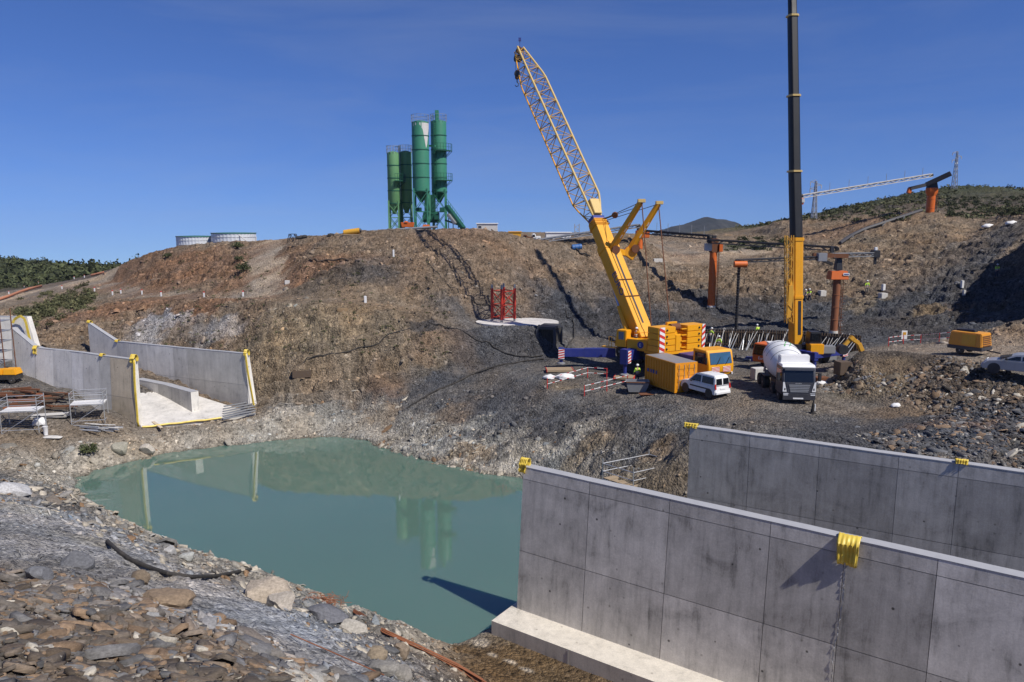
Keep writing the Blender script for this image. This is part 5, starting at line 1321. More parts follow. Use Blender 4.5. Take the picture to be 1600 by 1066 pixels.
text('Eurog', q2(5.41,-.6,1.08), q2(0,1,0)-q2(0,0,0), UP, .3, 'stripe_white', cr2, depth=.01)
outrigger(W(1262,556,72), W(1322,549,73.5), 6.1, .6, .5, root=cr2)
outrigger(W(1250,552,71), W(1276,556,68.5), 6.1, .55, .45, root=cr2, stripe=False)
outrigger(W(1230,556,73), W(1165,562,75), 6.1, .5, .45, root=cr2, stripe=False)
outrigger(W(1245,556,73), W(1290,552,79), 6.1, .5, .45, root=cr2, stripe=False)
b0 = W(1243.5,548,72.5); b1 = W(1245,372,73.2); b2 = W(1243,200,75.0); b3 = W(1241,84,76.3); b4 = W(1237,-60,78.5); b5 = W(1235,-185,81.5)
sd2 = Vector((1,0,0)); 
def bsec(mb, p, q_, w_, h):
    d = (q_-p).normalized(); s_ = d.cross(Vector((0,1,0))).normalized(); u_ = s_.cross(d)
    pr = [(-w_/2,h/2),(w_/2,h/2),(w_/2,-h*.2),(w_*.3,-h/2),(-w_*.3,-h/2),(-w_/2,-h*.2)]
    mb.add([p+s_*x+u_*y for x, y in pr]+[q_+s_*x+u_*y for x, y in pr], [(0,1,2,3,4,5),(11,10,9,8,7,6)]+[(i,(i+1)%6,6+(i+1)%6,6+i) for i in range(6)])
mb = MB(); bsec(mb, b0, b1, 1.12, 1.15); bsec(mb, b1-UP*.3, b1+UP*.05, 1.3, 1.3); bsec(mb, b0.lerp(b1,.48)-UP*.15, b0.lerp(b1,.48)+UP*.15, 1.25, 1.3); mb.build('base_boom', M('crane_yellow'), cr2, True, .03)
mb = MB(); mb.bar(b0.lerp(b1,.15)+Vector((.12,-.585,0)), b0.lerp(b1,.45)+Vector((.12,-.585,0)), .3, .03, up=(0,1,0)); mb.build('boom_panel', M('black_steel'), cr2, True)
segs = [(b1, W(1242.5,268,74.3), 1.02), (W(1242.5,268,74.3), W(1241,150,75.6), .94), (W(1241,150,75.6), W(1239,25,77.2), .84), (W(1239,25,77.2), b5, .72)]
for p, q_, w_ in segs:
    mb = MB(); bsec(mb, p, q_, w_, w_); mb.build('boom_section', M('mast_black'), cr2, True, .02)
    mb = MB(); bsec(mb, q_-UP*.08, q_+UP*.1, w_+.22, w_+.22); mb.build('boom_collar', M('crane_cream'), cr2, True)
rope(W(1250,372,73), W(1240,-180,81), .02, parent=cr2)
# folded lattice extension on its left side
fa, fb = W(1232.5,505,71.9), W(1233,368,72.6); FL = (fb-fa).length; fd_ = (fb-fa).normalized()
for dx, dy in ((-.32,-.3),(.32,-.3),(.32,.3),(-.32,.3)):
    mb = MB(); mb.cyl(fa+Vector((dx,dy,0)), fb+Vector((dx,dy,0)), .05, None, 6); mb.build('extension_chord', M('machine_yellow'), cr2, True)
mb = MB(); nbk = 13
for k in range(nbk):
    p = fa+fd_*FL*k/nbk; q_ = fa+fd_*FL*(k+1)/nbk; f = 1 if k % 2 else -1
    for dy in (-.3, .3): mb.cyl(p+Vector((-.32*f,dy,0)), q_+Vector((.32*f,dy,0)), .028, None, 5)
    for dx in (-.32, .32): mb.cyl(p+Vector((dx,-.3*f,0)), q_+Vector((dx,.3*f,0)), .028, None, 5)
mb.build('extension_bracing', M('machine_yellow'), cr2, True)
mb = MB(); mb.bar(fa.lerp(fb,.5), b0.lerp(b1,.45)+Vector((-.3,-.3,0)), .25, .4); mb.box(fa.lerp(fb,.25)+Vector((.05,-.1,0)), (.5,.4,3.2)); mb.build('extension_bracket', M('machine_yellow'), cr2, True, .03)
# slewing cab and body
mb = MB(); p = W(1273,547,71.2); mb.box(p+UP*.15, (1.35,1.2,1.0)); mb.build('engine_house', M('crane_yellow'), cr2, True, .05)
mb = MB(); p = W(1271,528,71.6); mb.box(p+UP*.0, (1.2,1.2,1.3), None, (.85,.9)); oc2 = mb.build('operator_cab', M('black_steel'), cr2, True, .05)
mb = MB(); mb.box(p+Vector((0,-.6,.1)), (.9,.06,.8)); mb.build('window', M('window_glass'), oc2, True)
mb = MB(); mb.box(W(1228,545,73)+UP*0, (1.6,1.8,1.3)); mb.build('slewing_body', M('crane_yellow'), cr2, True, .06)
mb = MB(); mb.cyl((c2o.x,c2o.y,tg+1.6), (c2o.x,c2o.y,tg+2.2), 1.0, 1.0, 20); mb.build('turntable', M('black_steel'), cr2, True)
for u_, v_ in ((1292,546),):
    mb = MB(); mb.box(W(u_, v_, 72.5), (1.4,.9,.75)); mb.build('toolbox', M('grey_steel'), cr2, True, .05)
# ================================================================ SHIPPING CONTAINER
paint('container_orange', (.76,.29,.008), .5, .35, (.22,.12,.04)); paint('car_silver', (.40,.41,.43), .3, .35, (.25,.21,.17), .3)
def frame_at(o, fwd):   # root plus local builder basis
    return basis(o, fwd)
cn = W(1054,612,60.0); cl_ = W(1007,603,64.2); cdir = (cl_-cn); cdir.z = 0; cdir.normalize()
cz = 6.05
ct = thing('shipping_container', 'yellow corrugated shipping container beside the crane carrier, its doors facing right', 'container', (cn.x, cn.y, cz))
k_ = basis((cn.x, cn.y, cz), cdir)     # x along the long side, y to its left; the container lies at -y
Lc, Wc, Hc = (cl_-cn).xy.length, 2.2, 2.5
mb = MB()
def corr(mb, p0, ux, L, h0, h1, nrm, pitch=.36, dep=.08):
    n = int(L/pitch); vs = []; prev = None
    pts = []
    for i in range(n):
        a = L*i/n; p = L/n
        pts += [(a, 0), (a+p*.3, 0), (a+p*.42, -dep), (a+p*.86, -dep)]
    pts.append((L, 0)); vs = []
    for x, d in pts:
        vs += [p0+ux*x+nrm*d+UP*h0, p0+ux*x+nrm*d+UP*h1]
    fs = [(2*i, 2*i+2, 2*i+3, 2*i+1) for i in range(len(pts)-1)]; mb.add(vs, fs)
ux = cdir; uy = Vector((-cdir.y, cdir.x, 0)); o_ = Vector((cn.x, cn.y, cz))
corr(mb, o_+ux*.12, ux, Lc-.24, .15, Hc-.1, uy); corr(mb, o_-uy*Wc+ux*.12, ux, Lc-.24, .15, Hc-.1, -uy); corr(mb, o_+ux*Lc-uy*.12, -uy, Wc-.24, .15, Hc-.1, ux)
mb.build('side_panel', M('container_orange'), ct, True, smooth=False)
mb = MB()
for x_ in (.07, Lc-.07):
    for y_ in (-.07, -Wc+.07): mb.box(k_(x_, y_, Hc/2), (.15,.15,Hc), Matrix.Rotation(math.atan2(ux.y, ux.x), 3, 'Z'))
for z_ in (.08, Hc-.06):
    for y_ in (-.06, -Wc+.06): mb.bar(k_(.1,y_,z_), k_(Lc-.1,y_,z_), .12, .14)
    for x_ in (.06, Lc-.06): mb.bar(k_(x_,-.1,z_), k_(x_,-Wc+.1,z_), .12, .14)
mb.build('frame', M('container_orange'), ct, True)
mb = MB(); mb.hexa([k_(.05,-.05,Hc-.02), k_(Lc-.05,-.05,Hc-.02), k_(Lc-.05,-Wc+.05,Hc-.02), k_(.05,-Wc+.05,Hc-.02)], [k_(.05,-.05,Hc+.03), k_(Lc-.05,-.05,Hc+.03), k_(Lc-.05,-Wc+.05,Hc+.03), k_(.05,-Wc+.05,Hc+.03)]); mb.build('roof', M('grey_steel'), ct, True)
for d_ in (0, 1):
    y0 = -.10-d_*1.0; mb = MB()
    mb.hexa([k_(.03,y0,.16), k_(.0,y0,.16), k_(.0,y0-.98,.16), k_(.03,y0-.98,.16)], [k_(.03,y0,Hc-.13), k_(.0,y0,Hc-.13), k_(.0,y0-.98,Hc-.13), k_(.03,y0-.98,Hc-.13)])
    do = mb.build('door', M('container_orange'), ct, True)
    for j in range(4):
        mb = MB(); zz = .35+j*.56; mb.box(k_(-.02, y0-.53, zz+.12), (.04,.8,.3), Matrix.Rotation(math.atan2(ux.y, ux.x), 3, 'Z')); mb.build('door_rib', M('container_orange'), do, True, .01)
    for j in (.25, .78):
        mb = MB(); mb.cyl(k_(-.06,y0-j,.16), k_(-.06,y0-j,Hc-.12), .022, None, 8)
        mb.bar(k_(-.07,y0-j,1.05), k_(-.07,y0-j-.2,1.05), .04); mb.build('lock_bar', M('grey_steel'), do, True)
for a, w_ in ((3.9, .30), (3.45, .24), (3.05, .28), (2.65, .22)):
    mb = MB(); mb.hexa([k_(a,.005,1.1), k_(a+w_,.005,1.1), k_(a+w_,.012,1.1), k_(a,.012,1.1)], [k_(a,.005,1.4), k_(a+w_,.005,1.4), k_(a+w_,.012,1.4), k_(a,.012,1.4)]); mb.build('decal', M('decal_blue'), ct, True)

# ================================================================ CARS
def car(name, label, o, fwd, L, Wd, Hh, style, col, group=None):
    root = thing(name, label, 'car' if style == 'hatch' else 'van', o, group=group)
    c = basis(o, fwd); hw = Wd/2
    if style == 'van':   # short bonnet, tall upright tail
        low = [(0,.35),(.02,.62),(.10,.98),(L-1.15,1.04),(L-.38,.92),(L-.06,.74),(L,.45),(L-.03,.30),(0+.03,.28)]
        gh = [(.05,.98),(.12,1.55),(.30,Hh-.02),(.8,Hh),(L-2.15,Hh-.02),(L-1.75,Hh-.12),(L-1.0,1.03)]
    else:
        low = [(0,.35),(.02,.66),(.12,.95),(L-1.25,.98),(L-.45,.86),(L-.06,.66),(L,.42),(L-.03,.26),(.03,.26)]
        gh = [(.10,.93),(.45,Hh-.12),(.9,Hh-.01),(L-2.3,Hh),(L-2.0,Hh-.06),(L-1.15,.97)]
    mb = MB(); n = len(low)
    mb.add([c(x,-hw,z) for x, z in low]+[c(x,hw,z) for x, z in low], [tuple(range(n)), tuple(range(n,2*n))[::-1]]+[(i,(i+1)%n,n+(i+1)%n,n+i) for i in range(n)])
    n = len(gh); tw = lambda z: hw-.04-(z-.95)*.16
    mb.add([c(x,-tw(z),z) for x, z in gh]+[c(x,tw(z),z) for x, z in gh], [tuple(range(n)), tuple(range(n,2*n))[::-1]]+[(i,(i+1)%n,n+(i+1)%n,n+i) for i in range(n)])
    body = mb.build('body', M(col), root, True, .045)
    def pane(name_, pts, off, mat='window_glass', parent=root):
        mb = MB(); A = [Vector(p) for p in pts]; nn = (A[1]-A[0]).cross(A[2]-A[0]).normalized(); cc = sum(A, Vector())/len(A)
        ctr = c(L/2, 0, 1.0)
        if nn.dot(cc-ctr) < 0: nn = -nn
        m_ = len(A); vs = [p-nn*.01 for p in A]+[p+nn*off for p in A]
        mb.add(vs, [tuple(range(m_))[::-1], tuple(range(m_, 2*m_))]+[(i,(i+1)%m_,m_+(i+1)%m_,m_+i) for i in range(m_)])
        return mb.build(name_, M(mat), parent, True, smooth=False)
    for s_ in (-1, 1):
        sd = lambda x, z: c(x, s_*(tw(z)), z)
        if style == 'van':
            pane('side_window', [sd(.28,1.08), sd(1.55,1.08), sd(1.55,Hh-.18), sd(.34,Hh-.18)], .012)
            pane('side_window', [sd(1.68,1.08), sd(L-1.25,1.08), sd(L-1.78,Hh-.20), sd(1.68,Hh-.18)], .012)
            pane('rubbing_strip', [c(.6,s_*hw,.62), c(L-1.3,s_*hw,.62), c(L-1.3,s_*hw,.72), c(.6,s_*hw,.72)], .02, 'black_steel')
        else:
            pane('side_window', [sd(.50,1.02), sd(1.55,1.02), sd(1.55,Hh-.14), sd(.78,Hh-.16)], .012)
            pane('side_window', [sd(1.65,1.02), sd(L-1.4,1.02), sd(L-2.05,Hh-.16), sd(1.65,Hh-.13)], .012)
        for x_ in (.68, L-.78):
            wheel(root, c(x_, s_*(hw-.1), .31), c(0,s_,0)-c(0,0,0), .31, .2)
            mb = MB(); mb.cyl(c(x_, s_*(hw-.12), .33), c(x_, s_*(hw+.005), .33), .40, .40, 20); mb.build('wheel_arch', M('black_steel'), root, True)
        y_ = s_*(hw-.12)
        pane('tail_light', [c(.02, s_*(hw-.16), .75), c(.02, s_*(hw-.01), .75), c(.10, s_*(hw-.03), 1.15), c(.10, s_*(hw-.16), 1.15)], .03, 'tail_red')
        pane('headlight', [c(L-.14, s_*(hw-.42), .64), c(L-.14, s_*(hw-.04), .64), c(L-.32, s_*(hw-.03), .82), c(L-.24, s_*(hw-.42), .80)], .04, 'lamp_glass')
        mb = MB(); mb.box(c(L-1.5, s_*(hw+.08), 1.08), (.14,.16,.16)); mb.build('wing_mirror', M('black_steel'), root, True, .03)
    k = .5
    f = lambda z: np.interp(z, [.98, 1.03, Hh-.12], [0, 0, 1])
    pane('windscreen', [c(L-1.04,-hw+.2,1.08), c(L-1.04,hw-.2,1.08), c((L-1.72) if style == 'van' else L-1.95,hw-.27,Hh-.15), c((L-1.72) if style == 'van' else L-1.95,-hw+.27,Hh-.15)], .02)
    if style == 'van':
        for s_ in (-1, 1): pane('rear_window', [c(.065,s_*.05,1.06), c(.065,s_*(hw-.16),1.06), c(.13,s_*(hw-.2),1.56), c(.13,s_*.06,1.56)], .015)
    else: pane('rear_window', [c(.12,-hw+.2,1.02), c(.12,hw-.2,1.02), c(.42,hw-.28,Hh-.17), c(.42,-hw+.28,Hh-.17)], .02)
    mb = MB(); mb.box(c(-.02,0,.42), (.12,Wd*.92,.2), Matrix.Rotation(math.atan2(fwd[1], fwd[0]), 3, 'Z')); mb.build('rear_bumper', M(col), root, True, .03)
    mb = MB(); mb.box(c(L+.0,0,.40), (.12,Wd*.9,.18), Matrix.Rotation(math.atan2(fwd[1], fwd[0]), 3, 'Z')); mb.build('front_bumper', M(col), root, True, .03)
    pane('number_plate', [c(.015,-.28,.70), c(.015,.28,.70), c(.03,.28,.82), c(.03,-.28,.82)], .02, 'stripe_white')
    return root
vo = W(1129,625,57.3); vo.z = H(vo.x, vo.y)+.02
car('small_van', 'small white van parked at the door end of the yellow container, its rear doors showing', vo, (-.50,.86), 4.1, 1.74, 1.80, 'van', 'white_paint')
ho = W(1640,585,52.0); ho.z = H(ho.x, ho.y)+.05
car('parked_car', 'silver hatchback cut off by the right edge of the photo, on the haul road', ho+Vector((-.55,-.6,.25)), (-.80,.60), 4.0, 1.7, 1.45, 'hatch', 'car_silver')

# ================================================================ CONCRETE MIXER TRUCK
to = W(1247,628,54.6); tz = 6.38; to.z = tz
tf_ = Vector((-.09,-1,0)).normalized(); T_ = basis(to, tf_); tl = T_(0,1,0)-T_(0,0,0)
tr = thing('mixer_truck', 'concrete mixer truck facing the viewer with a dark grey cab front and white drum', 'truck', to)
mb = MB(); prof = [(-2.0,.75),(0,.75),(.06,1.35),(0,1.75),(-.22,2.75),(-.45,2.98),(-2.0,2.98)]; n = 7; hw = 1.22
mb.add([T_(a,-hw,z) for a, z in prof]+[T_(a,hw,z) for a, z in prof], [tuple(range(n)), tuple(range(n,2*n))[::-1]]+[(i,(i+1)%n,n+(i+1)%n,n+i) for i in range(n)])
cabm = mb.build('cab', M('anthracite'), tr, True, .07)
mb = MB(); mb.hexa([T_(-2.02,-1.24,2.84), T_(-.28,-1.24,2.84), T_(-.28,1.24,2.84), T_(-2.02,1.24,2.84)], [T_(-2.0,-1.2,3.04), T_(-.42,-1.2,3.04), T_(-.42,1.2,3.04), T_(-2.0,1.2,3.04)]); mb.build('roof', M('white_paint'), tr, True, .03)
def tp(name, pts, off, mat, parent=tr, bev=0):
    mb = MB(); A = [T_(*p) for p in pts]; nn = (A[1]-A[0]).cross(A[2]-A[0]).normalized()
    if nn.dot(tf_) < 0: nn = -nn
    m_ = len(A); mb.add([p-nn*.01 for p in A]+[p+nn*off for p in A], [tuple(range(m_))[::-1], tuple(range(m_,2*m_))]+[(i,(i+1)%m_,m_+(i+1)%m_,m_+i) for i in range(m_)])
    return mb.build(name, M(mat), parent, True, bev, smooth=False)
tp('windscreen', [(-.005,-1.06,1.78),(-.005,1.06,1.78),(-.20,1.04,2.66),(-.20,-1.04,2.66)], .025, 'window_glass')
tp('sun_visor', [(-.19,-1.1,2.62),(-.19,1.1,2.62),(-.24,1.1,2.80),(-.24,-1.1,2.80)], .16, 'anthracite')
tp('front_panel', [(.055,-1.2,.9),(.055,1.2,.9),(.03,1.2,1.76),(.03,-1.2,1.76)], .04, 'anthracite')
for s_ in (-1, 1): tp('corner_panel', [(.10,s_*.93,1.05),(.10,s_*1.215,1.05),(.08,s_*1.215,1.78),(.08,s_*1.10,1.78)], .03, 'white_paint')
gr = tp('grille', [(.05,-.80,.98),(.05,.80,.98),(.03,.98,1.72),(.03,-.98,1.72)], .07, 'anthracite')
for j in range(5):
    z_ = 1.02+j*.125; w_ = .66+j*.03; tp('grille_slat', [(.13,-w_,z_),(.13,w_,z_),(.125,w_,z_+.075),(.125,-w_,z_+.075)], .03, 'grey_steel', gr)
text('SCANIA', T_(.125,-.32,1.655)-Vector((0,0,0)), tl, UP, .075, 'stripe_white', gr, depth=.006, fs=1.4)
tp('bumper', [(.06,-1.2,.42),(.06,1.2,.42),(.10,1.2,.93),(.10,-1.2,.93)], .1, 'anthracite', bev=.02)
tp('number_plate', [(.19,-.45,.50),(.19,.30,.50),(.19,.30,.60),(.19,-.45,.60)], .02, 'stripe_white')
mb = MB(); mb.box(T_(-.25,-.05,2.1), (.32,.05,.16)); mb.build('dashboard_paper', M('stripe_white'), tr, True)
for s_ in (-1, 1):
    tp('headlight', [(.14,s_*.84,.78),(.14,s_*1.17,.78),(.12,s_*1.17,.93),(.12,s_*.80,.93)], .06, 'lamp_glass')
    tp('corner_vent', [(.10,s_*1.02,1.15),(.10,s_*1.12,1.15),(.09,s_*1.12,1.38),(.09,s_*1.02,1.38)], .03, 'black_steel')
    mb = MB(); mb.box(T_(-.15, s_*1.52, 2.15), (.24,.14,.62)); mb.bar(T_(-.2,s_*1.2,2.45), T_(-.15,s_*1.5,2.4), .05); mb.build('wing_mirror', M('black_steel'), tr, True, .03)
    mb = MB(); mb.hexa([T_(-1.75,s_*1.215,1.75), T_(-.35,s_*1.215,1.75), T_(-.45,s_*1.215,2.6), T_(-1.75,s_*1.215,2.6)], [T_(-1.75,s_*1.24,1.75), T_(-.35,s_*1.24,1.75), T_(-.45,s_*1.24,2.6), T_(-1.75,s_*1.24,2.6)]); mb.build('side_window', M('window_glass'), tr, True)
    mb = MB(); mb.hexa([T_(-1.9,s_*1.216,.8), T_(-.05,s_*1.216,.8), T_(-.05,s_*1.216,1.1), T_(-1.9,s_*1.216,1.1)], [T_(-1.9,s_*1.245,.8), T_(-.05,s_*1.245,.8), T_(-.05,s_*1.245,1.1), T_(-1.9,s_*1.245,1.1)]); mb.build('step_panel', M('anthracite'), tr, True)
    for x_ in (-1.25, -3.3, -5.9, -7.25): wheel(tr, T_(x_, s_*1.0, .52), tl*s_, .52, .42 if x_ > -4 else .55)
    mb = MB(); mb.bar(T_(-6.6,s_*1.0,1.15), T_(-5.2,s_*1.0,1.15), .55, .06); mb.build('mudguard', M('black_steel'), tr, True)
mb = MB(); mb.bar(T_(-.6,-.42,.95), T_(-8.3,-.42,.95), .2, .32); mb.bar(T_(-.6,.42,.95), T_(-8.3,.42,.95), .2, .32)
mb.box(T_(-3.9,0,.95), (1.9,1.1,.6)); mb.build('chassis', M('black_steel'), tr, True)
mb = MB(); mb.box(T_(-1.75,0,3.28), (2.3,.55,.62), None); mb.build('water_tank', M('tarp_white'), tr, True, .06)
mb = MB(); ax0 = T_(-2.35,0,2.35); ax1 = T_(-7.6,0,2.95); axd = (ax1-ax0).normalized(); LD = (ax1-ax0).length
prf = [(.35,0),(.85,.12),(1.15,.5),(1.38,1.4),(1.45,2.2),(1.42,3.0),(1.2,4.1),(.72,5.1),(.55,LD)]
mb.lathe(prf, ax0, axd, 36); drum = mb.build('drum', M('white_paint'), tr, True)
mb = MB(); sdv = axd.cross(UP).normalized(); upv = sdv.cross(axd)
def dr(a, th, off=.012):
    r = np.interp(a, [p[1] for p in prf], [p[0] for p in prf])+off; return ax0+axd*a+(sdv*math.cos(th)+upv*math.sin(th))*r
for a0, a1, t0, t1 in ((1.6,3.6,1.55,1.25),):
    nn_ = 8
    for i in range(nn_):
        A = a0+(a1-a0)*i/nn_; Bq = a0+(a1-a0)*(i+1)/nn_; sh_ = lambda a: (a-a0)*-.25
        mb.add([dr(A,1.75+sh_(A)), dr(A,1.40+sh_(A)), dr(Bq,1.40+sh_(Bq)), dr(Bq,1.75+sh_(Bq))], [(0,1,2,3)])
mb.build('green_flash', M('green_mark'), drum, True)
for k in range(3):
    mb = MB(); pts = [dr(.7+k*1.0+.5*i/14, math.pi*(.12+.8*i/14), .015) for i in range(15)]; mb.tube(pts, .022, 5); mb.build('drum_seam', M('grey_steel'), drum, True)
mb = MB(); mb.bar(T_(-7.3,-.8,1.1), T_(-7.5,-.5,3.1), .14); mb.bar(T_(-7.3,.8,1.1), T_(-7.5,.5,3.1), .14); mb.bar(T_(-7.5,-.6,3.0), T_(-7.5,.6,3.0), .14); mb.build('drum_support', M('grey_steel'), tr, True)
mb = MB(); mb.hexa([T_(-7.6,-.3,3.0), T_(-8.2,-.3,3.0), T_(-8.2,.3,3.0), T_(-7.6,.3,3.0)], [T_(-7.4,-.5,3.6), T_(-8.4,-.5,3.6), T_(-8.4,.5,3.6), T_(-7.4,.5,3.6)]); mb.build('charge_hopper', M('white_paint'), tr, True)
mb = MB(); mb.bar(T_(-8.2,0,2.6), T_(-9.2,.3,1.5), .5, .2); mb.build('chute', M('grey_steel'), tr, True)

# ================================================================ SILOS
def silo(label, cx, cy, d, ztop, zb, zg, mat, rings, ladder=0, platforms=(), cone=1.6):
    root = thing('cement_silo', label, 'silo', (cx, cy, zg)); r = d/2; o = Vector((cx, cy, 0))
    mb = MB(); mb.lathe([(r*.96,zb),(r,zb+.05),(r,ztop-.15),(r*.97,ztop),(r*.5,ztop+.18),(.05,ztop+.25)], o, UP, 32); body = mb.build('silo_body', M(mat), root, True)
    mb = MB(); mb.lathe([(.22,zb-cone),(r*.98,zb+.02)], o, UP, 24); mb.build('cone', M('dark_green' if mat == 'silo_green' else mat), root, True)
    for k in range(rings):
        z = zb+(ztop-zb)*(k+.0)/(rings); mb = MB(); mb.lathe([(r*.9,z-.06),(r+.05,z-.06),(r+.05,z+.06),(r*.9,z+.06)], o, UP, 32); mb.build('ring', M('dark_green'), body, True)
    lg = r*.80
    P = [(-lg,-lg),(lg,-lg),(lg,lg),(-lg,lg)]
    for x, y in P:
        mb = MB(); mb.bar((cx+x,cy+y,zg-.3), (cx+x,cy+y,zb+.4), .2); mb.build('leg', M(mat), root, True)
    mb = MB(); H_ = zb-zg
    for lv in range(2):
        z0 = zg+H_*lv/2+.1; z1 = zg+H_*(lv+1)/2-.1
        for i in range(4):
            a, b_ = P[i], P[(i+1) % 4]
            mb.bar((cx+a[0],cy+a[1],z0), (cx+b_[0],cy+b_[1],z1), .09); mb.bar((cx+b_[0],cy+b_[1],z0), (cx+a[0],cy+a[1],z1), .09); mb.bar((cx+a[0],cy+a[1],z1), (cx+b_[0],cy+b_[1],z1), .12)
    mb.build('leg_bracing', M(mat), root, True)
    mb = MB(); n = 14
    for i in range(n):
        t0 = 6.283*i/n; t1 = 6.283*(i+1)/n; rr_ = r+.05
        a = (cx+rr_*math.cos(t0), cy+rr_*math.sin(t0)); b_ = (cx+rr_*math.cos(t1), cy+rr_*math.sin(t1))
        mb.bar((*a, ztop-.1), (*a, ztop+1.0), .045); mb.bar((*a, ztop+1.0), (*b_, ztop+1.0), .045); mb.bar((*a, ztop+.5), (*b_, ztop+.5), .035)
    mb.build('railing', M('grey_steel'), root, True)
    if ladder is not None:
        an = ladder; mb = MB(); dx, dy = math.cos(an), math.sin(an); px, py = -dy, dx; R0 = r+.22
        for s_ in (-.22, .22): mb.bar((cx+dx*R0+px*s_, cy+dy*R0+py*s_, zg+.2), (cx+dx*R0+px*s_, cy+dy*R0+py*s_, ztop+.9), .06)
        z = zg+.5
        while z < ztop+.8: mb.bar((cx+dx*R0-px*.22, cy+dy*R0-py*.22, z), (cx+dx*R0+px*.22, cy+dy*R0+py*.22, z), .035); z += .32
        z = zg+2.6
        while z < ztop+.7:
            pts = [(cx+dx*(R0+.38-.38*math.cos(a))+px*.36*math.sin(a), cy+dy*(R0+.38-.38*math.cos(a))+py*.36*math.sin(a), z) for a in [0.6+i*.85 for i in range(7)]]
            mb.tube(pts, .022, 4); z += .9
        mb.build('ladder', M('dark_green'), root, True)
    for zp, a0 in platforms:
        mb = MB(); vs = []; n = 9
        for zz in (zp, zp+.12):
            for rr_ in (r, r+.85):
                for i in range(n): a = a0-.9+1.8*i/(n-1); vs.append((cx+rr_*math.cos(a), cy+rr_*math.sin(a), zz))
        f = [(i, i+1, n+i+1, n+i) for i in range(n-1)]+[(2*n+i, 3*n+i, 3*n+i+1, 2*n+i+1) for i in range(n-1)]+[(n+i, n+i+1, 3*n+i+1, 3*n+i) for i in range(n-1)]
        mb.add(vs, f)
        for i in range(n):
            a = a0-.9+1.8*i/(n-1); x, y = cx+(r+.83)*math.cos(a), cy+(r+.83)*math.sin(a); mb.bar((x,y,zp+.1), (x,y,zp+1.1), .05)
            if i: mb.bar((xo,yo,zp+1.1), (x,y,zp+1.1), .05); mb.bar((xo,yo,zp+.6), (x,y,zp+.6), .04)
            if i % 2 == 0: mb.bar((cx+r*math.cos(a), cy+r*math.sin(a), zp-.8), (x,y,zp), .07)
            xo, yo = x, y
        mb.build('platform', M('dark_green'), root, True)
    return root
zs = 19.0
def zat(v, Y): return W(800, v, Y).z
s3 = W(659.5,358,112.0); s4 = W(687.5,358,116.5); s1_ = W(617,357,113.5); s2_ = W(636,357,115.4)
silo('tall green silo with bleached paint streaks near its top, left of the two tall ones', s3.x, s3.y, 2.5, zat(191,112.0), zat(299,112.0), zs, 'silo_green', 5, None)
silo('rightmost tall green silo with ladder, two side platforms and a filter box', s4.x, s4.y, 2.4, zat(190,116.5), zat(300,116.5), zs, 'silo_green', 5, -1.9, ((zat(237,116.5), -.9), (zat(283,116.5), -.9)))
silo('short pale green silo at the far left of the group', s1_.x, s1_.y, 1.85, zat(239,113.5), zat(318,113.5), zs, 'silo_green_pale', 4, None, ((zat(284,113.5), -.4),))
silo('short green silo half shaded beside the tall one', s2_.x, s2_.y, 1.85, zat(238,115.4), zat(317,115.4), zs, 'silo_green_pale', 4, -2.3)
mb = MB(); mb.box((s4.x-.2, s4.y, zat(190,116.5)+.9), (.55,.55,1.5)); mb.build('filter_box', M('silo_green'), [o for o in bpy.data.objects if o.name.startswith('cement_silo')][1], True, .04)
mb = MB(); r_ = random.Random(2)
pa = [o for o in bpy.data.objects if o.name.startswith('cement_silo')][0]
def on_silo(th, z, off=.012): return (s3.x+(1.25+off)*math.cos(th), s3.y+(1.25+off)*math.sin(th), z)
zt_ = zat(191,112.0)
pl_ = [(-2.4,.0,.5),(-2.0,.0,.35),(-1.5,.0,.3),(-1.15,.0,1.0),(-.95,.0,2.4),(-.75,.0,3.6),(-.55,.0,3.0),(-.3,.0,1.4),(0,.0,.6)]
for (t0,_,d0),(t1,_,d1) in zip(pl_, pl_[1:]): mb.add([on_silo(t0,zt_-.2), on_silo(t0,zt_-.2-d0), on_silo(t1,zt_-.2-d1), on_silo(t1,zt_-.2)], [(0,1,2,3)])
mb.build('bleached_paint', M('dirty_white'), pa, True)
# batching plant under and beside the silos
bpz = zs; bo = W(668,358,116)
bp = thing('batching_plant', 'dark green batching plant frame with sloping conveyor between and right of the tall silos', 'machinery', (bo.x, bo.y, bpz))
def WB(u, v, Y=113): return W(u, v, Y)
mb = MB(); mb.box(WB(672,318,116), (1.6,1.6,2.6)); mb.box(WB(674,340,116), (2.4,1.8,1.6)); mb.build('mixer_housing', M('dark_green'), bp, True, .08)
mb = MB()
for k in range(5): mb.box(WB(655+k*9,328+(k % 2)*12,115), (.7,.9,.7)); 
mb.build('aggregate_weigher', M('dark_green'), bp, True, .05)
mb = MB(); a, b_ = WB(698,322,111.5), WB(724,357,110); mb.bar(a, b_, .9, .5); mb.build('conveyor', M('dark_green'), bp, True, .03)
mb = MB()
for k in range(9):
    p = a.lerp(b_, k/8)+Vector((0,-.4,.2)); mb.bar(p, p+UP*.9, .05)
mb.bar(a+Vector((0,-.4,1.1)), b_+Vector((0,-.4,1.1)), .05); mb.bar(a+Vector((0,-.4,.65)), b_+Vector((0,-.4,.65)), .04); mb.build('conveyor_railing', M('silo_green'), bp, True)
mb = MB()
for u in (701, 708, 716): mb.bar(WB(u,357,111), WB(u,322+(u-698)*1.35,111), .12)
mb.bar(WB(695,344,111), WB(718,352,111), .25); mb.build('conveyor_leg', M('dark_green'), bp, True)
mb = MB(); mb.bar(WB(700,335,110.5), WB(712,350,110), .6, .4); mb.build('screw_feeder', M('grey_steel'), bp, True, .05)
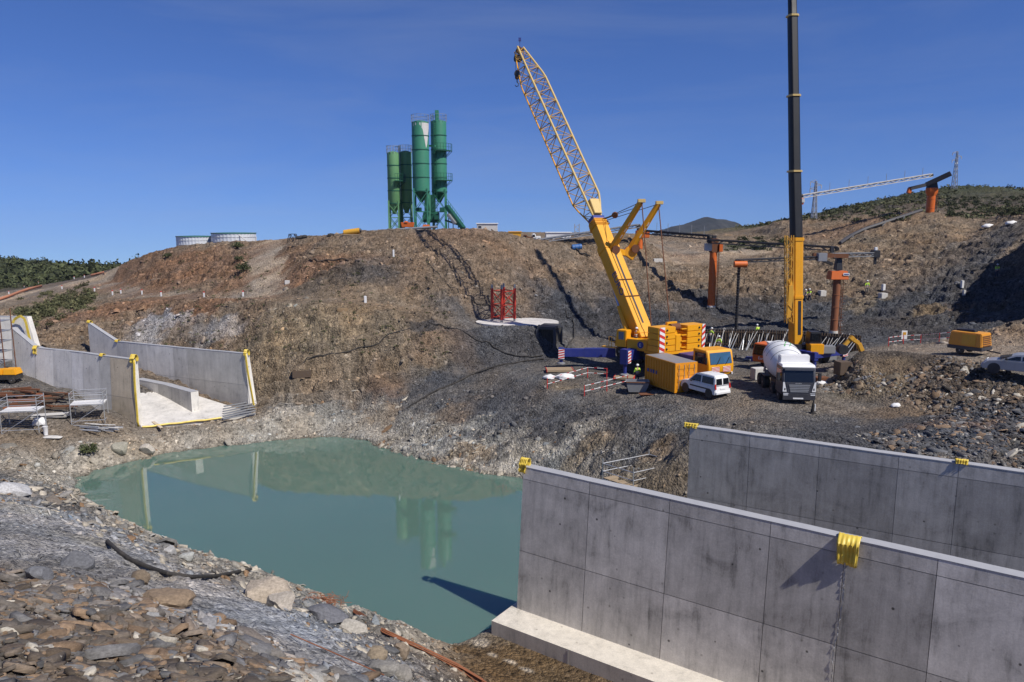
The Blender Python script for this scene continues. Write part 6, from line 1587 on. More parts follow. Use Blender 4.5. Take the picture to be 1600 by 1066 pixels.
mb = MB(); mb.bar(WB(672,343,112), WB(672,300,114), .1); mb.bar(WB(664,228,114), WB(680,228,113), .25); mb.bar(WB(668,333,113.5), WB(683,333,113), .2); mb.build('catwalk', M('silo_green'), bp, True)
def small(name, label, cat, parts, loc, group=None, bev=.05):
    t = thing(name, label, cat, loc, group=group)
    for pn, mat, fn in parts:
        mb = MB(); fn(mb); mb.build(pn, M(mat), t, True, bev)
    return t
p = W(637,353,106.5)
small('feed_hopper', 'orange feed hopper machine at the foot of the silos', 'hopper', [
    ('hopper','orange_paint',lambda mb: mb.box(p+UP*.15,(1.6,1.0,.7),None,(1.15,1.1))), ('leg','orange_paint',lambda mb: mb.box(p+Vector((-.6,0,-.5)),(.2,.8,.8))), ('leg','orange_paint',lambda mb: mb.box(p+Vector((.6,0,-.5)),(.2,.8,.8))),
    ('motor','orange_paint',lambda mb: mb.cyl(p+Vector((-.4,-.5,.5)),p+Vector((.1,-.5,.5)),.16,.16,10))], p-UP*.9)
p2 = W(666,354,106)
small('feed_hopper', 'second orange machine, lower and half hidden behind the crest under the tall silos', 'hopper', [
    ('hopper','orange_paint',lambda mb: mb.box(p2,(1.1,.8,.5),None,(.8,.8))), ('frame','black_steel',lambda mb: mb.box(p2-UP*.45,(1.3,.9,.35)))], p2-UP*.6)
mb = MB(); a, b_ = W(573,362,106), W(683,354.5,105); o_t = thing('supply_pipe', 'long grey pipe lying along the crest in front of the silos', 'pipe', a); mb.cyl(a, b_, .17, .17, 10)
mb.build('pipe', M('grey_steel'), o_t, True)
for k in range(5):
    mb = MB(); q_ = a.lerp(b_, (k+.5)/5); mb.box(q_-UP*.3, (.25,.3,.4)); mb.build('pipe_cradle', M('dark_wood'), o_t, True)

# ---------------------------------------------------------------- water tanks
def tank(label, u, v, Y, d, h):
    c = W(u, v, Y); z0 = c.z-1.2; root = thing('water_tank', label, 'tank', (c.x, c.y, z0)); mb = MB(); r = d/2; n = 72; vs = []
    for z in (z0, z0+h+1.2):
        for i in range(n): rr_ = r+(.03 if i % 2 else -.03); vs.append((c.x+rr_*math.cos(6.283*i/n), c.y+rr_*math.sin(6.283*i/n), z))
    mb.add(vs, [(i,(i+1)%n,n+(i+1)%n,n+i) for i in range(n)]+[tuple(range(n,2*n))]); mb.build('tank_wall', paint('tank_silver', (.66,.68,.70), .4, .25, (.4,.38,.34), .15), root, True, smooth=False)
    mb = MB(); mb.lathe([(r-.2,z0+h+1.17),(r+.10,z0+h+1.17),(r+.10,z0+h+1.31),(r*.6,z0+h+1.36),(.1,z0+h+1.40)], c*Vector((1,1,0)) if False else (c.x,c.y,0), UP, 48); mb.build('rim', M('green_rim'), root, True)
    for k in range(1, 5):
        mb = MB(); mb.lathe([(r+.03,z0+k*.75),(r+.07,z0+k*.75+.04),(r+.03,z0+k*.75+.08)], (c.x,c.y,0), UP, 48); mb.build('hoop', M('zinc'), root, True)
    return root
tank('ribbed silver water tank with green rim, the lower left one of two on the hill', 306, 385, 135, 6.4, 1.75)
t2 = tank('ribbed silver water tank with green rim and leaning pipe, the higher right one', 366, 380, 134, 7.6, 1.75)
mb = MB(); a = W(372,366.5,131); b_ = W(384,376,130); mb.cyl(a, b_, .08, .08, 8); mb.cyl(W(400,370,130), W(400,377,130), .1, .1, 8); mb.build('inlet_pipe', M('dirty_white'), t2, True)

# ---------------------------------------------------------------- things on the plateau
def cabin(label, u0, u1, v0, v1, Y, mat, roofm, dep=2.2, win=(), name='site_cabin', cat='cabin', up=.0):
    a = W(u0, v1, Y); b_ = W(u1, v1, Y); zt2 = W(u0, v0, Y).z; zb2 = a.z-.6
    root = thing(name, label, cat, (a.x, Y, zb2)); mb = MB(); w_ = b_.x-a.x; cx = (a.x+b_.x)/2
    mb.box((cx, Y+dep/2, (zt2+zb2)/2), (w_, dep, zt2-zb2)); mb.build('cabin_wall', M(mat), root, True, .03)
    mb = MB(); mb.box((cx, Y+dep/2, zt2+.05), (w_+.25, dep+.25, .16)); mb.build('roof', M(roofm), root, True, .03)
    for f0, f1, g0, g1 in win:
        mb = MB(); mb.box((a.x+w_*(f0+f1)/2, Y-.01, zb2+(zt2-zb2)*(g0+g1)/2), (w_*(f1-f0), .05, (zt2-zb2)*(g1-g0))); wo = mb.build('window', M('dirty_white'), root, True)
        mb = MB(); mb.box((a.x+w_*(f0+f1)/2, Y-.03, zb2+(zt2-zb2)*(g0+g1)/2), (w_*(f1-f0)*.8, .04, (zt2-zb2)*(g1-g0)*.75)); mb.build('pane', M('window_glass'), wo, True)
    return root
cabin('pale site cabin with a white flat roof just right of the silos on the crest', 745, 777, 350, 358, 108, 'dirty_white', 'white_paint', 2.4, ((.06,.24,.55,.8),))
cabin('ochre yellow machine housing with two small dark windows on the crest', 795, 814, 363, 374, 112, 'machine_yellow', 'machine_yellow', 2.0, ((.25,.45,.35,.6),(.6,.78,.35,.6)), 'machine_housing', 'housing')
cabin('white box container cabin on the plateau, left of the lattice mast', 853, 892, 364, 377, 115, 'tarp_white', 'tarp_white', 2.4, ((.62,.85,.35,.55),))
def truck(label, u0, u1, v0, v1, Y, mat, flip=1):
    a = W(u0, v1, Y); b_ = W(u1, v1, Y); z1 = W(u0, v0, Y).z; w_ = b_.x-a.x; root = thing('parked_truck', label, 'truck', (a.x, Y, a.z-.3)); h = z1-a.z
    cxs = a.x if flip > 0 else b_.x
    mb = MB(); mb.box((cxs+flip*w_*.22, Y, a.z+h*.5), (w_*.42, 1.9, h)); cb = mb.build('cab', M(mat), root, True, .12)
    mb = MB(); mb.box((cxs+flip*w_*.2, Y-.96, a.z+h*.68), (w_*.26, .03, h*.32)); mb.build('side_window', M('window_glass'), cb, True)
    mb = MB(); mb.box((cxs+flip*w_*.7, Y, a.z+h*.35), (w_*.56, 1.9, h*.55)); mb.build('bed', M(mat), root, True, .05)
    for f in (.2, .78):
        for y_ in (-.85, .85): wheel(root, (cxs+flip*w_*f, Y+y_, a.z+.05), (0,1,0), .36, .25, n=14)
    return root
truck('small white truck on the plateau just left of the white box container', 831, 845, 365, 376, 113, 'white_paint')
truck('dark red pickup parked behind the crest between the yellow housing and the white truck', 817, 833, 367, 375, 112.5, 'rust')
p = W(901.5,370,116); lm = thing('lattice_mast', 'slim grey lattice mast standing on the plateau left of the yellow crane boom', 'mast', W(901.5,383,116))
for dx in (-.35,.35):
    for dy in (-.35,.35):
        mb = MB(); mb.cyl(W(901.5,383,116)+Vector((dx,dy,-.3)), W(901.5,350,116)+Vector((dx,dy,0)), .04, None, 6); mb.build('mast_leg', M('zinc'), lm, True)
mb = MB(); z0 = W(901,382,116).z; z1 = W(901,351,116).z; n = 8
for k in range(n):
    for dy in (-.35, .35): f = 1 if k % 2 else -1; mb.cyl((p.x-.35*f, 116+dy, z0+(z1-z0)*k/n), (p.x+.35*f, 116+dy, z0+(z1-z0)*(k+1)/n), .025, None, 5)
mb.build('mast_bracing', M('zinc'), lm, True)
p = on(901, 391, 60); mb = MB(); bt_ = thing('water_barrel', 'blue plastic barrel lying on the upper slope below the lattice mast', 'barrel', p+UP*.4)
mb.lathe([(.3,-.75),(.42,-.7),(.44,-.3),(.42,0),(.44,.3),(.42,.7),(.3,.75)], p+UP*.42, (1,.2,.1), 20); mb.build('barrel_body', M('blue_plastic'), bt_, True)
for s_ in (-.3, .3):
    mb = MB(); c_ = p+UP*.42+Vector((1,.2,.1)).normalized()*s_; mb.lathe([(.43,-.04),(.47,0),(.43,.04)], c_, (1,.2,.1), 20); mb.build('hoop', M('blue_plastic'), bt_, True)
a = W(537,365,103); b_ = W(562,361.5,103)
small('steel_tank', 'long ochre steel tank lying on the crest left of the silos', 'tank', [('tank_shell','machine_yellow',lambda mb: mb.cyl(a+UP*.1,b_+UP*.1,.38,.38,16)),('end_cap','black_steel',lambda mb: mb.cyl(b_+UP*.1,b_+UP*.1+Vector((.25,0,0)),.34,.2,14)),('skid','wood',lambda mb: mb.box(a.lerp(b_,.5)-UP*.35,(2.3,.8,.2)))], a-UP*.5)
a = W(458,374,108)
fr = thing('steel_trestle', 'small dark steel trestle frame on the crest above the dirt ramp', 'trestle', a)
for y_ in (-.4,.4):
    mb = MB(); mb.bar(a+Vector((-.75,y_,-.4)), a+Vector((-.45,y_,.75)), .08); mb.bar(a+Vector((-.45,y_,.75)), a+Vector((.1,y_,-.4)), .08); mb.bar(a+Vector((.1,y_,-.4)), a+Vector((.35,y_,.75)), .08); mb.bar(a+Vector((.35,y_,.75)), a+Vector((.8,y_,-.4)), .08); mb.bar(a+Vector((-.45,y_,.75)), a+Vector((.35,y_,.75)), .08)
    mb.build('trestle_frame', M('black_steel'), fr, True)
for u, v, w_, lab in ((468,371.5,1.0,'dark rubber sheet roll on the crest beside the steel trestle'),(476,370,.7,'small black bundle on the crest right of the steel trestle'),(517,367.5,.9,'black bundle on the crest just left of the ochre tank')):
    p = W(u, v, 104); mb = MB(); mb.lathe([(.05,-w_/2),(.22,-w_*.45),(.26,0),(.2,w_*.45),(.05,w_/2)], (0,0,0), (1,.1,.05), 12); o = mb.build('rolled_sheet', M('rubber')); o.location = p; tag(o, lab, 'roll')
# ================================================================ CONVEYOR TOWERS AND BELTS
def column(root, p, z1, r, mat='orange_paint', ladder=True, foot=True):
    mb = MB(); mb.cyl((p.x,p.y,p.z-.5), (p.x,p.y,z1), r, r, 20); c = mb.build('column', M(mat), root, True)
    k = 0
    mb = MB(); z = p.z+.6
    while z < z1-.5: mb.lathe([(r*.95,z),(r+.05,z+.03),(r*.95,z+.07)], (p.x,p.y,0), UP, 20); z += 1.55
    mb.build('flange', M(mat), c, True)
    if foot: mb = MB(); mb.cyl((p.x,p.y,p.z-.5), (p.x,p.y,p.z+.75), r*1.25, r*1.15, 20); mb.build('footing', M('dirty_white'), root, True)
    if ladder:
        mb = MB(); x = p.x+r+.15
        for dy in (-.25, .2): mb.bar((x,p.y+dy-.2,p.z+.3), (x,p.y+dy-.2,z1), .06)
        z = p.z+.5
        while z < z1: mb.bar((x,p.y-.45,z), (x,p.y,z), .04); mb.bar((x+.0,p.y-.45,z), (x+.35,p.y-.45,z+.02), .035); z += .38
        mb.build('ladder', M('rust'), root, True)
def truss(mb, a, b, w_, h, n, r=.045):
    d = (b-a); L = d.length; d.normalize(); s_ = d.cross(UP).normalized(); u_ = s_.cross(d)
    P = lambda f, x, y: a+d*L*f+s_*x*w_/2+u_*y*h/2
    for x in (-1, 1):
        for y in (-1, 1): mb.bar(P(0,x,y), P(1,x,y), r*2)
    for k in range(n):
        f0, f1 = k/n, (k+1)/n; g_ = 1 if k % 2 else -1
        for x in (-1, 1): mb.bar(P(f0,x,-g_), P(f1,x,g_), r*1.3)
        for y in (-1, 1): mb.bar(P(f0,-g_,y), P(f1,g_,y), r*1.3)
def belt(label, a, b, w_=.9, h=.55, mat='conveyor_dark', posts=0, group='belt conveyors of the site', sag=0):
    a = Vector(a); b = Vector(b); root = thing('belt_conveyor', label, 'conveyor', a, group=group)
    mb = MB(); truss(mb, a, b, w_, h, max(6, int((b-a).length/1.1)), .05); mb.build('truss', M(mat), root, True)
    mb = MB(); d = (b-a).normalized(); s_ = d.cross(UP).normalized(); u_ = s_.cross(d)
    mb.bar(a+u_*h*.35, b+u_*h*.35, .12, w_*.8, up=s_) if False else mb.hexa([a-s_*w_*.38+u_*h*.1, a+s_*w_*.38+u_*h*.1, b+s_*w_*.38+u_*h*.1, b-s_*w_*.38+u_*h*.1], [a-s_*w_*.38+u_*h*.42, a+s_*w_*.38+u_*h*.42, b+s_*w_*.38+u_*h*.42, b-s_*w_*.38+u_*h*.42])
    mb.build('belt', M('rubber' if mat == 'conveyor_dark' else mat), root, True)
    for e in (a, b):
        mb = MB(); mb.cyl(e-s_*w_*.45, e+s_*w_*.45, h*.5, h*.5, 14); mb.build('end_roller', M('rubber'), root, True)
    for k in range(posts):
        p = a.lerp(b, (k+.5)/posts); mb = MB(); mb.bar(p, p+UP*1.5, .05); mb.build('post', M('grey_steel'), root, True)
    return root
# tower 1
p1_ = W(1111,486,100); t1 = thing('conveyor_tower', 'orange steel column carrying a conveyor, the middle one standing left of the black crane boom', 'conveyor tower', p1_, group='orange conveyor towers')
z1 = W(1111,392,100).z; column(t1, p1_, z1, .5, ladder=True)
mb = MB(); mb.box((p1_.x, p1_.y, W(0,384,100).z), (1.0,1.0,1.9)); mb.build('tower_head', M('rust'), t1, True, .06)
mb = MB(); mb.box((p1_.x-.9, p1_.y-.5, W(0,386,100).z), (.9,.7,1.0)); mb.build('control_box', M('dirty_white'), t1, True, .04)
mb = MB(); mb.box((p1_.x+.8, p1_.y-.3, W(0,387,100).z), (.5,.8,1.1)); mb.build('drive_box', M('orange_paint'), t1, True, .04)
mb = MB(); mb.bar((p1_.x,p1_.y,W(0,378,100).z), (p1_.x,p1_.y,W(0,368,100).z), .5); mb.build('turret', M('black_steel'), t1, True)
# tower 0
p0_ = W(998,426,113); t0_ = thing('conveyor_tower', 'orange steel column seen just right of the yellow boom, top half behind the guying arm', 'conveyor tower', p0_, group='orange conveyor towers')
column(t0_, p0_, W(0,372,113).z, .48, ladder=False)
mb = MB(); mb.box((p0_.x+.4, p0_.y, W(0,366,113).z), (2.0,1.1,1.1)); mb.build('tower_head', M('orange_paint'), t0_, True, .06)
mb = MB(); mb.box((p0_.x-.2, p0_.y, W(0,358,113).z), (.5,.6,1.0)); mb.build('turret', M('black_steel'), t0_, True, .04)
# tower 2
p2_ = W(1302,526,91); t2_ = thing('conveyor_tower', 'rusty column with orange box head and swinging conveyor arms, right of the black crane', 'conveyor tower', p2_, group='orange conveyor towers')
column(t2_, p2_, W(0,436,91).z, .45, 'rust_bright', ladder=True)
zb_ = W(0,430,91).z
mb = MB(); mb.box((p2_.x, p2_.y, zb_), (2.2,1.5,1.05), None, (.9,.8)); hb_ = mb.build('tower_head', M('orange_paint'), t2_, True, .05)
mb = MB(); mb.box((p2_.x+.75, p2_.y-.76, zb_+.15), (.75,.03,.3)); mb.build('notice', M('stripe_white'), hb_, True)
mb = MB(); mb.box((p2_.x+.75, p2_.y-.78, zb_+.15), (.6,.02,.12)); mb.build('notice_text', M('decal_blue'), hb_, True)
mb = MB(); mb.box((p2_.x, p2_.y, W(0,410,91).z), (.85,.9,1.9), None, (.6,.6)); mb.build('turret', M('black_steel'), t2_, True, .05)
mb = MB(); mb.bar(W(1278,403,90), W(1300,413,90.6), .35); mb.bar(W(1300,395,91), W(1300,385,91), .4); mb.build('turret_arm', M('black_steel'), t2_, True)
mb = MB(); mb.box(W(1284,402,89.6), (1.1,.7,1.0)); mb.build('drive_housing', M('grey_steel'), t2_, True, .05)
mb = MB(); mb.bar(W(1270,399,90.3), W(1325,400,90.5), .35, .5); mb.build('arm_beam', M('rust'), t2_, True)
belt('dark swinging conveyor arm reaching left from the rusty tower to its drop pipe', W(1278,403,90), W(1152,408,88), .7, .35)
belt('grey conveyor arm reaching right from the rusty tower to a counterweight', W(1302,399,90.5), W(1367,397.5,92), .45, .45, 'grey_steel')
mb = MB(); p = W(1368,397,92); cw_ = thing('counterweight', 'small black counterweight with a white lamp at the end of the right conveyor arm', 'counterweight', p)
mb.box(p, (.9,.7,.9)); mb.build('weight', M('black_steel'), cw_, True, .05)
mb = MB(); mb.box(p+Vector((-.1,-.2,.65)), (.35,.3,.4)); mb.build('lamp', M('stripe_white'), cw_, True, .04)
mb = MB(); mb.bar(p-UP*.4, p-UP*1.3, .25); mb.build('hanger', M('black_steel'), cw_, True)
belt('long dark conveyor from the middle tower to the rusty tower on the right', W(1108,377,99), W(1308,389,91.5), .8, .5)
belt('dark conveyor between the left and middle orange towers', W(1001,362,112), W(1110,371,100), .85, .55, posts=6)
belt('grey feed conveyor climbing from the crest behind the yellow boom to the left tower', W(826,379,105), W(997,353,112), .8, .5, 'grey_steel')
dp = W(1155,409,88); de = Vector((dp.x, dp.y, W(0,522,88).z)); dpipe = thing('drop_pipe', 'dark segmented concrete drop pipe hanging from the left end of the swinging conveyor', 'pipe', dp)
mb = MB(); n = 26
for k in range(n):
    z0 = dp.z+(de.z-dp.z)*k/n; z1 = dp.z+(de.z-dp.z)*(k+1)/n; mb.cyl((dp.x,dp.y,z0), (dp.x,dp.y,z1+.03), .2, .15, 10)
mb.build('pipe_segments', M('black_steel'), dpipe, True)
mb = MB(); p = W(1157,413,87.6); mb.cyl(p-Vector((.75,0,0)), p+Vector((.75,0,0)), .38, .38, 14); mb.build('belt_drum', M('orange_paint'), dpipe, True)
# tower 3 on the hill
p3_ = W(1453,331,130); t3_ = thing('conveyor_tower', 'orange tower on the right hill with a black slewing beam on its head', 'conveyor tower', p3_, group='orange conveyor towers')
column(t3_, p3_, W(0,300,130).z, .68, ladder=True, foot=False)
mb = MB(); mb.lathe([(.6,-1.0),(1.0,-.2),(1.0,.55),(.5,.6)], (p3_.x,p3_.y,W(0,299,130).z), UP, 8); mb.build('tower_head', M('orange_paint'), t3_, True)
mb = MB(); mb.box((p3_.x, p3_.y, W(0,289,130).z), (1.6,1.2,1.3), None, (.7,.7)); mb.build('turret', M('black_steel'), t3_, True, .05)
mb = MB(); mb.bar(W(1447,289,130), W(1486,271,128), .9, .8); mb.bar(W(1455,287,130), W(1421,295,130), .8, .55); mb.build('slewing_beam', M('conveyor_dark'), t3_, True, .05)
mb = MB(); mb.bar(W(1422,294,130), W(1419.5,302,130), .6); mb.build('beam_end', M('orange_paint'), t3_, True, .04)
belt('long pale conveyor sloping down left across the sky from the hilltop orange tower', W(1455,274,130), W(1250,307.5,122), .6, .5, 'dirty_white', posts=7)
p = W(1247,315,121); small('tail_station', 'small orange and white drive unit at the low end of the pale skyline conveyor', 'drive unit', [('housing','orange_paint',lambda mb: mb.box(p,(1.5,1.0,1.0))),('cover','dirty_white',lambda mb: mb.box(p+Vector((.6,-.55,.1)),(.5,.12,.6))),('roller','black_steel',lambda mb: mb.cyl(p+Vector((-1.1,0,.9)),p+Vector((.7,0,.9)),.3,.3,12))], p)
# dark feed line on the right hillside
pts = [on(u, v, 80)+UP*.35 for u, v in ((1440,332),(1410,342),(1380,352),(1350,362),(1330,372),(1312,384))]
ln = thing('belt_conveyor', 'dark conveyor line lying down the right hillside towards the rusty tower', 'conveyor', pts[0], group='belt conveyors of the site')
mb = MB(); mb.tube(pts, .3, 6); mb.build('belt', M('conveyor_dark'), ln, True)
for k in range(1, 5):
    mb = MB(); q_ = pts[k]; mb.box(q_-UP*.3, (.5,.5,.7)); mb.build('trestle', M('grey_steel'), ln, True)

# ================================================================ PYLONS
def pylon(label, u, vb, vt, Y, arms):
    p = W(u, vb, Y); zt2 = W(u, vt, Y).z; root = thing('power_pylon', label, 'pylon', p, group='lattice power pylons'); H_ = zt2-p.z
    w0 = H_*.058; n = 14
    P = lambda f, x, y: Vector((p.x+x*w0*(1-.78*f), p.y+y*w0*(1-.78*f), p.z-.5+(H_+.5)*f))
    for x in (-1, 1):
        for y in (-1, 1):
            mb = MB(); mb.bar(P(0,x,y), P(1,x,y), .14); mb.build('leg', M('zinc'), root, True)
    mb = MB()
    for k in range(n):
        g_ = 1 if k % 2 else -1
        for y in (-1, 1): mb.bar(P(k/n,-g_,y), P((k+1)/n,g_,y), .08)
        for x in (-1, 1): mb.bar(P(k/n,x,-g_), P((k+1)/n,x,g_), .08)
    mb.build('bracing', M('zinc'), root, True)
    for f, sx in arms:
        mb = MB(); c_ = P(f,0,0); e_ = c_+Vector((sx*H_*.13,0,.1)); mb.bar(c_+UP*.5, e_, .12); mb.bar(c_-UP*.1, e_, .12)
        a_ = mb.build('cross_arm', M('zinc'), root, True); mb = MB(); mb.cyl(e_, e_-UP*.7, .09, .09, 8); mb.build('insulator', M('dirty_white'), a_, True)
pylon('grey lattice power pylon standing just right of the black boom below the skyline conveyor', 1271, 350, 283, 148, ((.97,-1),(.90,1),(.82,-1)))
pylon('tall grey lattice power pylon on the hilltop at the right', 1491, 292, 237, 205, ((.96,-1),(.86,1),(.76,-1)))

# ================================================================ FORMWORK WITH PROPS
fw = []
F = [(1098,84.5),(1180,84.2),(1260,82.5),(1345,79.5)]
pts = []
for (u0,Y0),(u1,Y1) in zip(F, F[1:]):
    for k in range(5): pts.append((u0+(u1-u0)*k/5, Y0+(Y1-Y0)*k/5))
pts.append(F[-1])
fz0 = 5.9; fz1 = 7.95
fwt = thing('formwork_wall', 'long low row of dark formwork panels behind the two cranes, held by leaning props', 'formwork', W(F[0][0],541,F[0][1]))
W2 = lambda u, Y: Vector((W(u, 540, Y).x, Y, 0))
for (u0,Y0),(u1,Y1) in zip(pts, pts[1:]):
    a = W2(u0,Y0); b_ = W2(u1,Y1); d = (b_-a).normalized(); n_ = Vector((d.y,-d.x,0)); a = a+d*.02; b_ = b_-d*.02
    mb = MB(); mb.hexa([a+UP*fz0, b_+UP*fz0, b_-n_*.1+UP*fz0, a-n_*.1+UP*fz0], [a+UP*fz1, b_+UP*fz1, b_-n_*.1+UP*fz1, a-n_*.1+UP*fz1]); pn = mb.build('panel', M('black_steel'), fwt, True)
    mb = MB()
    for k in range(4): q_ = a.lerp(b_, (k+.5)/4)+n_*.05; mb.bar(q_+UP*fz0, q_+UP*fz1, .09)
    for z_ in (fz0+.35, fz1-.3): mb.bar(a+n_*.1+UP*z_, b_+n_*.1+UP*z_, .08)
    mb.build('stiffener', M('dark_wood'), pn, True)
pb = thing('shoring_prop', 'grey steel shoring prop leaning on the dark formwork row', 'prop', (0,0,0), group='shoring props leaning on the formwork')
mb = MB(); mb.cyl((0,0,0), (0,0,1.3), .045, .045, 8); mb.build('outer_tube', M('zinc'), pb); mb = MB(); mb.cyl((0,0,1.3), (0,0,2.3), .03, .03, 8); mb.build('inner_tube', M('dirty_white'), pb)
mb = MB(); mb.box((0,0,0), (.2,.2,.03)); mb.build('base_plate', M('zinc'), pb)
r_ = random.Random(8); npz = 0; first = True
for (u0,Y0),(u1,Y1) in zip(pts, pts[1:]):
    for k in range(3):
        f = (k+r_.random()*.8)/3; u = u0+(u1-u0)*f; Y = Y0+(Y1-Y0)*f
        if 1212 < u < 1290 and r_.random() < .7: continue
        top = W2(u, Y)+UP*(fz1-r_.uniform(.05,.5)); d = W2(u1,Y1)-W2(u0,Y0); d.normalize(); n_ = Vector((d.y,-d.x,0))
        foot = top+n_*r_.uniform(.9,1.7)-d*r_.uniform(.3,1.3); foot.z = H(foot.x, foot.y)+.02
        v_ = top-foot; L_ = v_.length; rot = v_.to_track_quat('Z','Y').to_euler(); sc_ = L_/2.28*r_.choice((1,1,1.06,1.35) if 1150 < u < 1180 else (1,1.05,1.1))
        if first: pb.location = foot; pb.rotation_euler = rot; pb.scale = (1,1,sc_); first = False
        else: c = copy_tree(pb, foot, rot=rot); c.scale = (1,1,sc_)
# ---------------------------------------------------------------- excavator behind the heap
ex = W(1368,575,66.5); ex.z = H(ex.x, ex.y)-.9
exr = thing('excavator', 'yellow excavator whose bent arm rises above the left end of the rubble heap', 'excavator', ex)
E = lambda u, v, Y=66.5: W(u, v, Y)
mb = MB(); mb.bar(E(1352,562), E(1341,536), .5, .4); mb.bar(E(1341,536), E(1330,529), .42, .38); mb.build('boom', M('machine_yellow'), exr, True, .05)
mb = MB(); mb.bar(E(1331,527), E(1318,541), .34, .3); mb.bar(E(1333,526), E(1328,531), .5, .4); mb.build('dipper_arm', M('machine_yellow'), exr, True, .04)
mb = MB(); mb.cyl(E(1341,533), E(1330,526.5), .07, .07, 8); mb.build('hydraulic_ram', M('zinc'), exr, True)
mb = MB(); q_ = E(1316,546); mb.lathe([(.45,-.4),(.5,0),(.45,.4)], q_, (0,1,0), 10); mb.build('bucket', M('black_steel'), exr, True)
mb = MB(); mb.box(ex+Vector((.4,.6,.6)), (2.0,1.8,.8)); mb.build('engine_housing', M('machine_yellow'), exr, True, .08)
mb = MB(); mb.box(ex+Vector((-.1,.1,.9)), (.9,.8,1.1)); mb.build('cab', M('machine_yellow'), exr, True, .06)
for y_ in (-.4, 1.5):
    mb = MB(); mb.box(ex+Vector((.3,y_,.35)), (2.8,.45,.65)); mb.build('track', M('rubber'), exr, True, .15)

# ================================================================ AIR COMPRESSOR
paint('compressor_orange', (.70,.30,.03), .5, .4, (.3,.18,.08))
ca_ = W(1541,549,61.5); gz_ = H(ca_.x, ca_.y); fwd = Vector((-.55,.83,0)).normalized(); K = basis((ca_.x, ca_.y, gz_), fwd)
cp = thing('air_compressor', 'yellow ochre towed air compressor with slatted grille on the haul road at the right', 'compressor', (ca_.x, ca_.y, gz_))
mb = MB(); mb.hexa([K(0,-.95,.72), K(2.7,-.95,.72), K(2.7,.95,.72), K(0,.95,.72)], [K(.12,-.85,1.9), K(2.6,-.85,1.9), K(2.6,.85,1.9), K(.12,.85,1.9)]); body = mb.build('canopy', M('compressor_orange'), cp, True, .06)
mb = MB(); mb.hexa([K(-.05,-.97,.42), K(2.75,-.97,.42), K(2.75,.97,.42), K(-.05,.97,.42)], [K(-.05,-.97,.72), K(2.75,-.97,.72), K(2.75,.97,.72), K(-.05,.97,.72)]); mb.build('frame', M('anthracite'), cp, True, .03)
for k in range(6):
    mb = MB(); z_ = .85+k*.16; x_ = .0+.1*(z_-.72)/1.2; mb.bar(K(x_-.02,-.7,z_), K(x_-.02,.7,z_), .05, .07); mb.build('grille_slat', M('rust'), body, True)
mb = MB(); mb.hexa([K(.9,-.3,1.91), K(2.4,-.3,1.91), K(2.4,.3,1.91), K(.9,.3,1.91)], [K(1.0,-.25,2.12), K(2.4,-.25,2.06), K(2.4,.25,2.06), K(1.0,.25,2.12)]); mb.build('roof_vent', M('black_steel'), cp, True, .02)
for s_ in (-1, 1):
    wheel(cp, K(1.7,s_*.85,.33), K(0,s_,0)-K(0,0,0), .33, .22)
    mb = MB(); mb.hexa([K(.5,s_*.955,.85), K(1.6,s_*.955,.85), K(1.6,s_*.88,1.75), K(.5,s_*.88,1.75)], [K(.5,s_*.975,.85), K(1.6,s_*.975,.85), K(1.6,s_*.90,1.75), K(.5,s_*.90,1.75)]); mb.build('side_door', M('machine_yellow'), cp, True)
mb = MB(); mb.bar(K(-.05,0,.45), K(-1.1,0,.35), .1); mb.build('tow_bar', M('black_steel'), cp, True)

# ================================================================ RED TRESTLE TOWER ON ITS SLAB
sl = [W(735,507,84.8), W(790,513.5,83.0), W(845,511,83.4), W(868,504,86.5), W(835,500,90.2), W(775,501,90)]
zsl = W(800,506,86.5).z+.3; slt = thing('concrete_pad', 'pale rounded concrete pad above the dark rock cut, carrying the red lattice tower', 'concrete pad', (sl[0].x, sl[0].y, zsl-.6))
mb = MB(); n = 28; ctr = Vector((sum(p.x for p in sl)/6, sum(p.y for p in sl)/6, 0)); ring = []
for k in range(n): a = 6.283*k/n; ring.append(ctr+Vector((4.9*math.cos(a), 3.6*math.sin(a), 0)))
mb.add([p+UP*(zsl-.8) for p in ring]+[p+UP*zsl for p in ring], [tuple(range(n))[::-1], tuple(range(n,2*n))]+[(i,(i+1)%n,n+(i+1)%n,n+i) for i in range(n)])
o = mb.build('pad', M('concrete_slab'), slt, True, smooth=False); paint_tone(o, lambda i: (1.1,1.1,1.12))
rt = thing('lattice_tower', 'short red lattice tower stub standing on the pale concrete pad', 'tower', W(787,504,86.5))
P4 = [W(769,504,86.6), W(784,506,85.4), W(804,504,86.6), W(787,502,88.3)]
for p in P4: p.z = zsl
for k, p in enumerate(P4):
    mb = MB(); mb.cyl(p+UP*.3, p+UP*3.9, .17, .17, 12); lg_ = mb.build('leg', M('red_paint'), rt, True)
    for z_ in (0, 3.9): mb = MB(); mb.cyl(p+UP*z_, p+UP*(z_+.45), .14, .14, 10); mb.build('leg_sleeve', M('grey_steel'), lg_, True)
mb = MB()
for i in range(4):
    a, b_ = P4[i], P4[(i+1) % 4]
    for z_ in (.5, 2.0, 3.6): mb.bar(a+UP*z_, b_+UP*z_, .09)
    for z0, z1 in ((.5,2.0),(2.0,3.6)): mb.bar(a+UP*z0, b_+UP*z1, .06); mb.bar(b_+UP*z0, a+UP*z1, .06)
mb.build('bracing', M('red_paint'), rt, True)
lp = W(772,567,78.0); lt_ = W(766.5,534,79.6); ladd = thing('ladder', 'aluminium ladder leaning on the rock cut below the concrete pad', 'ladder', lp)
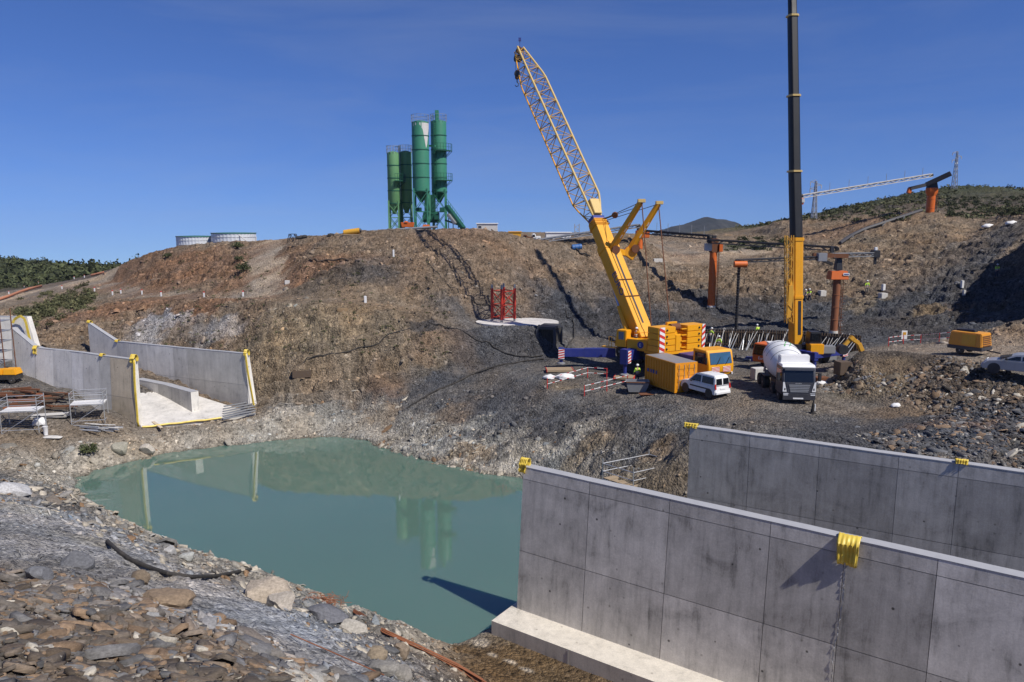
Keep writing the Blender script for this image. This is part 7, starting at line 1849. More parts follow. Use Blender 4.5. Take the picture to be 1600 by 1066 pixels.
mb = MB(); sx = Vector((.27,0,0)); mb.bar(lp-sx, lt_-sx, .08); mb.build('stile', M('zinc'), ladd, True); mb = MB(); mb.bar(lp+sx, lt_+sx, .08); mb.build('stile', M('zinc'), ladd, True)
for k in range(9):
    mb = MB(); q_ = lp.lerp(lt_, (k+.5)/9); mb.bar(q_-sx, q_+sx, .06); mb.build('rung', M('zinc'), ladd, True)
# a dark tunnel mouth: rock-cut recess beside the pad
dk = W(858,548,82.3)
mouth = thing('culvert_mouth', 'black opening of a culvert in the rock cut left of the crane outrigger', 'culvert', (dk.x, dk.y, 6))
mb = MB(); a, b_ = W(839,575,80.2), W(866,572,79.6); zt2 = W(850,513,81).z
av, bv = Vector((a.x,a.y,5.2)), Vector((b_.x,b_.y,5.2)); d = (bv-av).normalized(); n_ = Vector((-d.y,d.x,0))
for p, q_ in ((av, av+n_*3),(bv, bv+n_*3)):
    mb.bar(p, p+UP*(zt2-5.2), .3); mb.bar(q_, q_+UP*(zt2-5.2), .3)
mb.hexa([av+UP*(zt2-5.2), bv+UP*(zt2-5.2), bv+n_*3+UP*(zt2-5.2), av+n_*3+UP*(zt2-5.2)], [av+UP*(zt2-4.9), bv+UP*(zt2-4.9), bv+n_*3+UP*(zt2-4.9), av+n_*3+UP*(zt2-4.9)])
mb.build('lining', M('anthracite'), mouth, True)
mb = MB(); mb.hexa([av+n_*.35, bv+n_*.35, bv+n_*3, av+n_*3], [av+n_*.35+UP*(zt2-5.2), bv+n_*.35+UP*(zt2-5.2), bv+n_*3+UP*(zt2-5.2), av+n_*3+UP*(zt2-5.2)]); mb.build('mouth_shade', M('rubber'), mouth, True)  # solid black block filling the opening, painted stand-in for the shade inside

# ================================================================ HOSES, CABLES, BARS ON THE GROUND
def laid(pts, lift=.06, y0=36, sub=6):
    P = [on(u, v, y0) for u, v in pts]; out = []
    for a, b_ in zip(P, P[1:]):
        for k in range(sub):
            q_ = a.lerp(b_, k/sub); q_.z = max(H(q_.x, q_.y), .02)+lift; out.append(q_)
    out.append(P[-1]+UP*lift); return out
def hose(label, pts, r, mat, name='hose', cat='hose', y0=36, sub=6, lift=None, group=None):
    P = laid(pts, r if lift is None else lift, y0, sub); mb = MB(); mb.tube([p-P[0] for p in P], r, 7); o = mb.build(name, M(mat)); o.location = P[0]; return tag(o, label, cat, group)
hose('long black hose running down the slope from the ridge towards the red lattice tower', [(666,405),(680,425),(700,447),(722,462),(740,472),(765,478),(800,485),(840,505)], .05, 'rubber', y0=76, lift=.06)
hose('black cable across the slope from the wooden trough to the ladder', [(458,578),(480,566),(510,556),(560,545),(600,532),(640,517),(660,514),(700,514),(730,524),(765,540),(800,556),(830,560),(848,557)], .065, 'rubber', y0=66, lift=.12)
hose('pale and black pipe lying in the gully below the rock cut', [(636,640),(665,622),(700,605),(740,585),(780,573),(820,566),(850,562)], .08, 'rubber', y0=66, lift=.12)
hose('dark looped cable on the slate slope left of the crane outrigger', [(884,490),(897,510),(897,530),(880,548),(870,556)], .07, 'rubber', y0=76, lift=.2)
hose('thin dark cable on the crest slope below the white box container', [(900,393),(912,400),(922,404)], .12, 'rubber', y0=80, lift=.3)
hose('long dark pipe lying on the ledge under the crest', [(484,407),(510,409),(545,410)], .12, 'dark_wood', y0=76, lift=.2)
def free_tube(label, pts, r, mat, name, cat, r_end=None, group=None):
    mb = MB(); p0 = Vector(pts[0]); mb.tube([Vector(p)-p0 for p in pts], r, 8, r_end); o = mb.build(name, M(mat)); o.location = p0; return tag(o, label, cat, group)
hp = [on(u, v, 12) for u, v in ((168,850),(185,866),(205,880),(235,893),(262,901),(300,906),(340,904),(372,897),(398,892))]
hs = []
for a, b_ in zip(hp, hp[1:]):
    for k in range(4): hs.append(a.lerp(b_, k/4)+UP*.12)
free_tube('thick black hose curving over the stones between the dusty strip and the pool', hs, .085, 'rubber', 'hose', 'hose')
r_ = random.Random(12)
def bars(label, path, n, spread, r, mat='rust_bright', name='rebar', group='rusty reinforcing bars'):
    P = [on(u, v, 12) for u, v in path]
    for i in range(n):
        o1 = Vector((r_.uniform(-spread,spread), r_.uniform(-spread,spread), r_.uniform(.08,.3))); o2 = Vector((r_.uniform(-spread,spread), r_.uniform(-spread,spread), r_.uniform(.08,.28)))
        pp_ = []
        for k in range(13):
            f = k/12; g_ = f*(len(P)-1); j = min(int(g_), len(P)-2); q_ = P[j].lerp(P[j+1], g_-j)+o1.lerp(o2, f); q_.z = max(q_.z, H(q_.x, q_.y)+.08); pp_.append(q_)
        free_tube(label, pp_, r, mat, name, 'steel bar', group=group)
bars('long rusty reinforcing bar lying in a bundle towards the bottom edge beside the footing', [(556,962),(600,992),(660,1020),(720,1050),(760,1075)], 9, .16, .022)
bars('thin rusty reinforcing bar lying apart from the bundle at the bottom', [(455,998),(520,1028),(600,1064)], 1, .02, .018)
mb = MB(); c_ = on(505,945,14)
for k in range(150):
    a = r_.uniform(0, 6.283); q_ = c_+Vector((r_.gauss(0,.45), r_.gauss(0,.3), .05)); d = Vector((math.cos(a), math.sin(a), r_.uniform(-.05,.5)))*r_.uniform(.25,.6)
    mb.cyl(q_-c_-d*.5+UP*.1, q_-c_+d*.5+UP*.12, .010, None, 4)
o = mb.build('wire_tangle', M('rust_bright')); o.location = c_; tag(o, 'tangled heap of rusty tie wire on the near bank', 'wire heap')

# ================================================================ LEFT BANK SCAFFOLDS AND MATERIALS
def scaffold(label, corners, z0, zp, zt2, name='rolling_scaffold', group='small scaffolds', plank='plywood', sheet=True, mids=(.5,1.0)):
    P = [Vector((c.x, c.y, 0)) for c in corners]; root = thing(name, label, 'scaffold', (P[0].x, P[0].y, z0), group=group)
    for i, p in enumerate(P):
        mb = MB(); mb.cyl(p+UP*z0, p+UP*zt2, .035, None, 8); mb.build('post', M('zinc'), root, True)
    for z_ in [zp-.06, zp+mids[0], zp+mids[1], z0+.3]:
        for i in range(4):
            mb = MB(); mb.cyl(P[i]+UP*z_, P[(i+1) % 4]+UP*z_, .028, None, 6); mb.build('rail', M('zinc'), root, True)
    mb = MB(); mb.cyl(P[0]+UP*z0, P[1]+UP*zp, .025, None, 6); mb.cyl(P[3]+UP*z0, P[2]+UP*zp, .025, None, 6); mb.build('diagonal_brace', M('zinc'), root, True)
    n = 4
    for k in range(n):
        a0, a1 = P[0].lerp(P[3], (k+.08)/n), P[0].lerp(P[3], (k+.92)/n); b0, b1 = P[1].lerp(P[2], (k+.08)/n), P[1].lerp(P[2], (k+.92)/n)
        mb = MB(); mb.hexa([a0+UP*zp, b0+UP*zp, b1+UP*zp, a1+UP*zp], [a0+UP*(zp+.05), b0+UP*(zp+.05), b1+UP*(zp+.05), a1+UP*(zp+.05)]); mb.build('deck_board', M(plank), root, True)
    return root
def rect(u0, v0, z, L, D, ang):
    a = G(u0, v0, z); d = Vector((math.cos(ang), math.sin(ang), 0)); n_ = Vector((-d.y, d.x, 0)); return [a, a+d*L, a+d*L+n_*D, a+n_*D]
zg = H(*G(102,664,2.6).xy)
def gr_at(u, v): p = on(u, v, 50); return p
a = gr_at(112,664); c4 = [a, a+Vector((2.6,.6,0)), a+Vector((2.1,2.1,0)), a+Vector((-.5,1.5,0))]
scaffold('small aluminium scaffold with white deck standing close to the rust-streaked wall', c4, a.z, a.z+1.75, a.z+2.85, plank='tarp_white')
a = gr_at(3,679); c4 = [a, a+Vector((2.8,.5,0)), a+Vector((2.5,2.0,0)), a+Vector((-.3,1.5,0))]
scaffold('small aluminium scaffold with white deck nearest the left edge of the photo', c4, a.z, a.z+1.9, a.z+3.1, plank='tarp_white')
# tall access tower at the left edge
ta = W(-12,600,71.5); tb = W(16,600,71.5); tw_ = thing('scaffold_tower', 'tall scaffold stair tower cut by the left edge of the photo', 'scaffold', (ta.x, 71.5, 4.2))
zt2 = W(10,487,71.5).z
for x in (ta.x, tb.x):
    for y in (71.0, 72.6):
        mb = MB(); mb.cyl((x,y,4.2), (x,y,zt2+.2), .05, None, 8); mb.build('post', M('rust'), tw_, True)
z_ = 4.6; k = 0
while z_ < zt2:
    mb = MB(); mb.box(((ta.x+tb.x)/2, 71.8, z_), (tb.x-ta.x, 1.5, .07)); mb.build('landing', M('grey_steel'), tw_, True)
    mb = MB()
    for h in (.5, .95): mb.bar((ta.x,71.0,z_+h), (tb.x,71.0,z_+h), .05)
    mb.bar((ta.x,71.05,z_) if k % 2 else (tb.x,71.05,z_), (tb.x,71.05,z_+1.0) if k % 2 else (ta.x,71.05,z_+1.0), .12, .05); mb.build('stair_flight', M('zinc'), tw_, True); z_ += 1.0; k += 1
# scaffold deck by the second near wall
zr = 4.05; c4 = [G(990,737.6,zr), G(1062,721.7,zr), G(1014,709,zr), G(942,723,zr)]
scaffold('scaffold platform with brown planks between the near wall and the end of the second wall', c4, 1.0, 2.95, 4.35, 'scaffold_platform', plank='wood', mids=(.5,1.05))
# timber heap, rusty
tg_ = 'rusty steel sections and timber heap on the left bank'
r_ = random.Random(33)
def beam(name, label, cat, p, ang, L, w_, h, mat, group, tiltz=0.0):
    mb = MB(); mb.box((0,0,0), (L, w_, h)); o = mb.build(name, M(mat), None, bevel=.01); o.location = p; o.rotation_euler = (0, tiltz, ang); return tag(o, label, cat, group)
for i in range(34):
    u = r_.uniform(18, 100); v = r_.uniform(618, 646); p = on(u, v, 52); lay = r_.random()
    beam('steel_beam', 'rusty brown beam in the heap left of the small scaffold', 'beam', p+UP*(.12+.65*lay), r_.uniform(-.45,.35), r_.uniform(1.6,3.2), .2, .16, r_.choice(('rust','rust','dark_wood','rust_bright')), tg_, r_.uniform(-.06,.06))
for i in range(9):
    p = on(r_.uniform(70,88), r_.uniform(650,656), 52); beam('panel_board', 'pale grey board in the stack in front of the rusty heap', 'board', p+UP*(.06+.06*(i % 5)), .22+r_.uniform(-.04,.04), 2.4, .5, .05, 'dirty_white', 'pale boards stacked before the rusty heap')
for i in range(22):
    p = on(r_.uniform(125,172), r_.uniform(664,677), 52); q_ = p+UP*(.05+.08*(i % 3)); a = -.12+r_.uniform(-.12,.12); d = Vector((math.cos(a), math.sin(a), 0))*r_.uniform(1.0,1.7)
    free_tube('long grey scaffold tube lying in the loose pile below the left wall', [q_-d, q_+d], .045, r_.choice(('zinc','zinc','dirty_white')), 'scaffold_tube', 'tube', group='grey tubes lying below the left wall')
p = on(72,681,50); bk = thing('bucket', 'white plastic bucket standing on the left bank', 'bucket', p); mb = MB(); mb.lathe([(.16,0),(.2,.72),(.22,.75)], p, UP, 16); mb.build('bucket_body', M('tarp_white'), bk, True); mb = MB(); mb.tube([p+Vector((.2*math.cos(t),0,.7+.14*math.sin(t))) for t in [i*.39 for i in range(9)]], .015, 5); mb.build('handle', M('zinc'), bk, True)
def sack(label, p, sx, sy, sz, seed, mat='tarp_white', name='sack'):
    r = random.Random(seed); bm = bmesh.new(); bmesh.ops.create_icosphere(bm, subdivisions=3, radius=1)
    co = np.array([q.co[:] for q in bm.verts]); nz = fbm(co[:,0]*2.2+seed, co[:,1]*2.2+co[:,2]*2, 4, seed)
    for q, n_ in zip(bm.verts, nz): q.co = (q.co.x*sx*(1+.4*n_), q.co.y*sy*(1+.4*n_), max(q.co.z, -.3)*sz*(1+.5*n_))
    me = bpy.data.meshes.new(name); bm.to_mesh(me); bm.free(); me.shade_smooth(); me.materials.append(M(mat)); o = obj(name, me); o.location = p+UP*sz*.3; return tag(o, label, 'sack')
sack('crumpled white sheet in a heap beside the left scaffold', on(62,664,50), .55, .4, .5, 3, name='crumpled_sheet')
sack('flat white plastic scrap on the ground by the bucket', on(82,684,50), .9, .35, .10, 5, 'dirty_white', 'plastic_scrap')
sack('white crumpled tarpaulin on the ground before the left outrigger of the big crane', on(883,592,50), .9, .5, .4, 7, name='crumpled_sheet')
sack('small white bag beside the striped barrier on the crane platform', on(858,592,50), .6, .4, .3, 8)
sack('white sack on the rubble edge at the right of the road', on(1399,636,40), .38, .25, .22, 9)
sack('crumpled white plastic on the ground right of the mixer truck', on(1284,601,50), .5, .3, .25, 11, name='crumpled_sheet')
sack('small white scrap on the hill road at the far right', on(1581,351,80), .9, .5, .4, 12, name='plastic_scrap'); sack('pale sheet on the upper right plateau', on(1543,356,80), .9, .5, .45, 13, name='plastic_scrap')
p = on(246,668,50); beam('timber_plank', 'single pale plank propped on the front edge of the channel slab', 'plank', p+UP*.25, -.75, 1.9, .28, .06, 'plywood', None, .12)
for k in range(6):
    a, b_ = G(348+k*.5,654-k*2.2,1.95+k*.0), G(399,645-k*2.2,1.95); p = a.lerp(b_, .5)+UP*(k*.0); o = beam('concrete_plank', 'grey plank in the low stack at the right end of the channel slab', 'plank', Vector((p.x,p.y,1.9+.11*k)), math.atan2(b_.y-a.y, b_.x-a.x), (b_-a).xy.length, .25, .09, 'grey_steel', 'grey planks stacked at the slab end')
# small machine at the left edge
p = on(18,628,55); p = W(18,612,69.5); gm = H(p.x, p.y)
K = basis((p.x, p.y, gm), (1,.05,0)); mc = thing('road_roller', 'low yellow machine with black skirt cut by the left edge', 'machine', (p.x, p.y, gm))
mb = MB(); mb.hexa([K(-1.4,-.6,.35), K(.95,-.6,.35), K(.95,.6,.35), K(-1.4,.6,.35)], [K(-1.4,-.6,.8), K(.9,-.6,.8), K(.9,.6,.8), K(-1.4,.6,.8)]); mb.build('skirt', M('rubber'), mc, True, .04)
mb = MB(); mb.hexa([K(-1.4,-.6,.82), K(-.35,-.6,.82), K(-.35,.6,.82), K(-1.4,.6,.82)], [K(-1.3,-.5,1.3), K(-.4,-.5,1.35), K(-.4,.5,1.35), K(-1.3,.5,1.3)]); mb.build('bonnet', M('crane_yellow'), mc, True, .05)
mb = MB(); mb.hexa([K(-.3,-.6,.82), K(.95,-.6,.82), K(.95,.6,.82), K(-.3,.6,.82)], [K(-.25,-.5,1.4), K(.8,-.5,1.4), K(.8,.5,1.4), K(-.25,.5,1.4)]); mb.build('canopy', M('crane_yellow'), mc, True, .05)
for x_ in (-1.0, .5): wheel(mc, K(x_,-.55,.3), (0,-1,0), .3, .2)
# wooden box on the slope
p = on(472,592,66); wb = thing('wooden_trough', 'weathered wooden trough lying on the slope above the far bank', 'trough', p)
K = basis(p+UP*.1, (1,.25,0))
for nm, a, b_ in (('side_board', (-.9,-.35), (.9,-.35)), ('side_board', (-.9,.35), (.9,.35)), ('end_board', (-.9,-.35), (-.9,.35)), ('end_board', (.9,-.35), (.9,.35))):
    mb = MB(); mb.bar(K(a[0],a[1],.35), K(b_[0],b_[1],.35), .06, .7); mb.build(nm, M('dark_wood'), wb, True)
mb = MB(); mb.hexa([K(-.9,-.3,.05), K(.9,-.3,.05), K(.9,.3,.05), K(-.9,.3,.05)], [K(-.9,-.3,.1), K(.9,-.3,.1), K(.9,.3,.1), K(-.9,.3,.1)]); mb.build('base', M('dark_wood'), wb, True)

# ================================================================ AROUND THE CRANES
p = on(997,612,50); 
K = basis(p, (1,-.1,0)); sk_ = thing('skip', 'small open grey steel skip at the corner of the yellow container', 'skip', p)
mb = MB(); ring0 = [K(-.85,-.5,.05), K(.6,-.5,.05), K(.6,.5,.05), K(-.85,.5,.05)]; ring1 = [K(-1.1,-.6,1.0), K(.95,-.6,1.0), K(.95,.6,1.0), K(-1.1,.6,1.0)]
ins = [K(-1.03,-.53,1.0), K(.88,-.53,1.0), K(.88,.53,1.0), K(-1.03,.53,1.0)]; inb = [K(-.8,-.45,.12), K(.55,-.45,.12), K(.55,.45,.12), K(-.8,.45,.12)]
mb.add(ring0+ring1+ins+inb, [(3,2,1,0)]+[(i,(i+1)%4,4+(i+1)%4,4+i) for i in range(4)]+[(4+i,4+(i+1)%4,8+(i+1)%4,8+i) for i in range(4)]+[(8+i,8+(i+1)%4,12+(i+1)%4,12+i) for i in range(4)]+[(12,13,14,15)])
mb.build('skip_body', M('grey_steel'), sk_, True); mb = MB(); mb.bar(K(-1.1,-.62,.95), K(.95,-.62,.95), .08); mb.build('rim_bar', M('rust'), sk_, True)
beam('steel_plate', 'flat rusty plate lying in front of the skip', 'plate', on(1014,617,50)+UP*.05, .1, 1.7, .7, .05, 'rust', None)
def mat_board(label, u, v, L, D, ang, red=True):
    p = on(u, v, 50); p.z = H(p.x, p.y); root = thing('crane_mat', label, 'mat', p, group='timber crane mats')
    for k in range(5):
        mb = MB(); y_ = (k-2)*D/5; c_, s_ = math.cos(ang), math.sin(ang); mb.box((p.x-s_*y_, p.y+c_*y_, p.z+.14), (L, D/5*.93, .22), Matrix.Rotation(ang, 3, 'Z')); mb.build('timber', M('wood'), root, True, .015)
    for e in (-1, 1):
        mb = MB(); mb.box((p.x+math.cos(ang)*L/2*e, p.y+math.sin(ang)*L/2*e, p.z+.15), (.05, D, .26), Matrix.Rotation(ang, 3, 'Z')); mb.build('end_band', M('stripe_red'), root, True)
mat_board('large timber crane mat lying before the far left outrigger', 874, 580, 2.6, 1.5, .05)
mat_board('timber crane mat under the front outrigger of the big crane', 976, 592, 1.8, 1.6, -.3)
# striped barriers
def pole(root, a, b_, r=.026, n=8):
    a = Vector(a); b_ = Vector(b_); mb = MB(); n = max(2, int((b_-a).length/.3))
    for k in range(n):
        mb.mi = 1 if k % 3 == 2 else 0; mb.cyl(a.lerp(b_, k/n), a.lerp(b_, (k+1)/n), r, None, 8)
    mb.build('striped_pole', [M('stripe_white'), M('stripe_red')], root, True)
def barrier(label, pts, h=1.0, y0=50, rails=(.95,.45), group='red and white striped barriers'):
    P = [on(u, v, y0) for u, v in pts]; root = thing('striped_barrier', label, 'barrier', P[0], group=group)
    for p in P: mb = MB(); mb.cyl(p-UP*.1, p+UP*h, .04, None, 8); mb.build('post', M('stripe_red'), root, True)
    for a, b_ in zip(P, P[1:]):
        for z_ in rails: pole(root, a+UP*z_, b_+UP*z_)
    return root
barrier('red and white pole barrier nearest the far left outrigger, in front of the shallow pit', [(855,608),(918,590),(948,592)])
barrier('red and white pole barrier around the right side of the shallow pit', [(913,620),(948,611),(980,603)])
barrier('white and red rail barrier on the edge of the haul road left of the compressor', [(1388,541),(1411,538),(1438,537),(1467,536),(1500,533)], 1.0, 56)
p = on(1411,537,56)+UP*.0; sg = thing('warning_sign', 'small white warning sign on the road barrier left of the compressor', 'sign', p)
mb = MB(); mb.box(p+Vector((0,-.12,1.0)), (.62,.04,.95)); mb.build('sign_board', M('stripe_white'), sg, True); mb = MB(); mb.box(p+Vector((0,-.15,1.15)), (.35,.02,.3)); mb.build('pictogram', M('machine_yellow'), sg, True)
mb = MB(); mb.box(p+Vector((0,0,.3)), (.08,.08,.8)); mb.build('sign_post', M('stripe_red'), sg, True)
# traffic cone / post on the road
p = on(1270,646,42); bl_ = thing('marker_cone', 'dark and white marker cone on the road edge below the mixer truck', 'cone', p)
mb = MB(); mb.box(p+UP*.03, (.4,.4,.06)); mb.build('cone_base', M('rubber'), bl_, True); mb = MB(); mb.lathe([(.17,.06),(.05,1.0),(.02,1.02)], p, UP, 12); mb.build('cone_body', M('rubber'), bl_, True)
mb = MB(); mb.box(p+Vector((.09,-.05,.45)), (.06,.16,.5)); mb.build('reflector', M('stripe_white'), bl_, True)
# blocks
def block(label, u, v, s_, mat='dirty_white', name='concrete_block', ang=.2, y0=50):
    p = on(u, v, y0); mb = MB(); mb.box((0,0,s_[2]/2-.05), s_); o = mb.build(name, M(mat), None, bevel=.03); o.location = p; o.rotation_euler = (0,0,ang); return tag(o, label, 'block')
block('pale concrete block standing on the platform just left of the mixer truck', 1185, 592, (1.2,.9,1.05))
block('brown wooden crate on the ground right of the mixer truck beside the heap', 1316, 585, (1.1,.9,1.1), 'dark_wood', 'crate')
block('grey steel box lying behind the mixer truck near the black crane', 1295, 562, (1.3,.8,.6), 'grey_steel', 'steel_box')
block('brick-coloured pallet of blocks right of the mixer truck cab', 1282, 598, (1.2,.8,.55), 'rust', 'pallet')
block('pale crate on the slate slope beside the two workers', 1284, 463, (.9,.8,.8), 'dirty_white', 'crate', y0=85)
block('pale crate on the slate slope right of the lone worker', 1379, 466, (.95,.8,.75), 'dirty_white', 'crate', y0=85)
block('white cone-shaped marker box above the right crate', 1380, 454, (.4,.4,.9), 'tarp_white', 'marker', y0=85)
block('small white and dark marker on the bench at the right of the slate slope', 1503, 450, (.35,.3,1.0), 'tarp_white', 'marker', y0=80)
block('lower pale drum on the bench at the right of the slate slope', 1506, 462, (.35,.3,.7), 'dirty_white', 'marker', y0=80)
block('white marker box on the slope at the foot of the dirt ramp', 449, 444, (.6,.4,.5), 'dirty_white', 'marker', y0=70)
block('white box on the road cut below the mountain', 1027, 410, (1.4,.8,.55), 'dirty_white', 'site_box', y0=90)
block('small white instrument box on the centre slope', 571, 473, (.3,.3,.8), 'tarp_white', 'instrument', y0=66)
block('white survey mark post on the ledge below the silos', 615, 402, (.22,.22,1.0), 'tarp_white', 'marker', y0=76)
# posts along the bench road
bpst = None; lst = [(148,456),(176,461),(189,459),(222,460),(252,463),(319,464),(380,463),(60,444),(88,441),(103,437),(116,436),(132,434),(14,460),(38,450),(97,452)]
for u, v in lst:
    p = on(u, v, 70)
    if bpst is None:
        bpst = thing('marker_post', 'short white marker post with a red tip along the left bench road', 'post', p, group='marker posts along the bench road'); mb = MB(); mb.box((0,0,.25), (.16,.1,.6)); mb.build('post_body', M('stripe_white'), bpst); mb = MB(); mb.box((0,0,.62), (.17,.11,.14)); mb.build('post_tip', M('stripe_red'), bpst)
    else: copy_tree(bpst, p)
# orange netting along the far left road
def net(label, pts, h=1.0):
    P = [on(u, v, 90) for u, v in pts]; h *= .7; mb = MB(); m_ = len(P)
    V_ = [p+UP*.15 for p in P]+[p+UP*(.15+h) for p in P]; mb.add([v-P[0] for v in V_], [(i, i+1, m_+i+1, m_+i) for i in range(m_-1)]); o = mb.build('safety_netting', paint('net_orange', (.42,.17,.10), .9, .5, (.3,.2,.13))); o.modifiers.new('s','SOLIDIFY').thickness = .03; o.location = P[0]; return tag(o, label, 'netting', 'orange safety netting')
net('orange safety netting along the lower edge of the far left road', [(-4,472),(15,466),(30,460),(45,455),(66,450)], .8)
net('short strip of orange safety netting by the road bend under the green hill', [(142,433),(152,431),(163,430)], .8)
# formwork rail on slope (white tape rail on the slate slope)
# ================================================================ PEOPLE
def skin(nodes, edges, sub=2):
    me = bpy.data.meshes.new('b'); me.from_pydata([n[0] for n in nodes], edges, []); o = bpy.data.objects.new('b', me); C.objects.link(o)
    md = o.modifiers.new('skin', 'SKIN'); md.use_smooth_shade = True
    for i, (p, r) in enumerate(nodes): sv = me.skin_vertices[0].data[i]; sv.radius = r if isinstance(r, tuple) else (r, r); sv.use_root = (i == 0)
    s_ = o.modifiers.new('sub', 'SUBSURF'); s_.levels = sub; s_.render_levels = sub
    dg = bpy.context.evaluated_depsgraph_get(); dg.update(); out = bpy.data.meshes.new_from_object(o.evaluated_get(dg)); bpy.data.objects.remove(o)
    for p in out.polygons: p.use_smooth = True
    return out
def person(label, loc, rz, pose='stand', vest='vest_lime', trous='trousers', helmet=True, group='site workers'):
    lean = {'stand': 0, 'lean': .35, 'look': .1}[pose]
    ys = math.sin(lean); zs_ = math.cos(lean)
    hip = .92
    def U(x, h, f=0): return (x, (h-hip)*ys+f, hip+(h-hip)*zs_)      # faces +y locally
    aR = U(.31,1.05,.10) if pose == 'stand' else U(.26,1.12,.32); aL = U(-.30,1.02,.06) if pose != 'look' else U(-.22,1.25,.25)
    hR = (aR[0]-.02, aR[1]+.14, aR[2]-.20); hL = (aL[0]+.02, aL[1]+.16, aL[2]-.16)
    nd = [((0,0,hip),(.13,.10)), (U(0,1.12),(.125,.09)), (U(0,1.36),(.15,.10)), (U(0,1.50),(.055,.055)), (U(0,1.58,.01),(.062,.07)), (U(0,1.69,.015),(.078,.095)), (U(0,1.76,.01),(.05,.06)),
          (U(.19,1.42),(.055,.055)), (aR,(.042,.042)), (hR,(.028,.028)), (U(-.19,1.42),(.055,.055)), (aL,(.042,.042)), (hL,(.028,.028)),
          ((.095,0,.84),(.085,.085)), ((.12,.05,.48),(.058,.058)), ((.13,.0,.09),(.04,.04)), ((.14,.15,.035),(.035,.03)),
          ((-.095,0,.84),(.085,.085)), ((-.13,.02,.48),(.058,.058)), ((-.15,-.08,.09),(.04,.04)), ((-.16,.07,.035),(.035,.03)), (U(0,1.655,.115),(.016,.018))]
    ed = [(0,1),(1,2),(2,3),(3,4),(4,5),(5,6),(2,7),(7,8),(8,9),(2,10),(10,11),(11,12),(0,13),(13,14),(14,15),(15,16),(0,17),(17,18),(18,19),(19,20),(5,21)]
    for hnd, base in ((hR, 9), (hL, 12)):
        sg_ = 1 if base == 9 else -1; k0 = len(nd); nd.append(((hnd[0], hnd[1]+.05, hnd[2]-.05), (.034,.016))); ed.append((base, k0))
        for j, ln_ in enumerate((.065,.075,.07,.055)):
            x = hnd[0]+(j-1.5)*.019; a_ = len(nd); nd.append(((x, hnd[1]+.05+ln_*.7, hnd[2]-.05-ln_*.7), (.008,.008))); nd.append(((x-.004*sg_, hnd[1]+.045+ln_*.9, hnd[2]-.075-ln_*1.0), (.007,.007))); ed += [(k0, a_), (a_, a_+1)]
        a_ = len(nd); nd.append(((hnd[0]-.045*sg_, hnd[1]+.06, hnd[2]-.05), (.009,.009))); ed.append((k0, a_))
    body = skin(nd, ed, 1); body.name = 'person'; body.materials.append(M('skin')); o = obj('person', body); o.location = loc; o.rotation_euler = (0,0,rz)
    tag(o, label, 'person', group)
    def cl(name, idx, grow, mat):
        mp_ = {k: i for i, k in enumerate(idx)}; ns = [(nd[k][0], (nd[k][1][0]+grow, nd[k][1][1]+grow)) for k in idx]; es = [(mp_[a], mp_[b_]) for a, b_ in ed if a in mp_ and b_ in mp_]
        m_ = skin(ns, es, 2); m_.name = name; m_.materials.append(M(mat)); c_ = obj(name, m_, o); return c_
    vs_ = cl('jacket', [1,2,7,8,10,11], .028, vest)
    cl('trousers', [0,13,14,15,17,18,19], .03, trous)
    for s0, k in ((1,15),(-1,19)):
        mb = MB(); a_ = Vector(nd[k][0]); b_ = Vector(nd[k+1][0]); mb.cyl(a_+UP*.03, a_-UP*.07, .055, .06, 10); mb.bar(a_-UP*.045, b_+Vector((0,.07,-.0)), .10, .08); mb.build('boot', M('dark_wood'), o, False, .02)
    hz_ = Vector(nd[5][0])
    if helmet:
        mb = MB(); mb.lathe([(.145,.03),(.128,.035),(.125,.08),(.10,.13),(.05,.16),(.01,.165)], hz_+Vector((0,-.01,-.0)), UP, 18); mb.box(hz_+Vector((0,.13,.035)), (.18,.09,.015)); mb.build('helmet', M('helmet_white'), o)
    mb = MB(); w_ = Vector(nd[1][0]); mb.lathe([(.152,0),(.155,.03),(.152,.06)], (0,0,0), UP, 16)
    vs2 = [(x*1.03, y*.80, z) for x, y, z in mb.v]; mb.v = [(x+w_.x, y+w_.y, z+w_.z-.02) for x, y, z in vs2]; mb.build('reflective_band', M('helmet_white'), vs_)
    return o
def feet(u, v, y0): p = on(u, v, y0); return p
def feetY(u, Y): x = W(u, 540, Y).x; return Vector((x, Y, H(x, Y)))
person('worker in lime vest seen from behind, standing at the left end of the yellow container', feetY(997,65.4), .2)
person('worker in lime jacket reaching out at the left end of the formwork row', feetY(1108,82.5)+UP*.9, -1.2, 'lean')
person('worker in lime vest and white helmet standing among the leftmost props', feetY(1123,82.0), 2.6, 'stand', trous='pale_trousers')
person('worker bent behind the middle of the formwork, only his lime back showing', feetY(1184,87.0)+UP*.3, .4, 'lean')
person('left one of two workers standing together on the slate slope, dark clothes', feet(1258,473,88), 1.2, 'stand', 'trousers')
person('right one of two workers standing together on the slate slope, lime vest', feet(1264.5,472,88), 2.2, 'look')
person('lone worker in lime vest on the slate slope right of the rusty tower', feet(1354,459,88), 3.0, 'stand', trous='pale_trousers')
person('worker in lime vest standing at the edge of the big shadow on the right slope', feet(1556.5,434,80), 2.8, 'look')
person('worker with white helmet on the deck of the big crane beside the boom foot', W(993,541,69.6), -1.0, 'look', 'crane_yellow')
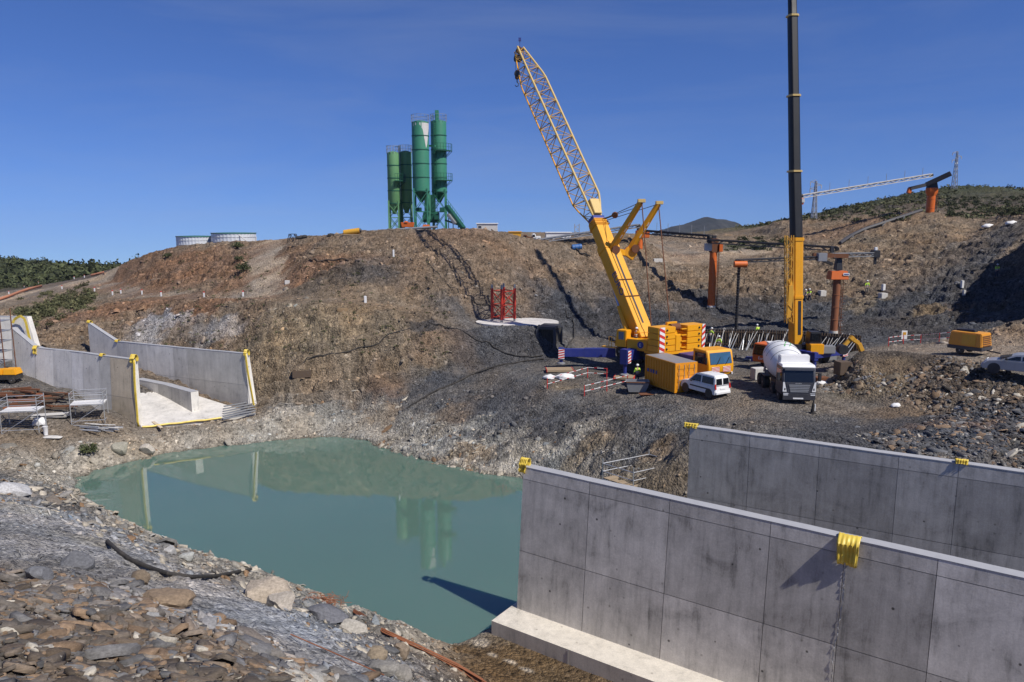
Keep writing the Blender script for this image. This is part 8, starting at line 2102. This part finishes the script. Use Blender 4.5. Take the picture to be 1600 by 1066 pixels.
# ================================================================ VEGETATION
def leafmat(name, a, b_):
    m, t, b = nt(name); tc = N(t, 'ShaderNodeTexCoord'); nz = N(t, 'ShaderNodeTexNoise', Scale=.9, Detail=6.0, Roughness=.7); t.links.new(tc.outputs['Object'], nz.inputs[0])
    at_ = N(t, 'ShaderNodeAttribute', attribute_name='soil'); c = mixc(t, 'MIX', ramp(t, nz.outputs[0], [(.35, 0), (.65, 1)]), a, b_)
    t.links.new(mixc(t, 'MULTIPLY', 1.0, c, at_.outputs['Color']), b.inputs['Base Color']); b.inputs['Roughness'].default_value = .75; b.inputs['Specular IOR Level'].default_value = .2; MAT[name] = m
leafmat('foliage_dark', (.036,.047,.021), (.078,.084,.038)); leafmat('foliage_scrub', (.055,.064,.028), (.135,.125,.065))
def foliage(name, P, size, nleaf, leaf, mat, label, seed, squash=.75, parent=None, kind='stuff'):
    g_ = np.random.default_rng(seed); n = len(P); P = np.array(P); size = np.array(size)
    d = g_.normal(0, 1, (n, nleaf, 3)); d /= np.linalg.norm(d, axis=2)[:, :, None]; d[:, :, 2] = np.abs(d[:, :, 2])
    lump = 1+.35*np.sin(d[:, :, 0]*5+g_.uniform(0, 6, (n, 1)))*np.cos(d[:, :, 1]*4+g_.uniform(0, 6, (n, 1)))
    rad = size[:, None]*lump*g_.uniform(.35, 1.05, (n, nleaf))
    c = P[:, None, :]+d*rad[:, :, None]*np.array([1, 1, squash])
    a = g_.normal(0, 1, c.shape); a /= np.linalg.norm(a, axis=2)[:, :, None]; b2 = np.cross(a, g_.normal(0, 1, c.shape)); b2 /= np.linalg.norm(b2, axis=2)[:, :, None]
    L_ = (leaf*size[:, None]*g_.uniform(.5, 1.3, (n, nleaf)))[:, :, None]
    v = np.stack([c-a*L_, c+b2*L_*.6, c+a*L_, c-b2*L_*.6], 2).reshape(-1, 3)
    tone = np.repeat((g_.uniform(.55, 1.45, (n, 1))*g_.uniform(.7, 1.3, (n, nleaf))).reshape(-1), 4)
    me = bpy.data.meshes.new(name); me.vertices.add(len(v)); me.vertices.foreach_set('co', v.astype(np.float32).ravel()); nf = len(v)//4
    me.loops.add(nf*4); me.loops.foreach_set('vertex_index', np.arange(nf*4, dtype=np.int32)); me.polygons.add(nf)
    me.polygons.foreach_set('loop_start', (np.arange(nf)*4).astype(np.int32)); me.polygons.foreach_set('loop_total', np.full(nf, 4, dtype=np.int32)); me.update(calc_edges=True)
    ca = me.color_attributes.new('soil', 'FLOAT_COLOR', 'POINT'); ca.data.foreach_set('color', np.stack([tone, tone, tone*.95, np.ones_like(tone)], 1).astype(np.float32).ravel())
    me.materials.append(M(mat)); o = obj(name, me, parent)
    if kind: tag(o, label, None, None, kind)
    return o
g = np.random.default_rng(77)
def on_pts(x, y, keep=1.0):
    z = terrain(x, y, False); return np.stack([x, y, z], 1)
# woodland on the far green hill
x = g.uniform(-420, -95, 5600); y = g.uniform(215, 345, 5600); k = (x/y < -.47) & (fbm(x*.03, y*.03, 3, 5) > -.35); x, y = x[k], y[k]
foliage('woodland', on_pts(x, y), np.clip(g.lognormal(.35, .45, len(x)), .6, 4.2), 40, .24, 'foliage_dark', 'dark green wooded hillside beyond the road at the far left', 5, .95)
# scrub below the road bend
pts = []; sz = []
for _ in range(150):
    u, v = g.uniform(25, 145), 0; v = 500-(u-25)*.30+g.normal(0, 9); p = on(u, v, 90); pts.append(tuple(p)); sz.append(g.uniform(.35, 1.15))
for _ in range(30):
    u = g.uniform(60, 150); p = on(u, 462-(u-60)*.03+g.normal(0, 3), 90); pts.append(tuple(p)); sz.append(g.uniform(.3, .7))
foliage('scrub', pts, sz, 110, .17, 'foliage_scrub', 'patch of green scrub on the bank below the far left road', 6, .8)
# scrub on the right hill
x = g.uniform(55, 170, 4000); y = g.uniform(150, 222, 4000); n_ = fbm(x*.035, y*.035, 4, 15); k = (n_ > -.12) & (x/y > .30); x, y = x[k], y[k]
foliage('scrub', on_pts(x, y), np.clip(g.lognormal(-.7, .5, len(x)), .2, 1.6), 26, .26, 'foliage_scrub', 'dark scrub covering the upper right hill', 7, .7)
pts = []; sz = []
for (u0, u1, v0, v1, nn_) in ((1480,1600,308,338,220), (1130,1230,372,392,46), (1225,1420,330,346,60)):
    for _ in range(nn_): p = on(g.uniform(u0, u1), g.uniform(v0, v1), 100); pts.append(tuple(p)); sz.append(g.uniform(.3, 1.0))
foliage('scrub', pts, sz, 60, .2, 'foliage_dark', 'low green scrub on the benches of the right hillside', 8, .7)
# dry tufts on the left and centre slopes
pts = []; sz = []
for _ in range(420):
    u = g.uniform(180, 700); v = g.uniform(395, 560); p = on(u, v, 76)
    if p.z > 3: pts.append(tuple(p)); sz.append(g.uniform(.1, .32))
foliage('dry_tufts', pts, sz, 26, .3, 'foliage_scrub', 'small dry tufts on the brown slopes', 9, .6)
# the few shrubs one can pick out beside the dirt ramp and above the waterline
for u, v, s_, lab in ((381,424,1.1,'largest dark green shrub on the slope just left of the dirt ramp'),(374,408,.7,'small green shrub above the largest one, left of the dirt ramp'),(371,388,.9,'dark shrub just below the crest by the upper water tank'),(262,403,.8,'low green shrub on the orange slope below the lower water tank'),(138,712,.8,'dark shrub in the rock cleft at the left end of the pool')):
    p = on(u, v, 50 if v > 600 else 80); sh_ = thing('shrub', lab, 'shrub', p, group='shrubs on the cut slopes')
    mb = MB()
    for k in range(5): a = k*1.3; mb.cyl((0,0,-.1), (math.cos(a)*s_*.45, math.sin(a)*s_*.45, s_*.6), .03, .01, 6)
    mb.build('stem', M('dark_wood'), sh_)
    foliage('foliage', [(0,0,s_*.25)], [s_], 420, .13, 'foliage_dark', None, int(u), .8, sh_, None)

# ================================================================ AIR
mb = MB(); mb.box((0, 1000, -4), (4400, 4600, 148)); hz_o = mb.build('haze', bpy.data.materials.new('haze_air'), None, smooth=False)
hm = hz_o.data.materials[0]; hm.use_nodes = True; ht = hm.node_tree
for n_ in list(ht.nodes):
    if n_.type == 'BSDF_PRINCIPLED': ht.nodes.remove(n_)
pv = ht.nodes.new('ShaderNodeVolumePrincipled'); pv.inputs['Color'].default_value = (.62,.74,.95,1); pv.inputs['Density'].default_value = .00006
outn = [n_ for n_ in ht.nodes if n_.type == 'OUTPUT_MATERIAL'][0]; ht.links.new(pv.outputs[0], outn.inputs['Volume'])
tag(hz_o, 'thin blue air over the whole site', None, None, 'stuff')
